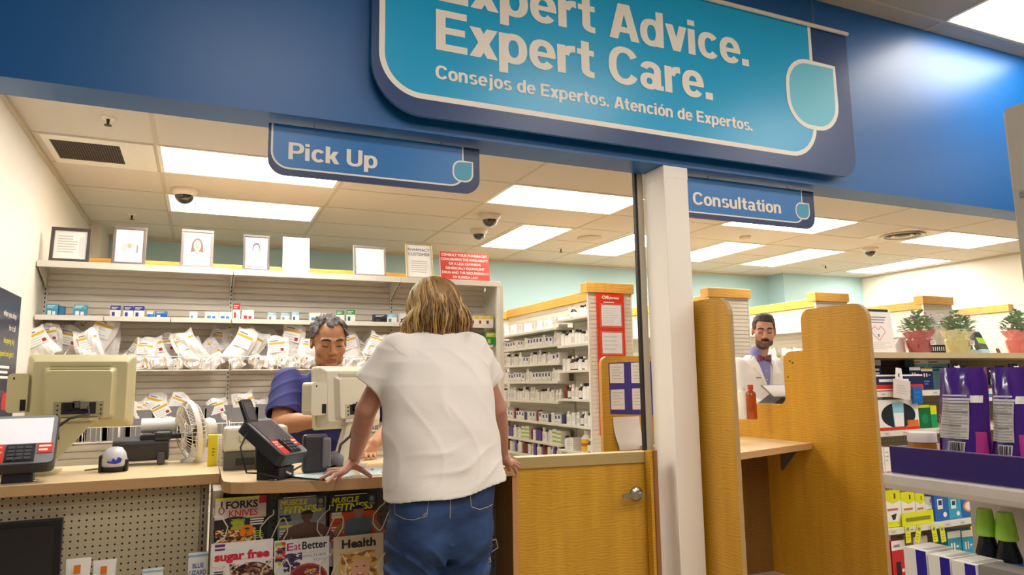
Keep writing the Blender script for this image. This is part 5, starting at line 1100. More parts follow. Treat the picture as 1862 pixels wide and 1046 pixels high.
gondola('white medicine shelving with maple cap behind the red foil plant', 6.98, 7.47, 5.03, 7.55, 7.25, [[1.70, 1.45, 1.2], [1.70, 1.45, 1.2]], [6.3])
gondola('bare white slatted shelving end with maple cap at the far right', 8.4, 8.8, 5.1, 5.85, 8.64, [[1.1]], [], 2.07, False)
# wall unit along the blue wall
t = thing('wall_shelving', 'white slatted wall unit with maple cap along the blue wall', 'shelving', (2.6, 7.7, 0))
b = MB(); b.box(2.2, 7.46, 1.975, 3.30, 7.85, 2.06, CAPWOOD); b.build('wood_cap', t, bevel=.003); b = MB(); slats(b, 2.2, 3.30, 7.50, .05, 1.97, SLATW); b.build('back_panel', t)
# red document holder on the shelving end
yy = YG0 - .001; c0, c1 = PY(1085, 533, yy - .015), PY(1143, 790, yy - .015)
t = thing('document_holder', 'tall red document holder with two framed sheets on the shelving end', 'holder', ((c0.x + c1.x) / 2, yy - .01, c1.z))
w = c1.x - c0.x; ztp = (c0.z + PY(1143, 536, yy - .015).z) / 2; hh = ztp - c1.z
RH = C('#d8300f', .4)
b = MB().at((c0.x, yy - .014, c1.z)); b.box(0, 0, 0, w, .012, hh, RH); b.build('plate', t)
b = MB().at((c0.x, yy - .014, c1.z)); lg = hh - .045; b.text('CVS', w * .18, lg, .026, LETTER, w * .26, 3, .06); b.text('pharmacy', w * .46, lg, .022, LETTER, w * .36, 3, .03); lines(b, w * .24, lg - .04, w * .8, lg - .022, 1, LETTER, 2, .45); b.build('lettering', t)
for (ya, yb2) in ((555, 593), (605, 643)):
    za, zb2 = PY(1115, ya, yy - .015).z - c1.z, PY(1115, yb2, yy - .015).z - c1.z
    b = MB().at((c0.x, yy - .014, c1.z)); 
    for q in ((.11, zb2 - .012, .92, zb2 - .006), (.11, za + .006, .92, za + .012)): b.rect(w * q[0], q[1], w * q[2], q[3], C('#f07a5c', .4), 2)
    b.rect(w * .10, zb2 - .012, w * .115, za + .012, C('#f07a5c', .4), 2); b.rect(w * .905, zb2 - .012, w * .92, za + .012, C('#f07a5c', .4), 2)
    b.rect(w * .15, zb2, w * .88, za, C('#ece9ea', .5), 3); lines(b, w * .2, zb2 + .02, w * .8, za - .02, 4 if ya > 600 else 7, DIM, 4, .15, ya); b.build('framed_sheet', t)
# ---- stock: bottles and cartons on the first gondola
rng = random.Random(5)
def stock_mesh(kind, w, h, d, seed):
    r = random.Random(seed); b = MB()
    if kind == 'white bottle':
        R = w / 2; b.lathe([(R, 0), (R, h * .68), (R * .6, h * .8), (R * .6, h * .84)], PWHITE, 10); b.lathe([(R * .68, h * .84), (R * .68, h)], PWHITE, 10); b.lathe([(R * 1.01, h * .15), (R * 1.01, h * .55)], C('#dcd6d0', .5), 10, cap=False)
    elif kind == 'dark-capped white bottle':
        R = w / 2; b.lathe([(R, 0), (R, h * .68), (R * .55, h * .8), (R * .55, h * .82)], PWHITE, 10); b.lathe([(R * .65, h * .82), (R * .65, h)], C('#221d20', .4), 10)
    elif kind == 'dark bottle':
        R = w / 2; b.lathe([(R, 0), (R, h * .62), (R * .45, h * .78), (R * .45, h * .82)], C('#2b1712', .2), 10); b.lathe([(R * .55, h * .82), (R * .55, h)], PWHITE, 10); b.lathe([(R * 1.01, h * .08), (R * 1.01, h * .55)], C('#e7e1da', .5), 10, cap=False)
    elif kind == 'amber bottle':
        R = w / 2; b.lathe([(R, 0), (R, h * .74), (R * .7, h * .84)], AMBERD, 10); b.lathe([(R * .8, h * .84), (R * .8, h)], C('#8f1d14', .4), 10)
    elif kind == 'yellow-labelled jug':
        R = w / 2; b.lathe([(R, 0), (R, h * .66), (R * .5, h * .82)], PWHITE, 12); b.lathe([(R * .5, h * .82), (R * .55, h)], PWHITE, 12); b.lathe([(R * 1.01, h * .05), (R * 1.01, h * .6)], C('#ecb91e', .45), 12, cap=False); b.lathe([(R * 1.02, h * .28), (R * 1.02, h * .42)], C('#d9572a', .45), 12, cap=False)
    else:
        base = {'white carton': PWHITE, 'blue-tagged carton': PWHITE, 'green striped carton': PWHITE, 'violet carton': C('#5d3f94', .45), 'navy carton': C('#232a52', .45)}[kind]
        b.box(-w / 2, 0, 0, w / 2, d, h, base)
        if kind == 'blue-tagged carton': b.rect(-w * .3, h * .5, w * .25, h * .88, C('#2b3c86', .45), 1); b.rect(-w * .2, h * .1, w * .2, h * .2, DIM, 1)
        if kind == 'white carton': lines(b, -w * .4, h * .3, w * .35, h * .8, 3, GREYL, 1, .3, seed)
        if kind == 'green striped carton':
            for k in range(3): b.rect(-w / 2, h * (.08 + .3 * k), w / 2, h * (.22 + .3 * k), C('#9cc21e', .45), 1)
    me = b.build('stock', local=True); data = me.data; bpy.data.objects.remove(me); return data
KW = {'white bottle': (.05, .12), 'dark-capped white bottle': (.055, .125), 'dark bottle': (.06, .14), 'amber bottle': (.06, .11), 'yellow-labelled jug': (.11, .19), 'white carton': (.055, .10), 'blue-tagged carton': (.06, .085), 'green striped carton': (.09, .14), 'violet carton': (.05, .11), 'navy carton': (.06, .08)}
SM = {}
def stock_row(zs, zt, ya, yb_, seq, shelfname, grp, x=None, dens=1.0):
    """from the near end (right in the photo) to the far end"""
    y = ya + .02; i = 0; cnt = {}
    xx = (xf + .012) if x is None else x
    while y < yb_ - .05:
        k = seq[i % len(seq)]; i += 1
        if k is None: y += .09; continue
        w, h = KW[k]; h = min(h * rng.uniform(.85, 1.12), (zt - zs) * .93); w *= rng.uniform(.9, 1.1)
        key = (k, i % 3)
        if key not in SM: SM[key] = stock_mesh(k, 1.0 * KW[k][0], KW[k][1], .1, i)
        nm = 'medicine_bottle' if 'bottle' in k or 'jug' in k else 'medicine_box'
        o = bpy.data.objects.new(nm, SM[key]); COL.objects.link(o); o.rotation_euler = (0, 0, -PI / 2)
        o.location = (xx + (w / 2 if nm == 'medicine_bottle' else 0.0), y + w / 2, zs + .001); o.scale = (w / KW[k][0], (w / KW[k][0]) if nm == 'medicine_bottle' else 1.0, h / KW[k][1])
        cnt[k] = cnt.get(k, 0) + 1; n_ = ORD[cnt[k] - 1] if cnt[k] <= 20 else 'last'
        tag(o, '%s %s from the right, %s' % (n_, k, shelfname), 'bottle' if nm == 'medicine_bottle' else 'box', grp)
        y += w + rng.uniform(.004, .018)
W_, D_, K_, A_, J_, c_, B_, G_, V_, N_ = 'white bottle', 'dark-capped white bottle', 'dark bottle', 'amber bottle', 'yellow-labelled jug', 'white carton', 'blue-tagged carton', 'green striped carton', 'violet carton', 'navy carton'
near_seq = [[c_, D_, D_, None, K_, W_, None], [K_, W_, D_, D_, D_, W_, D_, D_, D_, D_], [c_, c_, K_, D_, K_, K_, D_], [A_, D_, D_, K_, W_, W_, K_, A_], [W_, D_, W_, K_, W_, c_, c_, W_, N_], [D_, K_, J_, None, c_, c_]]
far_seq = [[c_, c_, None, W_, c_, None, c_, c_, None, None, c_], [c_, W_, B_, B_, c_, B_, B_, B_, B_, B_], [B_, B_, c_, W_, c_, D_, W_, c_, D_, W_], [c_, c_, W_, B_, B_, B_, B_, B_, B_], [W_, W_, c_, D_, W_, D_, D_, c_, W_], [B_, B_, c_, N_, B_, B_, B_, A_], [G_, G_, c_, W_, c_, W_, V_, V_, c_, A_], [c_, W_, V_, W_, c_, A_, A_]]
nz = nearz; 
for k in range(6): stock_row(nz[k], 1.93 if k == 0 else nz[k - 1] - .024, YG0 + .04, YSPL, near_seq[k], '%s shelf down, near bay' % ORD[k], 'stock on the near bay of the crowded shelving')
fz = farz
for k in range(8): stock_row(fz[k], 1.93 if k == 0 else fz[k - 1] - .024, YSPL, YG1 - .02, far_seq[k], '%s shelf down, far bay' % ORD[k], 'stock on the far bay of the crowded shelving')
# sparse white stock on the other gondolas (only what shows between booth, pharmacist and plants)
for k, z in enumerate((1.74, 1.46)):
    stock_row(z, z + .25, 5.3, 6.6, [c_, None, c_, W_, c_, c_, None, W_, c_], '%s shelf behind the pharmacist head' % ORD[k], 'stock behind the pharmacist', 5.86 - .19)
    stock_row((1.72, 1.42)[k], 2, 5.3, 5.9, [c_, W_, c_, None, c_], '%s shelf beside the left booth panel' % ORD[k], 'stock beside the left booth panel', 4.55 - .19)
    stock_row((1.70, 1.45)[k], 2, 5.15, 6.0, [None, c_, None, W_, None, c_], '%s shelf behind the flowers' % ORD[k], 'stock behind the flowers', 7.25 - .19)
# ================================================================ retail shelves right of the booth
RY = 3.05; RX0, RX1 = 3.545, 6.2
ZL = PY(1650, 641, RY).z
t = thing('retail_shelving', 'retail pegboard shelving with a wood ledge on top, right of the booth', 'shelving', ((RX0 + RX1) / 2, 3.25, 0))
b = MB(); b.box(RX0, RY, ZL - .035, RX1, 3.60, ZL, LAMINATE); b.box(RX0, RY - .003, ZL - .035, RX1, RY - .0005, ZL - .0005, C('#c9b58e', .45)); b.build('top_ledge', t)
b = MB(); b.box(RX0, 3.36, .05, RX1, 3.38, ZL - .036, pegboard('pegboard_retail', '#8d7f66', oz=.008)); b.build('pegboard_back', t)
SH = [PY(1640, 711, RY).z, PY(1640, 782, RY).z, PY(1605, 872, RY).z, PY(1690, 953, RY).z, PY(1690, 1075, RY).z]
TAGM = C('#d8d3cb', .45)
for i, z in enumerate(SH):
    b = MB(); b.box(RX0 + .002, RY + .012, z - .02, RX1, 3.359, z - .002, STEEL); b.build('shelf', t)
    b = MB(); b.box(RX0 + .002, RY, z - .034, RX1, RY + .011, z - .001, STEEL)
    r = random.Random(i)
    for k in range(16):
        x = RX0 + .05 + k * .16 + r.uniform(0, .04); b.rect(0, 0, 0, 0, TAGM) if False else b.box(x, RY - .001, z - .031, x + .05, RY - .0002, z - .006, TAGM); b.box(x + .008, RY - .0016, z - .02, x + .035, RY - .0011, z - .016, INK)
    b.build('price_rail', t)
def prod(px0, px1, pyt, sh, base, art, label, y=RY + .02, cat='box', name='product_box', d=.07, z=None, grp='products on the retail shelves'):
    z = (SH[sh] if z is None else z) + .001; a = PY(px0, pyt, y); c = PY(px1, pyt, y); a.z = min(a.z, (ZL - .04) if sh == 0 else a.z)
    return carton(name, label, cat, Vector(((a.x + c.x) / 2, y, z)), c.x - a.x, a.z - z, d, base, art, grp)
NV = C('#232452', .4); RD = C('#d8341f', .4); YB = C('#dfe01f', .45); BL = C('#1f62b4', .4); TQ = C('#2f9fc4', .4); ORB = C('#d9762a', .4); GRB = C('#0f6a3c', .4)
def icy(b, w, h): b.rect(-w / 2, h * .82, w / 2, h, PWHITE, 1); lines(b, -w * .35, h * .5, w * .3, h * .75, 2, LETTER, 2, .55, 2); lines(b, -w * .35, h * .15, w * .1, h * .35, 2, INK, 2, .3, 3)
prod(1583, 1601, 655, 0, NV, icy, 'tall navy and white box touching the right booth panel', RY + .11)
def longred(b, w, h): b.rect(-w / 2, h * .9, w / 2, h, PWHITE, 1); b.rect(-w / 2, 0, w / 2, h * .38, RD, 1); lines(b, -w * .4, h * .5, w * .42, h * .78, 1, LETTER, 2, .6, 4); b.rect(-w * .46, h * .04, w * .3, h * .12, LETTER, 2)
prod(1588, 1677, 682, 0, NV, longred, 'long navy, white and red box lying on the top retail shelf', RY + .015)
def ic(b, w, h): b.rect(-w / 2, h * .86, w / 2, h, PWHITE, 1); b.rect(-w * .3, h * .6, -w * .18, h * .76, LETTER, 2); b.rect(-w * .08, h * .6, w * .02, h * .76, LETTER, 2); b.rect(w * .1, h * .66, w * .3, h * .7, LETTER, 2); lines(b, -w * .3, h * .2, w * .2, h * .45, 2, SKY, 2, .5)
prod(1653, 1673, 668, 0, NV, ic, 'navy and white box, left of two behind the long red box', RY + .10); prod(1674, 1695, 670, 0, NV, lambda b, w, h: (ic(b, w, h), b.rect(-w / 2, h * .95, w / 2, h, C('#d8a52a', .4), 3)), 'navy box with gold top edge behind the long red box', RY + .10)
def lb(b, w, h): b.rect(-w / 2, h * .86, w / 2, h, PWHITE, 1); b.rect(-w / 2, h * .90, -w * .1, h * .94, C('#d9685a', .4), 2); lines(b, -w * .4, h * .6, w * .2, h * .78, 2, C('#2c7fae', .45), 2, .5)
zt_ = PY(1690, 700, RY + .19).z; LB = C('#8fd2e6', .45)
prod(1661, 1687, 648, 0, LB, lb, 'pale blue box, left of two at the top of the pegboard', RY + .20); prod(1688, 1726, 647, 0, LB, lb, 'wide pale blue box, right of two at the top of the pegboard', RY + .20)
# hanging tag and blue pack over the long box
p = PY(1640, 700, RY - .03); b = MB().at((p.x, RY - .03, p.z), .0, 0, .12)
b.box(-.075, 0, -.085, .075, .002, .03, C('#d9d0c6', .55)); b.poly([(-.06, .03), (.01, .03), (-.005, .10), (-.055, .10)], PWHITE, 1); b.text('K', -.035, .045, .022, NV, None, 3, .03); lines(b, -.05, -.06, .05, .0, 4, DIM, 2, .3, 6)
tag(b.build('coupon_card'), 'white paper coupon hanging in front of the long red box', 'card')
p = PY(1669, 718, RY - .02); b = MB().at((p.x, RY - .02, p.z)); b.box(-.042, 0, -.055, .042, .012, .05, BL); lines(b, -.03, -.03, .03, .03, 2, SKY, 1, .3); tag(b.build('blue_packet'), 'bright blue packet hanging beside the white coupon', 'packet')
# second shelf
def orb(b, w, h): b.rect(-w / 2, h * .6, w / 2, h, PWHITE, 1); b.rect(-w * .3, h * .05, w * .3, h * .5, ORB, 1)
prod(1590, 1604, 722, 1, PWHITE, orb, 'white and orange box at the left end of the second retail shelf', RY + .05)
def win(b, w, h):
    b.disc(0, h * .48, w * .42, h * .42, C('#2b3138', .2), 1, 28); b.poly([(-w * .12, h * .1), (w * .12, h * .1), (w * .14, h * .9), (-w * .14, h * .9)], LBLUE, 2); b.poly([(-w * .10, h * .1), (w * .11, h * .1), (w * .12, h * .55), (-w * .12, h * .55)], PWHITE, 3); b.rect(-w / 2, 0, w / 2, h * .09, RD, 4)
    b.rect(w * .2, h * .1, w * .48, h * .3, ORB, 4)
prod(1594, 1668, 728, 1, PWHITE, win, 'white box with a big round window and red base on the second shelf', RY + .016)
prod(1669, 1690, 737, 1, GRB, lambda b, w, h: (b.rect(-w / 2, h * .88, w / 2, h, C('#d6cf2a', .45), 1), b.disc(0, h * .4, w * .3, h * .22, C('#1d8a50', .4), 2)), 'dark green box with yellow edge beside the round-window box', RY + .03)
prod(1691, 1702, 738, 1, C('#1d9a58', .4), lambda b, w, h: b.rect(-w / 2, h * .6, w / 2, h, YB, 1), 'narrow green and yellow box behind the purple pouches', RY + .03)
for i, (a, c) in enumerate(((1597, 1606), (1607, 1617))): prod(a, c, 814, 2, PWHITE, lambda b, w, h: (b.rect(-w * .4, h * .1, w * .4, h * .2, C('#c23a5a', .45), 1), lines(b, -w * .35, h * .5, w * .3, h * .9, 3, DIM, 1, .3)), 'slim white box with pink line, %s, left of the purple tray' % ('left' if i == 0 else 'right'), RY + .03)
# third row: yellow boxes, blue boxes, tags
def yel(b, w, h): b.poly([(-w / 2, h * .15), (w / 2, h * .15), (w / 2, h * .7), (0, h * .62), (-w / 2, h * .75)], PWHITE, 1); b.poly([(-w * .15, h * .32), (w * .2, h * .36), (w * .1, h * .2), (-w * .05, h * .18)], C('#2a2a4a', .4), 2); b.rect(-w * .35, h * .44, w * .3, h * .5, C('#c86a4a', .4), 2); b.rect(w * .1, h * .76, w * .2, h * .9, C('#7a3a1a', .4), 2)
prod(1606, 1636, 893, 3, YB, yel, 'yellow and white box at the left end of the yellow row', RY + .03); prod(1637, 1662, 896, 3, YB, yel, 'yellow and white box, second of the yellow row', RY + .04); prod(1663, 1680, 898, 3, YB, yel, 'yellow and white box, third of the yellow row', RY + .05); prod(1681, 1696, 905, 3, C('#cfcac0', .45), yel, 'small white box at the right end of the yellow row', RY + .05)
prod(1640, 1697, 934, 3, YB, lambda b, w, h: (b.rect(-w * .4, h * .3, w * .4, h * .6, C('#8a8a1a', .45), 1),), 'flat yellow shelf sign strip standing before the yellow boxes', RY + .012, 'sign', 'shelf_sign', .004)
def blu(b, w, h): b.rect(-w * .3, h * .45, w * .1, h * .85, PWHITE, 1); b.rect(-w * .22, h * .6, w * .04, h * .8, C('#2a3a5a', .3), 2); b.disc(w * .22, h * .22, w * .14, h * .1, PWHITE, 2)
prod(1698, 1722, 902, 3, BL, blu, 'blue meter box right of the yellow row', RY + .03); prod(1723, 1746, 904, 3, TQ, blu, 'turquoise meter box, second right of the yellow row', RY + .03); prod(1747, 1776, 906, 3, BL, lambda b, w, h: (b.disc(0, h * .55, w * .4, h * .3, C('#d8902a', .4), 1), b.disc(0, h * .55, w * .28, h * .22, PWHITE, 2)), 'blue box with an orange ring, third right of the yellow row', RY + .03)
for i in range(6): prod(1778 + i * 17, 1793 + i * 17, 916 + (i % 2) * 4, 3, (LBLUE, TQ, PWHITE)[i % 3], blu, 'pale blue box, %s from the left under the white tray lip' % ORD[i], RY + .05)
for i, (px, lean, lab) in enumerate(((1650, 0, 'first'), (1672, -.35, 'second'), (1697, .12, 'third'), (1712, .1, 'fourth'), (1768, .3, 'fifth'))):
    p = PY(px, 956, RY - .004); b = MB().at((p.x, RY - .004, p.z), 0, 0, -lean); b.box(-.022, 0, -.10, .022, .001, 0, C('#e6e21c', .45)); b.rect(-.012, -.03, .012, -.012, INK, 1); lines(b, -.015, -.09, .015, -.045, 3, C('#a8a41a', .5), 1, .3)
    tag(b.build('price_tag'), 'yellow hanging price tag, %s from the left under the yellow boxes' % lab, 'price tag', 'yellow hanging price tags')
# bottom row
prod(1610, 1619, 976, 4, NV, icy, 'dark blue box at the lower left beside the booth panel', RY + .05)
prod(1620, 1645, 985, 4, C('#c81f2a', .4), lambda b, w, h: (b.rect(-w / 2, h * .82, w / 2, h, PWHITE, 1), lines(b, -w * .35, h * .86, w * .3, h * .94, 1, INK, 2, .6), b.poly(rrect(-w * .25, h * .3, w * .1, h * .6, .006), BLACK, 2), b.rect(w * .15, h * .4, w * .32, h * .46, LETTER, 2)), 'red and white meter box at the lower left of the shelves', RY + .03)
prod(1660, 1686, 978, 4, C('#d0ccc6', .45), icy, 'grey box behind the yellow tags, bottom row', RY + .10); prod(1722, 1746, 968, 4, TQ, ic, 'turquoise box with white edges, bottom row, left one', RY + .08); prod(1748, 1770, 966, 4, TQ, ic, 'turquoise box with white edges, bottom row, right one', RY + .08)
# knee braces hanging under the ledge
for i, (px, py) in enumerate(((1737, 668), (1752, 672), (1776, 676), (1800, 676), (1822, 672), (1846, 668))):
    p = PY(px, py + 5, RY + .05); t = thing('brace_pack', 'black brace pack hanging under the wood ledge, %s from the left' % ORD[i], 'brace', (p.x, RY + .05, p.z - .09), group='black brace packs')
    b = MB(); rings = []
    for q in range(7):
        f = q / 6; w_ = .055 - .02 * abs(f - .6); rings.append([(p.x + w_ * math.cos(a * PI / 8), RY + .06 + .025 * math.sin(a * PI / 8) * (1 - .3 * f), p.z - .072 + .115 * f) for a in range(16)])
    b.loft(rings, C('#17171c', .35)); b.build('brace', t)
    b = MB().at((p.x, RY + .028, p.z), 0, -.5, .25 - .1 * i % .3); b.box(-.025, 0, .015, .025, .002, .045, PWHITE); b.build('white_tag', t)
    b = MB().at((p.x, RY + .03, p.z)); b.rect(-.035, -.068, .035, -.03, (C('#3a8fc8', .4), PWHITE)[i % 2], 8); b.build('label', t)
for i, (px, py, w_, h_) in enumerate(((1772, 700, .08, .09), (1778, 722, .07, .05))):
    p = PY(px, py, RY + .02); carton('brace_box', 'white and blue brace box between the purple pouches, %s' % ('upper' if i == 0 else 'lower'), 'box', Vector((p.x, RY + .0 - .03 * i - .02, p.z - h_ / 2)), w_, h_, .02, PWHITE, lambda b, w, h: b.rect(-w / 2, h * .5, w / 2, h * .9, SKY, 1))
# on the ledge: notice, plants, device, basket
def lp(px, py, y): q = PY(px, py, y); return q
ly = 3.10
a = lp(1580, 560, ly); c = lp(1628, 637, ly); b = MB().at((lp(1605, 640, ly).x, ly, ZL + .001), 0, -.08); w = lp(1630, 637, ly).x - lp(1580, 637, ly).x; h = lp(1600, 562, ly).z - ZL
b.box(-w / 2, 0, 0, w / 2, .003, h, C('#f3ece6', .5)); b.rect(-w * .5, h * .94, w * .42, h, C('#2a2540', .5), 1)
for k, s in enumerate((.8, .74, .68)): b.rect(-w * .42, h * s, w * (.3 - .05 * k), h * (s + .025), INK, 1)
HRT = [(-.26, .44), (-.26, .52), (-.13, .60), (0, .52), (.13, .60), (.26, .52), (.26, .46), (0, .28)]
stroke(b, [(w * u * .9 - w * .04, h * v) for u, v in HRT], .004, C('#c8606a', .5), 2, True); lines(b, -w * .44, h * .06, w * .4, h * .24, 4, DIM, 1, .2, 8); b.rect(-w * .08, h * .36, -w * .02, h * .42, INK, 2)
tag(b.build('notice_sheet'), 'white notice with a pink heart outline on the wood ledge, by the booth panel', 'notice')
def plant(px, label, foil, foil2, y, seed, flower):
    base = lp(px, 641, y); s = (lp(px, 580, y).z - ZL) / .165; p = Vector((base.x, y, ZL + .001)); r = random.Random(seed)
    t = thing('potted_plant', label, 'plant', p)
    b = MB(); rings = []
    for j, (rr, z) in enumerate(((.042, 0), (.052, .03), (.058, .06), (.050, .072), (.060, .09), (.068, .105))):
        rings.append([(p.x + (rr * s * (1 + (.10 if j > 2 else .05) * math.sin(5 * a + j) + r.uniform(-.06, .06))) * math.cos(a), p.y + rr * s * (1 + .1 * math.sin(4 * a + j)) * math.sin(a), p.z + z * s + (r.uniform(-.012, .012) if j > 3 else 0)) for a in [k * 2 * PI / 22 for k in range(22)]])
    b.loft(rings[:4], foil, smooth=False, cap=True); b.loft(rings[3:], foil2, smooth=False, cap=False); b.build('foil_wrap', t)
    b = MB(); G1, G2 = C('#5f9e38', .5), C('#37762f', .5)
    for k in range(170):
        a = r.uniform(0, 2 * PI); rad = r.uniform(.0, .062) * s; z = (.10 + r.uniform(0, .085) * (1.2 - rad / (.09 * s))) * s; L_ = r.uniform(.022, .038) * s; el = r.uniform(-.2, 1.0)
        d = Vector((math.cos(a) * math.cos(el), math.sin(a) * math.cos(el), math.sin(el))); n_ = Vector((-math.sin(a), math.cos(a), 0)) * L_ * .42; o = Vector((p.x + rad * math.cos(a), p.y + rad * math.sin(a), p.z + z)); up = Vector((0, 0, .006))
        b.add([tuple(o), tuple(o + d * L_ * .5 + n_ + up), tuple(o + d * L_), tuple(o + d * L_ * .5 - n_ + up)], [(0, 1, 2, 3)], G1 if k % 3 else G2)
    b.build('foliage', t)
    b = MB()
    for k in range(7):
        a = r.uniform(0, 2 * PI); o = Vector((p.x + .06 * s * math.cos(a) + .02, p.y - .04 * s * abs(math.sin(a)), p.z + r.uniform(.14, .185) * s))
        for q in range(4): c_ = q * PI / 2 + a; b.add([tuple(o), tuple(o + Vector((math.cos(c_) * .012, -.006, math.sin(c_) * .012))), tuple(o + Vector((math.cos(c_ + .8) * .014, -.004, math.sin(c_ + .8) * .014)))], [(0, 1, 2)], flower)
    b.build('flowers', t)
    b = MB(); rings = []
    for rr, z in ((.045, .0), (.062, .06), (.082, .12), (.115, .20)): rings.append([(p.x + rr * s * (1 + .05 * math.sin(6 * a)) * math.cos(a), p.y + rr * s * math.sin(a), p.z + z * s + (.02 * math.sin(4 * a) if z > .15 else 0)) for a in [k * 2 * PI / 24 for k in range(24)]])
    b.loft(rings, C('#f4f4f4', .1, alpha=.13), cap=False); b.build('clear_sleeve', t)
    b = MB().at((p.x + .012, p.y - .064 * s, p.z + .035 * s), -.1); b.box(-.022, 0, 0, .022, .001, .03, PWHITE); lines(b, -.018, .005, .018, .025, 3, INK, 1, .5); b.build('price_label', t)
plant(1673, 'potted plant in red foil with pink flowers on the wood ledge', C('#a82430', .25, spec=.8), C('#c43a44', .25, spec=.8), ly + .04, 3, C('#c25aa6', .5)); plant(1743, 'potted plant in pale yellow foil on the wood ledge, middle one', C('#d8cf86', .25, spec=.8), C('#e8e2a8', .25, spec=.8), ly + .04, 4, C('#b8463c', .5)); plant(1856, 'potted plant in pink foil cut by the right edge of the photo', C('#e0605c', .25, spec=.8), C('#e87a74', .25, spec=.8), ly + .04, 5, C('#e8a0a8', .5))
q = lp(1704, 640, ly); b = MB().at((q.x, ly, ZL + .001)); b.box(-.07, 0, 0, .085, .09, .012, BLACK); b.box(-.07, 0, .04, .085, .004, .052, BLACK)
for k in range(1, 9): b.box(-.085 + k * .0205, 0, .012, -.079 + k * .0205, .004, .04, BLACK)
b.box(-.068, .004, .012, .08, .088, .035, PWHITE); tag(b.build('basket'), 'small black slotted basket between the red and yellow foil plants', 'basket')
q = lp(1797, 640, ly); t = thing('card_terminal', 'dark card terminal with a lime screen on a clear stand on the ledge', 'card terminal', (q.x, ly + .05, ZL)); s = .001
b = MB().at((q.x - .005, ly + .02, ZL + .03), .0, -.45, .1); b.prism(rrect(-.045, 0, .045, .14, .012, 4), 0, .03, C('#4e5058', .4)); b.build('body', t, bevel=.004)
b = MB().at((q.x - .005, ly + .018, ZL + .03), .0, -.45, .1); b.rect(-.036, .04, .038, .088, C('#a6cf1e', .4), 2); b.rect(-.036, .095, .036, .125, C('#2c2e36', .3), 2); b.build('screen', t)
b = MB().at((q.x, ly + .02, ZL + .001)); b.box(-.04, 0, 0, .05, .08, .028, C('#b9d8e6', .3)); b.build('stand', t)
b = MB().at((q.x - .03, ly + .11, ZL + .001), 0, -.1); b.box(-.05, 0, 0, .05, .003, .19, C('#b8dcea', .45)); tag(b.build('leaflet'), 'pale blue leaflet standing behind the dark card terminal', 'leaflet')
q = lp(1632, 640, ly + .12); b = MB().at((q.x + .01, ly + .12, ZL + .001)); b.prism([(-.06, 0), (.07, 0), (.06, .085), (.02, .10), (-.02, .06)], 0, .03, C('#f2efec', .55)); tag(b.build('white_pouch'), 'white pouch lying between the pink heart notice and the red plant', 'pouch')
q = lp(1818, 640, ly); b = MB().at((q.x, ly, ZL + .001), 0, -.3); b.box(-.012, 0, 0, .012, .01, .035, C('#8a4a3a', .5)); tag(b.build('wood_clip'), 'small brown clip on the ledge left of the pink foil plant', 'clip')
# ================================================================ purple display at the right, standing nearer
DX = 2.30
A0, A1 = PX(1617, 811, DX), PX(1617, 858, DX); yL = A0.y; zT = (A0.z + PX(1862, 835, DX).z) / 2; zB = (A1.z + PX(1862, 890, DX).z) / 2; zLip = PX(1740, 909, DX - .03).z + .03
t = thing('product_display', 'tiered floor display with a purple-fronted tray and white lip at the right edge', 'display stand', (DX + .3, yL - .4, 0))
PUR = C('#34266e', .35); PURE = C('#8b6fae', .4)
yN = yL - 1.05
b = MB(); b.box(DX, yN, zB, DX + .008, yL, zT, PUR); b.box(DX + .008, yL - .008, zB, DX + .40, yL, zT, C('#cfc6bd', .45)); b.box(DX + .40, yN, zB, DX + .408, yL, zT, PUR); b.box(DX - .001, yN, zT + .0002, DX + .010, yL, zT + .003, PURE); b.build('tray_front', t)
b = MB(); b.prism([(DX - .03, zB - .002), (DX + .43, zB - .002), (DX + .43, zLip - .03), (DX - .022, zLip - .03), (DX - .03, zLip - .01)], yN, yL + .012, C('#d6cfc6', .4), 'XZ'); b.build('tray_lip', t, bevel=.006)
zlow = .50
b = MB(); b.box(DX - .12, yN, zlow - .04, DX + .44, yL + .05, zlow, C('#d6cfc6', .4)); b.build('lower_shelf', t)
b = MB(); b.box(DX + .1, yN + .05, 0, DX + .40, yL - .05, zlow - .041, C('#b9b2a8', .5)); b.box(DX + .41, yN, 0, DX + .44, yL, zLip - .032, C('#c9c2b8', .5)); b.build('base', t)
# header panels above
hA = PX(1824, 207, 2.62); hB = PX(1861, 470, 2.62)
b = MB(); b.prism([(hA.y, hA.z), (hA.y - .012, hA.z), (hB.y - .012, zLip), (hB.y, zLip)], 2.62, 2.66, C('#cfc8bb', .4), 'YZ'); b.build('header_panel', t)
hA = PX(1843, 202, 2.60); b = MB(); b.box(2.55, hA.y - .5, zLip, 2.60, hA.y, hA.z, C('#b3aca0', .4)); b.build('header_panel', t); b = MB(); b.box(2.545, hA.y - .16, 1.86, 2.549, hA.y - .02, 1.88, METAL); b.build('shelf_clip', t)
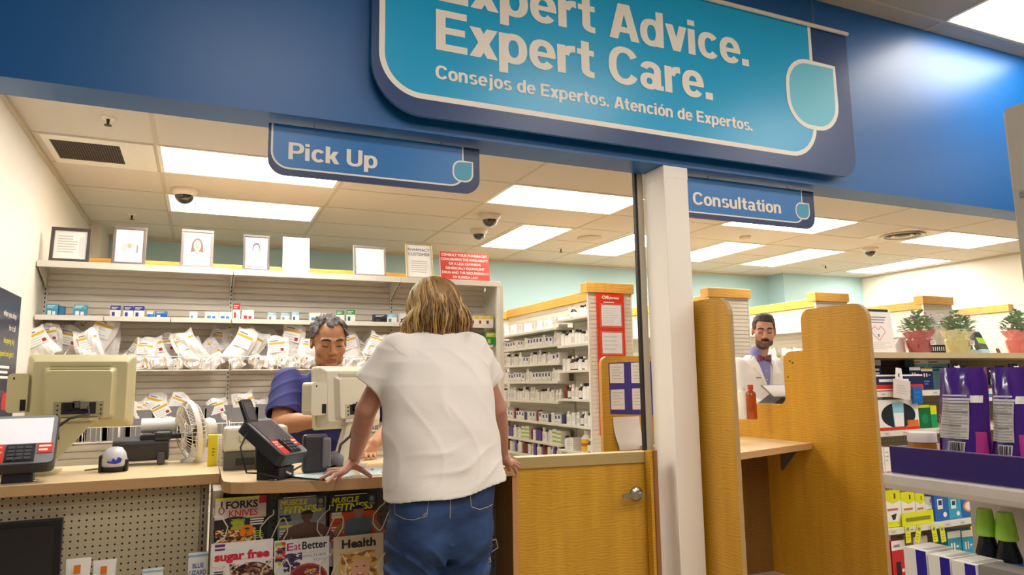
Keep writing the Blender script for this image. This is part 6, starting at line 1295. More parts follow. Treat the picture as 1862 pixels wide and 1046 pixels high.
# purple pouches
def pouch(label, pxl, pxr, pyt, pyb, lean):
    a = PX(pxl, 760, DX + .07); c = PX(pxr, 760, DX + .07); y0, y1 = a.y, c.y; zt = PX((pxl + pxr) / 2, pyt, DX + .10).z; z0 = zB + .003
    w = y0 - y1; h = zt - z0; loc = Vector((DX + .085, (y0 + y1) / 2, z0)); t = thing('product_pouch', label, 'pouch', loc, -PI / 2, 'purple pouches in the tray')
    NX, NZ = 11, 13; r = random.Random(pxl)
    def S(u, v, s):
        bul = .052 * (1 - abs(u) ** 3) * (max(0, 1 - v) ** .55) * (1 if v > .0 else 1) + .0015
        cr = .004 * math.sin(7 * u + 9 * v + pxl) + .003 * math.sin(15 * u - 6 * v)
        return (u * w / 2 * (1 - .10 * v), -s * bul + cr + v * lean, v * h - .0)
    fr = [S(i / (NX - 1) * 2 - 1, j / (NZ - 1), 1) for j in range(NZ) for i in range(NX)]; bk_ = [S(i / (NX - 1) * 2 - 1, j / (NZ - 1), -1) for j in range(NZ) for i in range(NX)]
    PP = C('#4a2484', .18, coat=.6); PK = C('#c93f96', .3); GY = C('#cfcac6', .35)
    b = MB(); F = [(j * NX + i, j * NX + i + 1, (j + 1) * NX + i + 1, (j + 1) * NX + i) for j in range(NZ - 1) for i in range(NX - 1)]
    b.add(fr, F, PP, True); b.add(bk_, [f[::-1] for f in F], PP, True)
    for i0 in (0, NX - 1):
        vs = [fr[j * NX + i0] for j in range(NZ)] + [bk_[j * NX + i0] for j in range(NZ)]; b.add(vs, [(j, j + 1, NZ + j + 1, NZ + j) if i0 == 0 else (j + 1, j, NZ + j, NZ + j + 1) for j in range(NZ - 1)], PK, True)
    vs = [fr[(NZ - 1) * NX + i] for i in range(NX)] + [bk_[(NZ - 1) * NX + i] for i in range(NX)]; b.add(vs, [(i, i + 1, NX + i + 1, NX + i) for i in range(NX - 1)], PP)
    b.build('pouch_body', t, local=True)
    def patch(name, u0, u1, v0, v1, m, k, n=8):
        b = MB(); vs = []
        for j in range(n + 1):
            for i in range(n + 1):
                p = S(u0 + (u1 - u0) * i / n, v0 + (v1 - v0) * j / n, 1); vs.append((p[0], p[1] - .0035 * k, p[2]))
        b.add(vs, [(j * (n + 1) + i, j * (n + 1) + i + 1, (j + 1) * (n + 1) + i + 1, (j + 1) * (n + 1) + i) for j in range(n) for i in range(n)], m, True); return b
    nut = patch('', -.74, .45, .35, .695, GY, 1)
    for j in range(13):
        v = .365 + .025 * j; q = patch('', -.68, .40 - .2 * (j % 3 == 1), v, v + .005 + .006 * (j in (4, 9, 12)), C('#86807e', .4), 2, 6); o = len(nut.v); nut.v += q.v; nut.f += [tuple(i + o for i in f) for f in q.f]; kk = nut.slot(C('#86807e', .4)); nut.mi += [kk] * len(q.f); nut.sm += q.sm
    x_ = nut.build('facts_panel', t, local=True); x_['label'] = 'silver grey panel of fine print'
    bc = patch('', -.35, .35, .24, .325, PWHITE, 1)
    for j in range(12): q = patch('', -.31 + .052 * j, -.29 + .052 * j + .012 * (j % 3), .245, .32, BLACK, 2, 2); o = len(bc.v); bc.v += q.v; bc.f += [tuple(i + o for i in f) for f in q.f]; kk = bc.slot(BLACK); bc.mi += [kk] * len(q.f); bc.sm += q.sm
    bc.build('barcode', t, local=True)
    patch('', -.8, .5, .70, .72, C('#d9cfe6', .4), 1).build('print_line', t, local=True); patch('', -.8, .35, .735, .75, C('#d9cfe6', .4), 1).build('print_line', t, local=True); patch('', .5, .86, .68, .745, PWHITE, 1).build('small_badge', t, local=True)
    patch('', .62, .95, .10, .42, PK, 1).build('pink_picture', t, local=True); patch('', -.97, -.80, .10, .52, PK, 1).build('pink_picture', t, local=True)
pouch('purple pouch with silver print panel, left one in the purple tray', 1697, 1792, 669, 830, .03); pouch('purple pouch with silver print panel, second in the purple tray', 1793, 1868, 668, 832, .03); pouch('purple pouch cut off by the right edge of the photo', 1872, 1950, 672, 835, .03)
q = PX(1678, 815, DX + .12); r_ = .046; zt = PX(1678, 787, DX + .10).z
t = thing('jar', 'round jar with white lid standing at the far end of the purple tray', 'jar', (q.x, q.y, zB)); b = MB(); b.lathe([(r_, .003), (r_, zt - zB - .045), (r_ * .97, zt - zB - .034)], C('#b8741c', .3), 24, (q.x, q.y, zB)); b.build('jar_body', t)
b = MB(); b.lathe([(r_ * 1.05, zt - zB - .034), (r_ * 1.05, zt - zB - .004), (r_ * 1.0, zt - zB)], C('#ece4dc', .4), 24, (q.x, q.y, zB)); b.build('lid', t)
# stacked white and violet cartons on the lower shelf
VIO = C('#2f1f9a', .35)
for i, (pl, pr) in enumerate(((1643, 1684), (1686, 1726), (1728, 1772))):
    y0 = PX(pl, 1000, DX - .10).y; y1 = PX(pr, 1000, DX - .10).y; zt = PX(pl, (994, 1007, 1018)[i], DX - .10).z; b = MB()
    b.box(DX - .10, y1 + .002, zlow + .001, DX + .035, y0, zt, PWHITE); f = (y0 - y1) * .46; b.box(DX - .1012, y1 + .003, zlow + .002, DX - .1002, y1 + f, zt - .001, VIO); b.box(DX - .08, y1 + .01, zt, DX + .03, y1 + .03, zt + .0006, DIM)
    tag(b.build('violet_carton'), 'white carton with a violet stripe on the lower display shelf, %s from the left' % ORD[i], 'box', 'white and violet cartons')
y0 = PX(1774, 1030, DX - .1).y; b = MB(); b.box(DX - .09, y0 - .14, zlow + .001, DX - .0, y0 - .004, PX(1775, 1020, DX - .1).z - .012, C('#8f8a86', .4)); b.box(DX - .0912, y0 - .13, zlow + .02, DX - .0905, y0 - .015, zlow + .06, PWHITE); tag(b.build('grey_carton'), 'grey carton right of the white and violet cartons', 'box')
# green capped bottles
for i, (px, pyt, s) in enumerate(((1792, 926, .82), (1828, 933, .86))):
    x = DX + .085; q = PX(px, 950, x); zt = PX(px, pyt, x).z; r_ = .038 * s; y = q.y
    t = thing('capped_bottle', 'dark bottle with translucent green cap, %s of two on the lower display' % ('left' if i == 0 else 'right'), 'bottle', (x, y, zlow), group='green capped bottles')
    b = MB(); P_ = (x, y, zlow + .001); b.lathe([(r_ * 1.1, 0), (r_ * 1.15, .02), (r_ * 1.15, zt - zlow - .14), (r_ * .8, zt - zlow - .10), (r_ * .7, zt - zlow - .085)], C('#171a22', .25), 20, P_); b.build('bottle_body', t)
    b = MB(); b.lathe([(r_ * .95, zt - zlow - .085), (r_ * 1.0, zt - zlow - .08), (r_ * .72, zt - zlow - .004), (r_ * .66, zt - zlow)], C('#a6dc50', .25), 20, P_); b.build('cap', t)
    b = MB(); b.lathe([(r_ * 1.16, .05), (r_ * 1.16, zt - zlow - .15)], C('#1f66b0', .4), 20, P_, cap=False); b.lathe([(r_ * 1.165, .04), (r_ * 1.165, .10)], C('#e0dc2a', .4), 20, P_, cap=False); b.build('label_band', t)
b = MB(); q = PX(1858, 960, DX); b.box(DX + .10, q.y - .12, zlow + .001, DX + .2, q.y - .01, zLip - .05, C('#2c3a5a', .4)); tag(b.build('navy_carton'), 'navy carton at the right edge beside the green capped bottles', 'box')
# ================================================================ people: bodies grown as one smooth surface each
class Field:
    """signed distance field on a grid; shapes blend into each other; meshed with surface nets"""
    def __init__(s, lo, hi, h):
        s.lo = np.array(lo, np.float32); s.h = h; s.n = [int((hi[i] - lo[i]) / h) + 2 for i in range(3)]; s.D = np.full(s.n, 0.5, np.float32)
    def _sub(s, lo, hi):
        a = [max(0, int((lo[i] - s.lo[i]) / s.h) - 1) for i in range(3)]; b = [min(s.n[i], int((hi[i] - s.lo[i]) / s.h) + 3) for i in range(3)]
        if any(b[i] <= a[i] for i in range(3)): return None
        sl = tuple(slice(a[i], b[i]) for i in range(3)); g = [s.lo[i] + s.h * np.arange(a[i], b[i], dtype=np.float32) for i in range(3)]
        X, Y, Z = np.meshgrid(*g, indexing='ij'); return sl, X, Y, Z
    def mix(s, fn, lo, hi, k, mode='add', m=0.05):
        q = s._sub([v - m for v in lo], [v + m for v in hi])
        if q is None: return s
        sl, X, Y, Z = q; d = fn(X, Y, Z).astype(np.float32); D = s.D[sl]
        if mode == 'add':
            h_ = np.clip(0.5 + 0.5 * (D - d) / k, 0, 1); s.D[sl] = D * (1 - h_) + d * h_ - k * h_ * (1 - h_)
        elif mode == 'sub':
            h_ = np.clip(0.5 - 0.5 * (D + d) / k, 0, 1); s.D[sl] = D * (1 - h_) - d * h_ + k * h_ * (1 - h_)
        return s
    def cap(s, a, b, ra, rb=None, k=0.012, mode='add'):
        rb = ra if rb is None else rb; a = np.array(a, np.float32); b = np.array(b, np.float32); ab = b - a; L2 = max(float(ab @ ab), 1e-9); r = max(ra, rb)
        def f(X, Y, Z):
            t = np.clip(((X - a[0]) * ab[0] + (Y - a[1]) * ab[1] + (Z - a[2]) * ab[2]) / L2, 0, 1)
            return np.sqrt((X - a[0] - t * ab[0]) ** 2 + (Y - a[1] - t * ab[1]) ** 2 + (Z - a[2] - t * ab[2]) ** 2) - (ra + (rb - ra) * t)
        return s.mix(f, np.minimum(a, b) - r, np.maximum(a, b) + r, k, mode)
    def ell(s, c, r, k=0.012, R=None, mode='add'):
        c = np.array(c, np.float32); rm = max(r); R = np.eye(3) if R is None else R
        def f(X, Y, Z):
            x, y, z = X - c[0], Y - c[1], Z - c[2]
            u = [R[0, i] * x + R[1, i] * y + R[2, i] * z for i in range(3)]
            k0 = np.sqrt((u[0] / r[0]) ** 2 + (u[1] / r[1]) ** 2 + (u[2] / r[2]) ** 2); k1 = np.sqrt((u[0] / r[0] ** 2) ** 2 + (u[1] / r[1] ** 2) ** 2 + (u[2] / r[2] ** 2) ** 2)
            return k0 * (k0 - 1) / np.maximum(k1, 1e-6)
        return s.mix(f, c - rm, c + rm, k, mode)
    def column(s, st, k=0.02, e=2.3, disp=None, mode='add'):
        """stations (z, cx, cy, rx, ry) from low to high"""
        A = np.array(st, np.float32); z = A[:, 0]; rx, ry = A[:, 3].max(), A[:, 4].max()
        def f(X, Y, Z):
            zz_ = Z[0, 0, :]; v = [np.interp(zz_, z, A[:, i])[None, None, :] for i in range(1, 5)]
            q = (np.abs((X - v[0]) / v[2]) ** e + np.abs((Y - v[1]) / v[3]) ** e) ** (1 / e)
            d = (q - 1) * np.minimum(v[2], v[3]) * 1.1; d = np.maximum(d, np.maximum(z[0] - Z, Z - z[-1]))
            return d + (disp(X, Y, Z) if disp else 0)
        return s.mix(f, [(A[:, 1] - rx).min(), (A[:, 2] - ry).min(), z[0]], [(A[:, 1] + rx).max(), (A[:, 2] + ry).max(), z[-1]], k, mode)
    def edit(s, fn, lo, hi):
        q = s._sub(lo, hi)
        if q: sl, X, Y, Z = q; s.D[sl] = fn(s.D[sl], X, Y, Z)
        return s
    def mesh(s):
        D = s.D; D[0] = D[-1] = 0.5; D[:, 0] = D[:, -1] = 0.5; D[:, :, 0] = D[:, :, -1] = 0.5
        S = D < 0; c = np.zeros([n - 1 for n in D.shape], np.int8); off_ = [(i, j, k) for i in (0, 1) for j in (0, 1) for k in (0, 1)]
        sh = lambda A, o: A[o[0]:A.shape[0] - 1 + o[0], o[1]:A.shape[1] - 1 + o[1], o[2]:A.shape[2] - 1 + o[2]]
        for o in off_: c += sh(S, o)
        idx = np.argwhere((c > 0) & (c < 8)); I = np.full(c.shape, -1, np.int32); I[tuple(idx.T)] = np.arange(len(idx))
        pos = np.zeros((len(idx), 3), np.float32); cnt = np.zeros(len(idx), np.float32)
        for o in off_:
            for ax in range(3):
                if o[ax]: continue
                o2 = list(o); o2[ax] = 1; da = D[idx[:, 0] + o[0], idx[:, 1] + o[1], idx[:, 2] + o[2]]; db = D[idx[:, 0] + o2[0], idx[:, 1] + o2[1], idx[:, 2] + o2[2]]
                m = (da < 0) != (db < 0); t = np.where(m, da / np.where(m, da - db, 1), 0); p = np.tile(np.array(o, np.float32), (len(idx), 1)); p[:, ax] += t; pos[m] += p[m]; cnt[m] += 1
        V = s.lo + s.h * (idx + pos / cnt[:, None]); Fs = []
        for ax in range(3):
            u, v = [(1, 2), (2, 0), (0, 1)][ax]; a = [slice(None)] * 3; b = [slice(None)] * 3; a[ax] = slice(0, -1); b[ax] = slice(1, None)
            ch = S[tuple(a)] != S[tuple(b)]; e = np.argwhere(ch); e = e[(e[:, u] > 0) & (e[:, v] > 0) & (e[:, u] < D.shape[u] - 1) & (e[:, v] < D.shape[v] - 1)]
            def cell(du, dv): q = e.copy(); q[:, u] += du; q[:, v] += dv; return I[tuple(q.T)]
            f = np.stack([cell(-1, -1), cell(0, -1), cell(0, 0), cell(-1, 0)], 1); fl = ~S[tuple(e.T)]; f[fl] = f[fl][:, ::-1]; Fs.append(f)
        return V, np.concatenate(Fs)
def solid(name, fld, mats, parent, pick=None, smooth_it=1):
    V, Fc = fld.mesh()
    for _ in range(smooth_it):     # light relaxation
        acc = np.zeros_like(V); n = np.zeros(len(V)); 
        for a, b in ((0, 1), (1, 2), (2, 3), (3, 0)): np.add.at(acc, Fc[:, a], V[Fc[:, b]]); np.add.at(acc, Fc[:, b], V[Fc[:, a]]); np.add.at(n, Fc[:, a], 1); np.add.at(n, Fc[:, b], 1)
        V = V * .5 + .5 * acc / n[:, None]
    Mi = np.array(_WM[parent.name].inverted()); Vl = V @ Mi[:3, :3].T + Mi[:3, 3]
    me = bpy.data.meshes.new(name); me.from_pydata(Vl.tolist(), [], Fc.tolist())
    for m in mats: me.materials.append(m)
    mi = np.zeros(len(Fc), np.int32)
    if pick is not None: mi = pick(V[Fc].mean(1)).astype(np.int32)
    me.polygons.foreach_set('material_index', mi); me.polygons.foreach_set('use_smooth', np.ones(len(Fc), bool)); me.update()
    ob = bpy.data.objects.new(name, me); COL.objects.link(ob); ob.parent = parent; _WM[ob.name] = _WM[parent.name]
    return ob, V, Fc
def euler(pitch, yaw, roll):
    return np.array(Matrix.Rotation(yaw, 3, 'Z') @ Matrix.Rotation(pitch, 3, 'X') @ Matrix.Rotation(roll, 3, 'Y'))
def A3(v): return np.array(v, np.float32)
def skinmat(name, c, c2):
    m = C(c, .5, var=.10, vs=45, bump=.12, bs=220, sheen=.0); m = m.copy(); m.name = name; return m
def head(fl, c, R, s, fat=1.0):
    P = lambda x, y, z: A3(c) + R @ A3((x * s, y * s, z * s))
    fl.ell(P(0, .012, .036), (.074 * s, .094 * s, .084 * s), .02, R); fl.ell(P(0, -.016, -.032), (.060 * s * fat, .070 * s, .080 * s), .025, R)
    for q in (-1, 1):
        fl.ell(P(q * .043, -.048, -.022), (.024 * s, .026 * s, .028 * s), .018, R); fl.ell(P(q * .040 * fat, -.02, -.075), (.022 * s, .034 * s, .022 * s), .02, R)
        fl.cap(P(q * .012, -.083, .027), P(q * .045, -.068, .027), .0115 * s, .009 * s, .012)
    fl.ell(P(0, -.064, -.094), (.024 * s, .020 * s, .018 * s), .02, R)
    for q in (-1, 1): fl.ell(P(q * .032, -.094, .009), (.017 * s, .014 * s, .0115 * s), .010, R, 'sub')
    for q in (-1, 1): fl.ell(P(q * .032, -.0705, .0095), (.0155 * s, .0125 * s, .0105 * s), .005, R)
    fl.cap(P(0, -.080, .022), P(0, -.103, -.024), .0075 * s, .0115 * s, .010)
    for q in (-1, 1): fl.ell(P(q * .0125, -.092, -.029), (.0095 * s, .011 * s, .0085 * s), .007, R); fl.ell(P(q * .007, -.099, -.0365), (.0035 * s, .005 * s, .003 * s), .004, R, 'sub')
    fl.cap(P(-.021, -.076, -.0605), P(0, -.0865, -.0555), .0055 * s, .0065 * s, .006); fl.cap(P(.021, -.076, -.0605), P(0, -.0865, -.0555), .0055 * s, .0065 * s, .006)
    fl.cap(P(-.017, -.077, -.0695), P(.017, -.077, -.0695), .0065 * s, .0065 * s, .007); fl.cap(P(0, -.083, -.0695), P(0, -.083, -.07), .0065 * s, .0065 * s, .008)
    fl.cap(P(-.021, -.089, -.0630), P(.021, -.089, -.0630), .0026 * s, .0026 * s, .003, 'sub')
    for q in (-1, 1):
        fl.ell(P(q * .077, .012, .002), (.010 * s, .019 * s, .031 * s), .008, R @ euler(0, q * .35, 0)); fl.ell(P(q * .086, .002, .005), (.006 * s, .009 * s, .016 * s), .006, R, 'sub')
    return P
def features(parent, P, s, R, brow, browr, lidz=.003):
    """brows and lash lines as parts"""
    for q in (-1, 1):
        b = MB(); b.tube([tuple(P(q * .012, -.0955, .030)), tuple(P(q * .026, -.0925, .036)), tuple(P(q * .042, -.083, .034)), tuple(P(q * .051, -.072, .028))], [browr * s, browr * 1.25 * s, browr * s, browr * .5 * s], brow, 6); b.build('eyebrow', parent)
        b = MB(); b.tube([tuple(P(q * .018, -.0805, lidz)), tuple(P(q * .026, -.0835, lidz - .003)), tuple(P(q * .036, -.0835, lidz - .003)), tuple(P(q * .046, -.0765, lidz + .001))], [.0016 * s, .0022 * s, .0022 * s, .0012 * s], C('#2a1b16', .5), 5); b.build('lashes', parent)
def hand(fl, wrist, knuckle_c, side, tips, thumb, r=.0082, k=.006):
    """wrist, middle of the knuckle row, vector across the knuckles (index to little finger), four finger tips, thumb tip"""
    W_ = A3(wrist); K = A3(knuckle_c); S_ = A3(side)
    kn = [K + S_ * t for t in (-1.5, -.5, .5, 1.5)]
    for q in kn: fl.cap(W_ + (q - K) * .55, q, .0135, .0105, .012)
    for i, (q, tip) in enumerate(zip(kn, tips)):
        tip = A3(tip); mid = q * .45 + tip * .55 + A3((0, 0, .010)); rr = r * (1.0, 1.05, 1.0, .88)[i]
        fl.cap(q, mid, rr * 1.08, rr, k); fl.cap(mid, tip, rr, rr * .85, k)
    T = A3(thumb); b0 = W_ * .55 + kn[0] * .45; m = b0 * .45 + T * .55 + A3((0, 0, .006)); fl.cap(W_, b0, .0145, .0135, .012); fl.cap(b0, m, .0125, .0105, .008); fl.cap(m, T, .0105, .0085, k)
def npv(v): return A3((v.x, v.y, v.z))
def ridge(t): return 1 - np.abs(np.sin(t))
def band(v, a, b, w): return np.clip((v - a) / w, 0, 1) * np.clip((b - v) / w, 0, 1)
# ---------------------------------------------------------------- the shopper, seen from behind
SKW = skinmat('skin_fair', '#bd8670', '')
wt = thing('person', 'shopper with blonde bob in white t-shirt and blue jeans, leaning on the counter', 'person', (.80, 2.40, 0))
Hc = npv(PY(792, 562, 2.57)); SL, SR = npv(PY(724, 640, 2.47)), npv(PY(857, 637, 2.47))
EL, ER = npv(PY(666, 745, 2.52)), npv(PY(903, 742, 2.54)); WL = npv(PZ(644, 838, .955)); WR = npv(PY(914, 830, 2.70))
fl = Field((.36, 2.08, -.002), (1.30, 3.06, 1.66), .0048)
fl.column([(.84, .770, 2.37, .12, .09), (1.0, .785, 2.39, .14, .10), (1.2, .79, 2.43, .17, .10), (1.36, .79, 2.47, .15, .075), (1.41, .79, 2.49, .08, .055)], .02)
fl.column([(.72, .758, 2.36, .09, .07), (.76, .760, 2.36, .12, .09), (.90, .768, 2.37, .13, .09)], .02)
for hx, kx in ((.674, .668), (.836, .846)):
    fl.cap((hx, 2.36, .74), (kx, 2.38, .47), .062, .052, .01); fl.cap((kx, 2.38, .47), (kx, 2.33, .09), .055, .035, .02); fl.cap((kx, 2.32, .045), (kx, 2.47, .025), .04, .026, .02)
fl.cap((.80, 2.49, 1.38), (.797, 2.545, 1.47), .056, .052, .03)
RH_ = euler(.30, PI + .12, .10)   # looking away from us, down
Ph = head(fl, Hc, RH_, .94)
for S_, E_, W_ in ((SL, EL, WL), (SR, ER, WR)):
    fl.cap(S_, E_, .044, .0375, .02); m = E_ * .65 + W_ * .35; fl.cap(E_, m, .0375, .0365, .006); fl.cap(m, W_, .0365, .0235, .006)
    fl.ell(E_ + A3((0, -.018, .0)), (.020, .022, .026), .012)
zc_ = CT + .010
t3 = lambda px, py, dz=0.0: npv(PZ(px, py, zc_ + dz))
kl = t3(624, 858, .018)
hand(fl, WL, kl, A3((-.006, -.0175, -.001)), [t3(590, 862), t3(583, 871), t3(594, 879, -.001), np.array([PY(608, 888, 2.742).x, 2.735, .868])], t3(674, 866))
kr = npv(PZ(921, 843, .926))
rt = lambda x, y, z: A3((x, y, z))
hand(fl, WR, kr, A3((.005, -.014, -.0015)), [npv(PZ(942, 842, .911)), npv(PZ(945, 845, .911)), npv(PZ(944, 850, .911)), npv(PY(939, 862, 2.805))], npv(PY(926, 855, 2.795)))
body, _, _ = solid('body', fl, [SKW], wt)
# t-shirt
TS = C('#e6ded6', .8, var=.02, vs=60, bump=.10, bs=380, sheen=.2)
hem = lambda X: .870 + (X - .586) * .118 + .006 * np.sin(X * 22)
def folds(X, Y, Z):
    w1 = band(Z, 1.12, 1.42, .07); a = (X - .80) * .75 + (Z - 1.40) * .62
    d = -.0078 * w1 * (.25 + .75 * np.sin(X * 7 + Z * 15 + .6) ** 2) * ridge(a * 47 + 2.6 * np.sin(Z * 9 + X * 6) + .5 * np.sin(Z * 23)) ** 1.7 * band(X, .62, 1.0, .08)
    w2 = band(Z, .90, 1.07, .05); b_ = (Z - 1.0) - (X - .8) * .42
    d -= .0085 * w2 * ridge(b_ * 44 + .8 * np.sin(X * 9) + .5 * np.sin(X * 23 + Z * 15)) ** 1.6 * (.5 + .5 * np.sin(X * 14 + Z * 9))
    d -= .003 * band(Z, .87, 1.25, .08) * ridge((X - .8) * 24 + 1.6 * np.sin(Z * 11)) ** 3
    d -= .003 * np.sin(X * 31 + Z * 17) * np.sin(Z * 27 - X * 11)
    return d
fl = Field((.38, 2.14, .80), (1.18, 2.72, 1.50), .0045)
fl.column([(.84, .784, 2.355, .215, .163), (.95, .782, 2.375, .206, .152), (1.1, .780, 2.40, .199, .145), (1.25, .780, 2.435, .200, .135), (1.33, .783, 2.46, .188, .118), (1.38, .788, 2.48, .155, .095), (1.408, .792, 2.49, .115, .072), (1.428, .795, 2.50, .078, .055)], .02, 2.5, folds)
EndL, EndR = npv(PY(673, 705, 2.495)), npv(PY(894, 694, 2.495))
for S_, E_, r0, r1 in ((SL, EndL, .070, .066), (SR, EndR, .066, .056)):
    ax = (E_ - S_) / np.linalg.norm(E_ - S_); far = E_ + ax * .05
    def slv(X, Y, Z, S_=S_, E_=E_, r0=r0, r1=r1, ax=ax):
        L = float(np.linalg.norm(E_ - S_)); t = (X - S_[0]) * ax[0] + (Y - S_[1]) * ax[1] + (Z - S_[2]) * ax[2]; q = np.clip(t / L, 0, 1)
        d = np.sqrt((X - S_[0] - t * ax[0]) ** 2 + ((Y - S_[1] - t * ax[1]) * 1.05) ** 2 + (Z - S_[2] - t * ax[2]) ** 2)
        d = np.where(t < 0, np.sqrt((X - S_[0]) ** 2 + (Y - S_[1]) ** 2 + (Z - S_[2]) ** 2), d)
        dd = d - (r0 + (r1 - r0) * q) - .004 * ridge(t * 40 + X * 20) ** 2
        return np.maximum(dd, t - L)
    fl.mix(slv, np.minimum(S_, E_) - .09, np.maximum(S_, E_) + .09, .035)
def hollow(D, X, Y, Z):
    h_ = hem(X); return np.maximum(np.maximum(D, h_ - Z), np.where(Z < h_ + .03, -(D + .009), -1))
fl.edit(hollow, (.38, 2.14, .80), (1.18, 2.72, 1.02))
for S_, E_, r in ((SL, EndL, .057), (SR, EndR, .048)):
    ax = (E_ - S_) / np.linalg.norm(E_ - S_); fl.cap(E_ - ax * .012, E_ + ax * .04, r, r, .003, 'sub')
fl.cap((.70, 2.485, 1.372), (.745, 2.49, 1.392), .056, .05, .03); fl.cap((.885, 2.485, 1.376), (.845, 2.49, 1.394), .056, .05, .03); fl.ell((.795, 2.53, 1.475), (.070, .06, .050), .01, None, 'sub')
shirt, SV, SF = solid('t_shirt', fl, [TS], wt)
# jeans
def denim():
    m = C('#1d3560', .82, var=.5, vs=5, bump=.15, bs=420).copy(); m.name = 'denim'; nt = m.node_tree; b = nt.nodes['Principled BSDF']
    tc = nt.nodes.new('ShaderNodeTexCoord'); mp = nt.nodes.new('ShaderNodeMapping'); mp.inputs['Scale'].default_value = (5, 5, 9); nz = nt.nodes.new('ShaderNodeTexNoise'); nz.inputs['Scale'].default_value = 1.0; nz.inputs['Detail'].default_value = 4
    rp = nt.nodes.new('ShaderNodeValToRGB'); E = rp.color_ramp.elements; E[0].position = .38; E[0].color = lin('#0f2146'); E[1].position = .78; E[1].color = lin('#375a90')
    nt.links.new(tc.outputs['Object'], mp.inputs[0]); nt.links.new(mp.outputs[0], nz.inputs['Vector']); nt.links.new(nz.outputs['Fac'], rp.inputs[0]); nt.links.new(rp.outputs[0], b.inputs['Base Color']); return m
DN = denim()
def jf(X, Y, Z):  # creases fan out from the seat seam
    a = np.abs(X - .762); d = -.016 * band(Z, .58, .76, .05) * ridge(Z * 38 - a * 30 + .8 * np.sin(X * 17)) ** 1.6 - .008 * band(Z, .3, .64, .06) * ridge(Z * 42 - a * 20 + np.sin(X * 30)) ** 3
    d -= .007 * band(Z, .56, .80, .06) * ridge(Z * 74 - a * 62 + 1.1 * np.sin(X * 21) + .6 * np.sin(Z * 40)) ** 3 * (.4 + .6 * np.sin(X * 19 + Z * 11) ** 2)
    return d - .0015 * np.sin(X * 60 + Z * 31)
fl = Field((.50, 2.08, .04), (1.12, 2.60, .97), .0048)
fl.column([(.69, .760, 2.36, .150, .112), (.76, .760, 2.355, .166, .136), (.84, .766, 2.355, .174, .142), (.93, .776, 2.36, .178, .132)], .03, 2.5, jf)
for hx, kx, cx in ((.674, .668, .682), (.836, .846, .836)):
    fl.column([(.06, kx, 2.34, .062, .068), (.30, kx, 2.355, .074, .08), (.47, kx, 2.375, .084, .09), (.62, (kx + hx) / 2, 2.368, .084, .108), (.74, hx, 2.36, .089, .122), (.80, hx, 2.36, .082, .11)], .022, 2.1, jf)
    fl.ell((cx, 2.278, .775), (.084, .072, .095), .03)
jeans, JV, JF = solid('jeans', fl, [DN], wt)
# stitching traced on the denim
from mathutils.bvhtree import BVHTree
bvh = BVHTree.FromPolygons([tuple(map(float, v)) for v in JV], [tuple(map(int, f)) for f in JF])
O = Vector((0, 0, CAMZ)); STC = C('#b7a68c', .6)
def stitch(pix):
    pts = []
    for i in range(len(pix) - 1):
        for q in range(6):
            px, py = pix[i][0] + (pix[i + 1][0] - pix[i][0]) * q / 6, pix[i][1] + (pix[i + 1][1] - pix[i][1]) * q / 6
            h_ = bvh.ray_cast(O, Vector(_d(px, py)).normalized())
            if h_[0] is not None: pts.append(h_[0] + h_[1] * .0006)
    if len(pts) > 2: b = MB(); b.tube(pts, .0011, STC, 4); b.build('stitching', jeans)
for s_ in ([(718, 902), (718, 935), (735, 944), (752, 946), (776, 939), (781, 900)], [(853, 882), (857, 922), (872, 927), (888, 922), (904, 912)], [(816, 890), (819, 915), (818, 948)], [(770, 938), (776, 932)]): stitch(s_)
for (kx, lab) in ((.668, 1), (.846, 2)):
    b = MB(); rings = []
    for z, rx, y0, y1 in ((0, .045, 2.27, 2.50), (.025, .046, 2.265, 2.505), (.05, .042, 2.27, 2.48), (.08, .04, 2.275, 2.40)): rings.append([(kx + rx * math.cos(a), (y0 + y1) / 2 + (y1 - y0) / 2 * math.sin(a), z) for a in [k * PI / 10 for k in range(20)]])
    b.loft(rings, C('#d8d4cf', .6)); b.build('shoe', wt)
# hair
HA, HB_, HC_, HD = C('#b48c4f', .42, var=.2), C('#8c6738', .45, var=.2), C('#cdaa6c', .42, var=.15), C('#694a2a', .5)
b = MB(); rng = np.random.default_rng(4); up = RH_ @ A3((0, 0, 1)); fw = RH_ @ A3((0, -1, 0)); sd = np.cross(fw, up)
hz = Hc[2]
def strand(phi, e0, r, m, zend, wav, flare):
    pts = []; n = 15
    for i in range(n):
        f = i / (n - 1); th = e0 + (1.66 - e0) * min(1, f / .55); dirh = -fw * math.cos(phi) + sd * math.sin(phi); dirh = dirh / np.linalg.norm(dirh)
        if f <= .55: p = Hc + up * (.012 + .114 * math.cos(th)) + dirh * (.101 if abs(math.cos(phi)) > .5 else .093) * math.sin(th)
        else:
            g_ = (f - .55) / .45; p0 = Hc + up * (.012 + .114 * math.cos(1.66)) + dirh * (.099 if abs(math.cos(phi)) > .5 else .091); p = p0 + dirh * (flare * math.sin(g_ * 2.2)) + A3((0, -.004, (zend - p0[2]) * g_))
            p[:2] += (dirh[:2] * -.014) * g_ ** 3
        w_ = wav * f; p = p + sd * w_ * math.sin(7 * f + phi * 9 + e0 * 20) + dirh * w_ * .5 * math.cos(9 * f + phi * 5); pts.append(tuple(p))
    b.tube(pts, [r * (.55 + .45 * math.sin(PI * min(1, .15 + i / (n - 1)))) * (1 - .6 * max(0, i / (n - 1) - .8) / .2) for i in range(n)], m, 5)
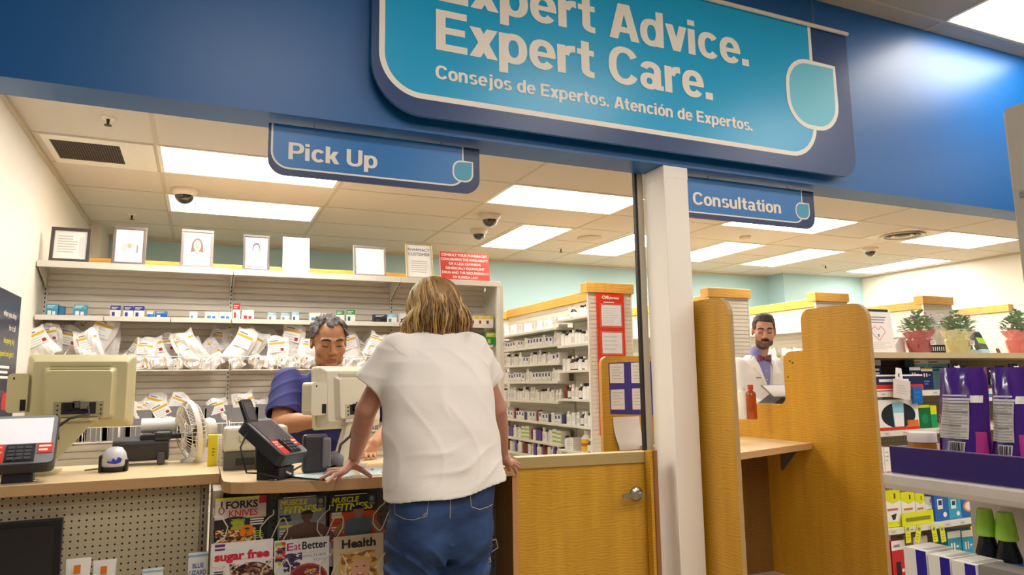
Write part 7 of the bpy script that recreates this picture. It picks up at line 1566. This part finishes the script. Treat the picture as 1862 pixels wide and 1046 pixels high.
for k in range(900):
    phi = rng.uniform(-2.25, 2.25); m = (HA, HA, HB_, HC_, HB_, HD)[int(rng.integers(0, 6))]
    if abs(phi) < 1.1 and rng.random() < .35: m = HD if rng.random() < .5 else HB_
    if phi < -.9 and rng.random() < .6: m = HC_
    strand(phi, rng.uniform(-.35, .6), rng.uniform(.0024, .0052), m, Hc[2] - rng.uniform(.070, .128) - .020 * math.cos(phi), rng.uniform(.004, .017), rng.uniform(.010, .042))
b.build('hair', wt)
fl = Field(Hc - .16, Hc + .16, .006); fl.ell(Hc + up * .026 - fw * .008, (.083, .096, .092), .01, RH_); fl.ell(Hc - up * .035 - fw * .035, (.080, .058, .062), .03, RH_)
fl.ell(Hc + fw * .13 - up * .05, (.085, .06, .09), .01, RH_, 'sub'); solid('hair_underlayer', fl, [HB_], wt)
# ---------------------------------------------------------------- the clerk in scrubs
SKM = skinmat('skin_tan', '#bd855f', ''); LIPM = C('#a3654f', .45)
Mc = npv(PY(598, 624, 3.80)); sc_ = 1.12; RM = euler(.27, .06, -.03)
mt = thing('person', 'clerk in dark blue scrubs with curly grey hair, looking down behind the counter', 'person', (.64, 4.02, 0))
ShL, ShR = npv(PY(523, 694, 3.86)), npv(PY(680, 694, 3.88)); ElL, ElR = npv(PY(511, 772, 3.72)), npv(PY(726, 768, 3.80)); WrL = npv(PY(584, 764, 3.50)); WrR = npv(PY(677, 808, 3.46))
fl = Field((.10, 3.20, -.002), (1.05, 4.30, 1.66), .0042)
fl.column([(.80, .64, 4.02, .13, .09), (1.0, .62, 3.97, .13, .09), (1.15, .61, 3.92, .15, .09), (1.26, .61, 3.89, .13, .07), (1.31, .61, 3.87, .07, .05)], .02)
for hx in (.56, .73): fl.cap((hx, 4.03, .84), (hx, 4.02, .47), .075, .052, .03); fl.cap((hx, 4.02, .47), (hx, 4.06, .08), .05, .035, .02); fl.cap((hx, 4.07, .04), (hx, 3.90, .025), .038, .026, .02)
fl.column([(.74, .645, 4.03, .13, .09), (.9, .64, 4.02, .13, .09)], .03)
fl.cap(A3((.61, 3.88, 1.27)), Mc + RM @ A3((0, .03, -.07)), .060, .054, .03)
Pm = head(fl, Mc, RM, sc_, 1.06)
for S_, E_, W_ in ((ShL, ElL, WrL), (ShR, ElR, WrR)):
    fl.cap(S_, E_, .055, .050, .03); m = E_ * .6 + W_ * .4; fl.cap(E_, m, .050, .046, .006); fl.cap(m, W_, .046, .029, .006)
kk = WrL + A3((.05, -.05, .004)); hand(fl, WrL, kk, A3((.008, -.012, -.008)), [kk + A3((.055, -.04 - .01 * i, -.02 + .004 * i)) for i in range(4)], kk + A3((.0, -.05, .03)))
kk = WrR + A3((-.022, -.045, -.048)); hand(fl, WrR, kk, A3((.0175, .006, 0)), [A3((kk[0] - .05 + .022 * i, kk[1] - .050, .912)) for i in range(4)], A3((kk[0] - .052, kk[1] + .0, .914)))
def pickm(c):
    l = (c - Mc) @ RM / sc_; lip = (np.abs(l[:, 0]) < .023) & (l[:, 2] < -.0535) & (l[:, 2] > -.0745) & (l[:, 1] < -.0745)
    return np.where(lip, 1, 0)
bm, _, _ = solid('body', fl, [SKM, LIPM], mt, pickm)
features(bm, Pm, sc_, RM, C('#1d1512', .6), .0042)
GH = C('#6a6461', .8, var=.45, vs=70, bump=.9, bs=130)
fl = Field(Mc - .17, Mc + .17, .0036); HRM = lambda p: Pm(*p)
def curl(X, Y, Z):
    return None
fl.ell(Pm(0, .018, .046), (.084 * sc_, .098 * sc_, .086 * sc_), .01, RM)
def cut(D, X, Y, Z):
    P_ = np.stack([X - Mc[0], Y - Mc[1], Z - Mc[2]], -1) @ RM / sc_; x, y, z = P_[..., 0], P_[..., 1], P_[..., 2]
    D = D - .005 * np.sin(x * 128 + 2.3 * np.sin(z * 61 + 1) + 1.7 * np.sin(y * 83)) - .004 * np.sin(z * 151 + 2.1 * np.sin(x * 97 + y * 40)) - .003 * np.sin(y * 173 + 2 * np.sin(x * 71)) - .001
    front = .090 + .012 * np.exp(-((np.abs(x) - .036) / .014) ** 2) - .05 * np.clip((np.abs(x) - .05) / .025, 0, 1)
    low = np.where(y < -.025, front, np.where(y < .012, .012 + (front - .012) * np.clip((.012 - y) / .037, 0, 1), -.055))
    return np.maximum(D, low - z)
fl.edit(cut, Mc - .17, Mc + .17); solid('hair', fl, [GH], mt)
SCR = C('#2b2c68', .75, var=.12, vs=8, bump=.15, bs=300)
fl = Field((.14, 3.55, .70), (1.05, 4.25, 1.40), .0048)
def sf(X, Y, Z): return -.006 * ridge((X - .6) * 26 + Z * 18 + 1.3 * np.sin(Z * 13)) ** 2.2 * band(Z, .8, 1.28, .06) - .003 * np.sin(X * 40 + Z * 21)
fl.column([(.72, .645, 4.03, .185, .135), (.9, .64, 4.00, .185, .14), (1.05, .62, 3.95, .19, .135), (1.18, .61, 3.91, .195, .125), (1.26, .61, 3.885, .175, .095), (1.30, .61, 3.87, .12, .07), (1.325, .61, 3.86, .085, .06)], .02, 2.4, sf)
for S_, E_, r1 in ((ShL, ElL * .80 + ShL * .20, .083), (ShR, ElR * .8 + ShR * .2, .083)):
    ax = (E_ - S_) / np.linalg.norm(E_ - S_)
    def slv(X, Y, Z, S_=S_, E_=E_, r1=r1, ax=ax):
        L = float(np.linalg.norm(E_ - S_)); t = (X - S_[0]) * ax[0] + (Y - S_[1]) * ax[1] + (Z - S_[2]) * ax[2]; q = np.clip(t / L, 0, 1)
        d = np.where(t < 0, np.sqrt((X - S_[0]) ** 2 + (Y - S_[1]) ** 2 + (Z - S_[2]) ** 2), np.sqrt((X - S_[0] - t * ax[0]) ** 2 + (Y - S_[1] - t * ax[1]) ** 2 + (Z - S_[2] - t * ax[2]) ** 2))
        return np.maximum(d - (.074 + (r1 - .074) * q) - .005 * ridge(t * 45 + X * 25) ** 2, t - L)
    fl.mix(slv, np.minimum(S_, E_) - .1, np.maximum(S_, E_) + .1, .04)
    fl.cap(E_ - ax * .015, E_ + ax * .05, r1 - .010, r1 - .010, .003, 'sub')
fl.ell((.61, 3.80, 1.33), (.06, .075, .10), .01, None, 'sub'); fl.edit(lambda D, X, Y, Z: np.where(Z < .735, .02, D), (.14, 3.55, .70), (1.05, 4.25, .735)); solid('scrub_top', fl, [SCR], mt)
fl = Field((.38, 3.75, .04), (.92, 4.25, .80), .007)
fl.column([(.70, .645, 4.03, .175, .125), (.79, .645, 4.03, .18, .13)], .03)
for hx in (.56, .73): fl.column([(.06, hx, 4.05, .07, .075), (.47, hx, 4.02, .08, .085), (.74, hx, 4.03, .095, .115)], .03, 2.1)
solid('scrub_trousers', fl, [SCR], mt)
# ---------------------------------------------------------------- the pharmacist behind the booth
SKP = skinmat('skin_light_tan', '#c9977b', ''); STB = C('#6a5146', .6, var=.2, vs=160)
Qc = npv(PY(1389, 604, 4.30)); sq = 1.10; RQ = euler(.16, -.66, .04)
Q0 = A3((Qc[0], 4.40, 0)); pt = thing('person', 'pharmacist with dark beard in white coat and bow tie between the booth panels', 'person', tuple(Q0))
zS = Qc[2] - .245
fl = Field((Qc[0] - .36, 3.95, -.002), (Qc[0] + .36, 4.66, Qc[2] + .16), .0045)
fl.column([(.85, Qc[0], 4.42, .13, .09), (1.2, Qc[0], 4.41, .14, .09), (zS - .02, Qc[0], 4.40, .13, .07), (zS + .05, Qc[0], 4.39, .07, .05)], .02)
for q in (-1, 1):
    hx = Qc[0] + q * .085; fl.cap((hx, 4.42, .86), (hx, 4.42, .47), .075, .052, .03); fl.cap((hx, 4.42, .47), (hx, 4.45, .08), .05, .035, .02); fl.cap((hx, 4.46, .04), (hx, 4.30, .025), .038, .026, .02)
fl.column([(.76, Qc[0], 4.42, .13, .09), (.92, Qc[0], 4.42, .13, .09)], .03)
fl.cap((Qc[0], 4.385, zS), Qc + RQ @ A3((0, .03, -.07)), .058, .052, .03)
Pq = head(fl, Qc, RQ, sq, .96)
arms = []
for q, hy in ((-1, 4.10), (1, 4.12)):
    S_ = A3((Qc[0] + q * .19, 4.40, zS - .02)); E_ = A3((Qc[0] + q * .245, 4.36, zS - .30)); W_ = A3((Qc[0] + q * .15, 4.17, zS - .33)); arms.append((S_, E_, W_))
    fl.cap(S_, E_, .05, .045, .03); fl.cap(E_, W_, .043, .028, .02)
    kk = W_ + A3((-q * .03, -.065, -.005)); hand(fl, W_, kk, A3((q * .014, .0, -.010)), [kk + A3((-q * (.03 + .004 * i), -.045, -.035 - .004 * i)) for i in range(4)], kk + A3((-q * .045, -.01, .02)))
def pickq(c):
    l = (c - Qc) @ RQ / sq; x, y, z = l[:, 0], l[:, 1], l[:, 2]; out = np.zeros(len(c))
    beard = (z < -.055 - .25 * np.clip(-(y + .06), 0, 1) + .0) & (z > -.125) & (y < .0) & (np.linalg.norm(l, axis=1) < .15); jaw = (z < -.02) & (np.abs(x) > .046) & (y < .0) & (y > -.055) & (z > -.125)
    mus = (np.abs(x) < .027) & (z < -.042) & (z > -.056) & (y < -.07); lip = (np.abs(x) < .022) & (z < -.057) & (z > -.0735) & (y < -.074)
    out[beard | jaw] = 1; out[mus] = 2; out[lip] = 3; return out
bq, _, _ = solid('body', fl, [SKP, STB, C('#2f201a', .7), C('#a35f55', .45)], pt, pickq)
features(bq, Pq, sq, RQ, C('#2a1a14', .6), .0045)
b = MB(); b.tube([tuple(Pq(-.029, -.080, -.060)), tuple(Pq(-.016, -.093, -.047)), tuple(Pq(0, -.0975, -.0445)), tuple(Pq(.016, -.093, -.047)), tuple(Pq(.029, -.080, -.060))], [.003, .0062, .0062, .0062, .003], C('#2f201a', .8), 8); b.build('moustache', bq)
fl = Field(Qc - .18, Qc + .18, .0042); fl.ell(Pq(0, .016, .046), (.079 * sq, .097 * sq, .086 * sq), .01, RQ)
def cutq(D, X, Y, Z):
    P_ = np.stack([X - Qc[0], Y - Qc[1], Z - Qc[2]], -1) @ RQ / sq; x, y, z = P_[..., 0], P_[..., 1], P_[..., 2]
    D = D - .002 * np.sin(x * 230 + y * 90 + 2 * np.sin(z * 80)) - .008 * np.clip((z - .07) / .05, 0, 1) * (1 + .5 * np.sin(x * 40))
    front = .082 - .006 * x / .07 - .02 * np.clip((np.abs(x) - .045) / .025, 0, 1)
    low = np.where(y < -.03, front, np.where(y < .01, .0 + (front - .0) * np.clip((.01 - y) / .04, 0, 1) ** .6, -.06)); low = np.where((np.abs(x) > .056) & (y > -.046), np.minimum(low, -.03), low); return np.maximum(D, low - z)
fl.edit(cutq, Qc - .18, Qc + .18); solid('hair', fl, [C('#3a2a22', .6, var=.5, vs=30)], pt)
COAT = C('#f3eee8', .7, var=.02, bump=.08, bs=200); LAV = C('#8f8cc4', .7, var=.08, vs=90)
fl = Field((Qc[0] - .36, 3.98, .50), (Qc[0] + .36, 4.66, Qc[2] - .02), .0055)
cf = lambda X, Y, Z: -.006 * ridge((X - Qc[0]) * 22 + Z * 9 + np.sin(Z * 11)) ** 2.5 * band(Z, .6, zS - .05, .08)
fl.column([(.52, Qc[0], 4.42, .20, .15), (.9, Qc[0], 4.42, .19, .14), (zS - .25, Qc[0], 4.41, .20, .14), (zS - .08, Qc[0], 4.40, .205, .125), (zS - .01, Qc[0], 4.40, .18, .095), (zS + .03, Qc[0], 4.40, .13, .075), (zS + .065, Qc[0], 4.405, .085, .066)], .02, 2.4, cf)
for S_, E_, W_ in arms: fl.cap(S_, E_, .070, .064, .03); fl.cap(E_, E_ * .12 + W_ * .88, .062, .048, .02)
def vneck(X, Y, Z): return np.maximum(np.abs(X - Qc[0] + .012) - np.clip((Z - (zS - .26)) * .25, -.02, .2), Y - 4.36)
fl.mix(vneck, (Qc[0] - .1, 4.1, zS - .28), (Qc[0] + .1, 4.36, zS + .08), .004, 'sub'); fl.edit(lambda D, X, Y, Z: np.where(Z < .54, .02, D), (Qc[0] - .36, 3.98, .50), (Qc[0] + .36, 4.66, .54)); coat, _, _ = solid('lab_coat', fl, [COAT], pt)
fl = Field((Qc[0] - .22, 4.15, .8), (Qc[0] + .22, 4.56, Qc[2]), .005)
fl.column([(.82, Qc[0], 4.42, .165, .12), (zS - .1, Qc[0], 4.405, .175, .118), (zS + .0, Qc[0], 4.39, .12, .088), (zS + .05, Qc[0], 4.385, .070, .068)], .02); fl.cap((Qc[0] - .005, 4.385, zS + .04), (Qc[0] - .006, 4.375, zS + .085), .068, .062, .015); solid('shirt', fl, [LAV], pt)
yb_ = 4.298; b = MB()
for q in (-1, 1): b.add([(Qc[0] - .012 + q * .008, yb_, zS + .045), (Qc[0] - .012 + q * .060, yb_ - .012, zS + .068), (Qc[0] - .012 + q * .060, yb_ - .012, zS + .012), (Qc[0] - .012 + q * .008, yb_, zS + .030), (Qc[0] - .012 + q * .008, yb_ + .02, zS + .045), (Qc[0] - .012 + q * .060, yb_ + .012, zS + .068), (Qc[0] - .012 + q * .060, yb_ + .012, zS + .012), (Qc[0] - .012 + q * .008, yb_ + .02, zS + .030)], [(0, 3, 2, 1), (4, 5, 6, 7), (0, 1, 5, 4), (2, 3, 7, 6), (1, 2, 6, 5)], C('#7d3a4a', .5))
b.box(Qc[0] - .022, yb_ - .012, zS + .027, Qc[0] - .002, yb_ + .012, zS + .049, C('#8d4a52', .5)); b.build('bow_tie', pt)
for q in (-1, 1):
    xx = Qc[0] - .012; b = MB(); yy = 4.272
    pts = [(xx + q * .075, yy + .055, zS + .055), (xx + q * .068, yy + .01, zS - .02), (xx + q * .03, yy - .012, zS - .15), (xx + q * .012, yy - .015, zS - .24), (xx + q * .075, yy - .002, zS - .09), (xx + q * .115, yy + .022, zS - .035), (xx + q * .10, yy + .03, zS - .02), (xx + q * .115, yy + .045, zS + .02)]
    n_ = len(pts); vs = pts + [(p[0], p[1] + .01, p[2]) for p in pts]; f = [tuple(range(n_)), tuple(range(2 * n_ - 1, n_ - 1, -1))] + [(i, i + n_, (i + 1) % n_ + n_, (i + 1) % n_) for i in range(n_)]
    b.add(vs, f, COAT); b.build('lapel', coat)
p_ = A3((Qc[0] - .11, 4.262, zS - .12)); b = MB().at(tuple(p_), -.15); lines(b, -.03, 0, .035, .012, 1, C('#a8323a', .5), 4, .6); b.build('embroidery', coat)
b = MB()
for z in (zS - .06, zS - .13): b.ball((Qc[0] - .012, 4.286, z), (.006, .004, .006), PWHITE, 8)
b.build('shirt_button', pt)
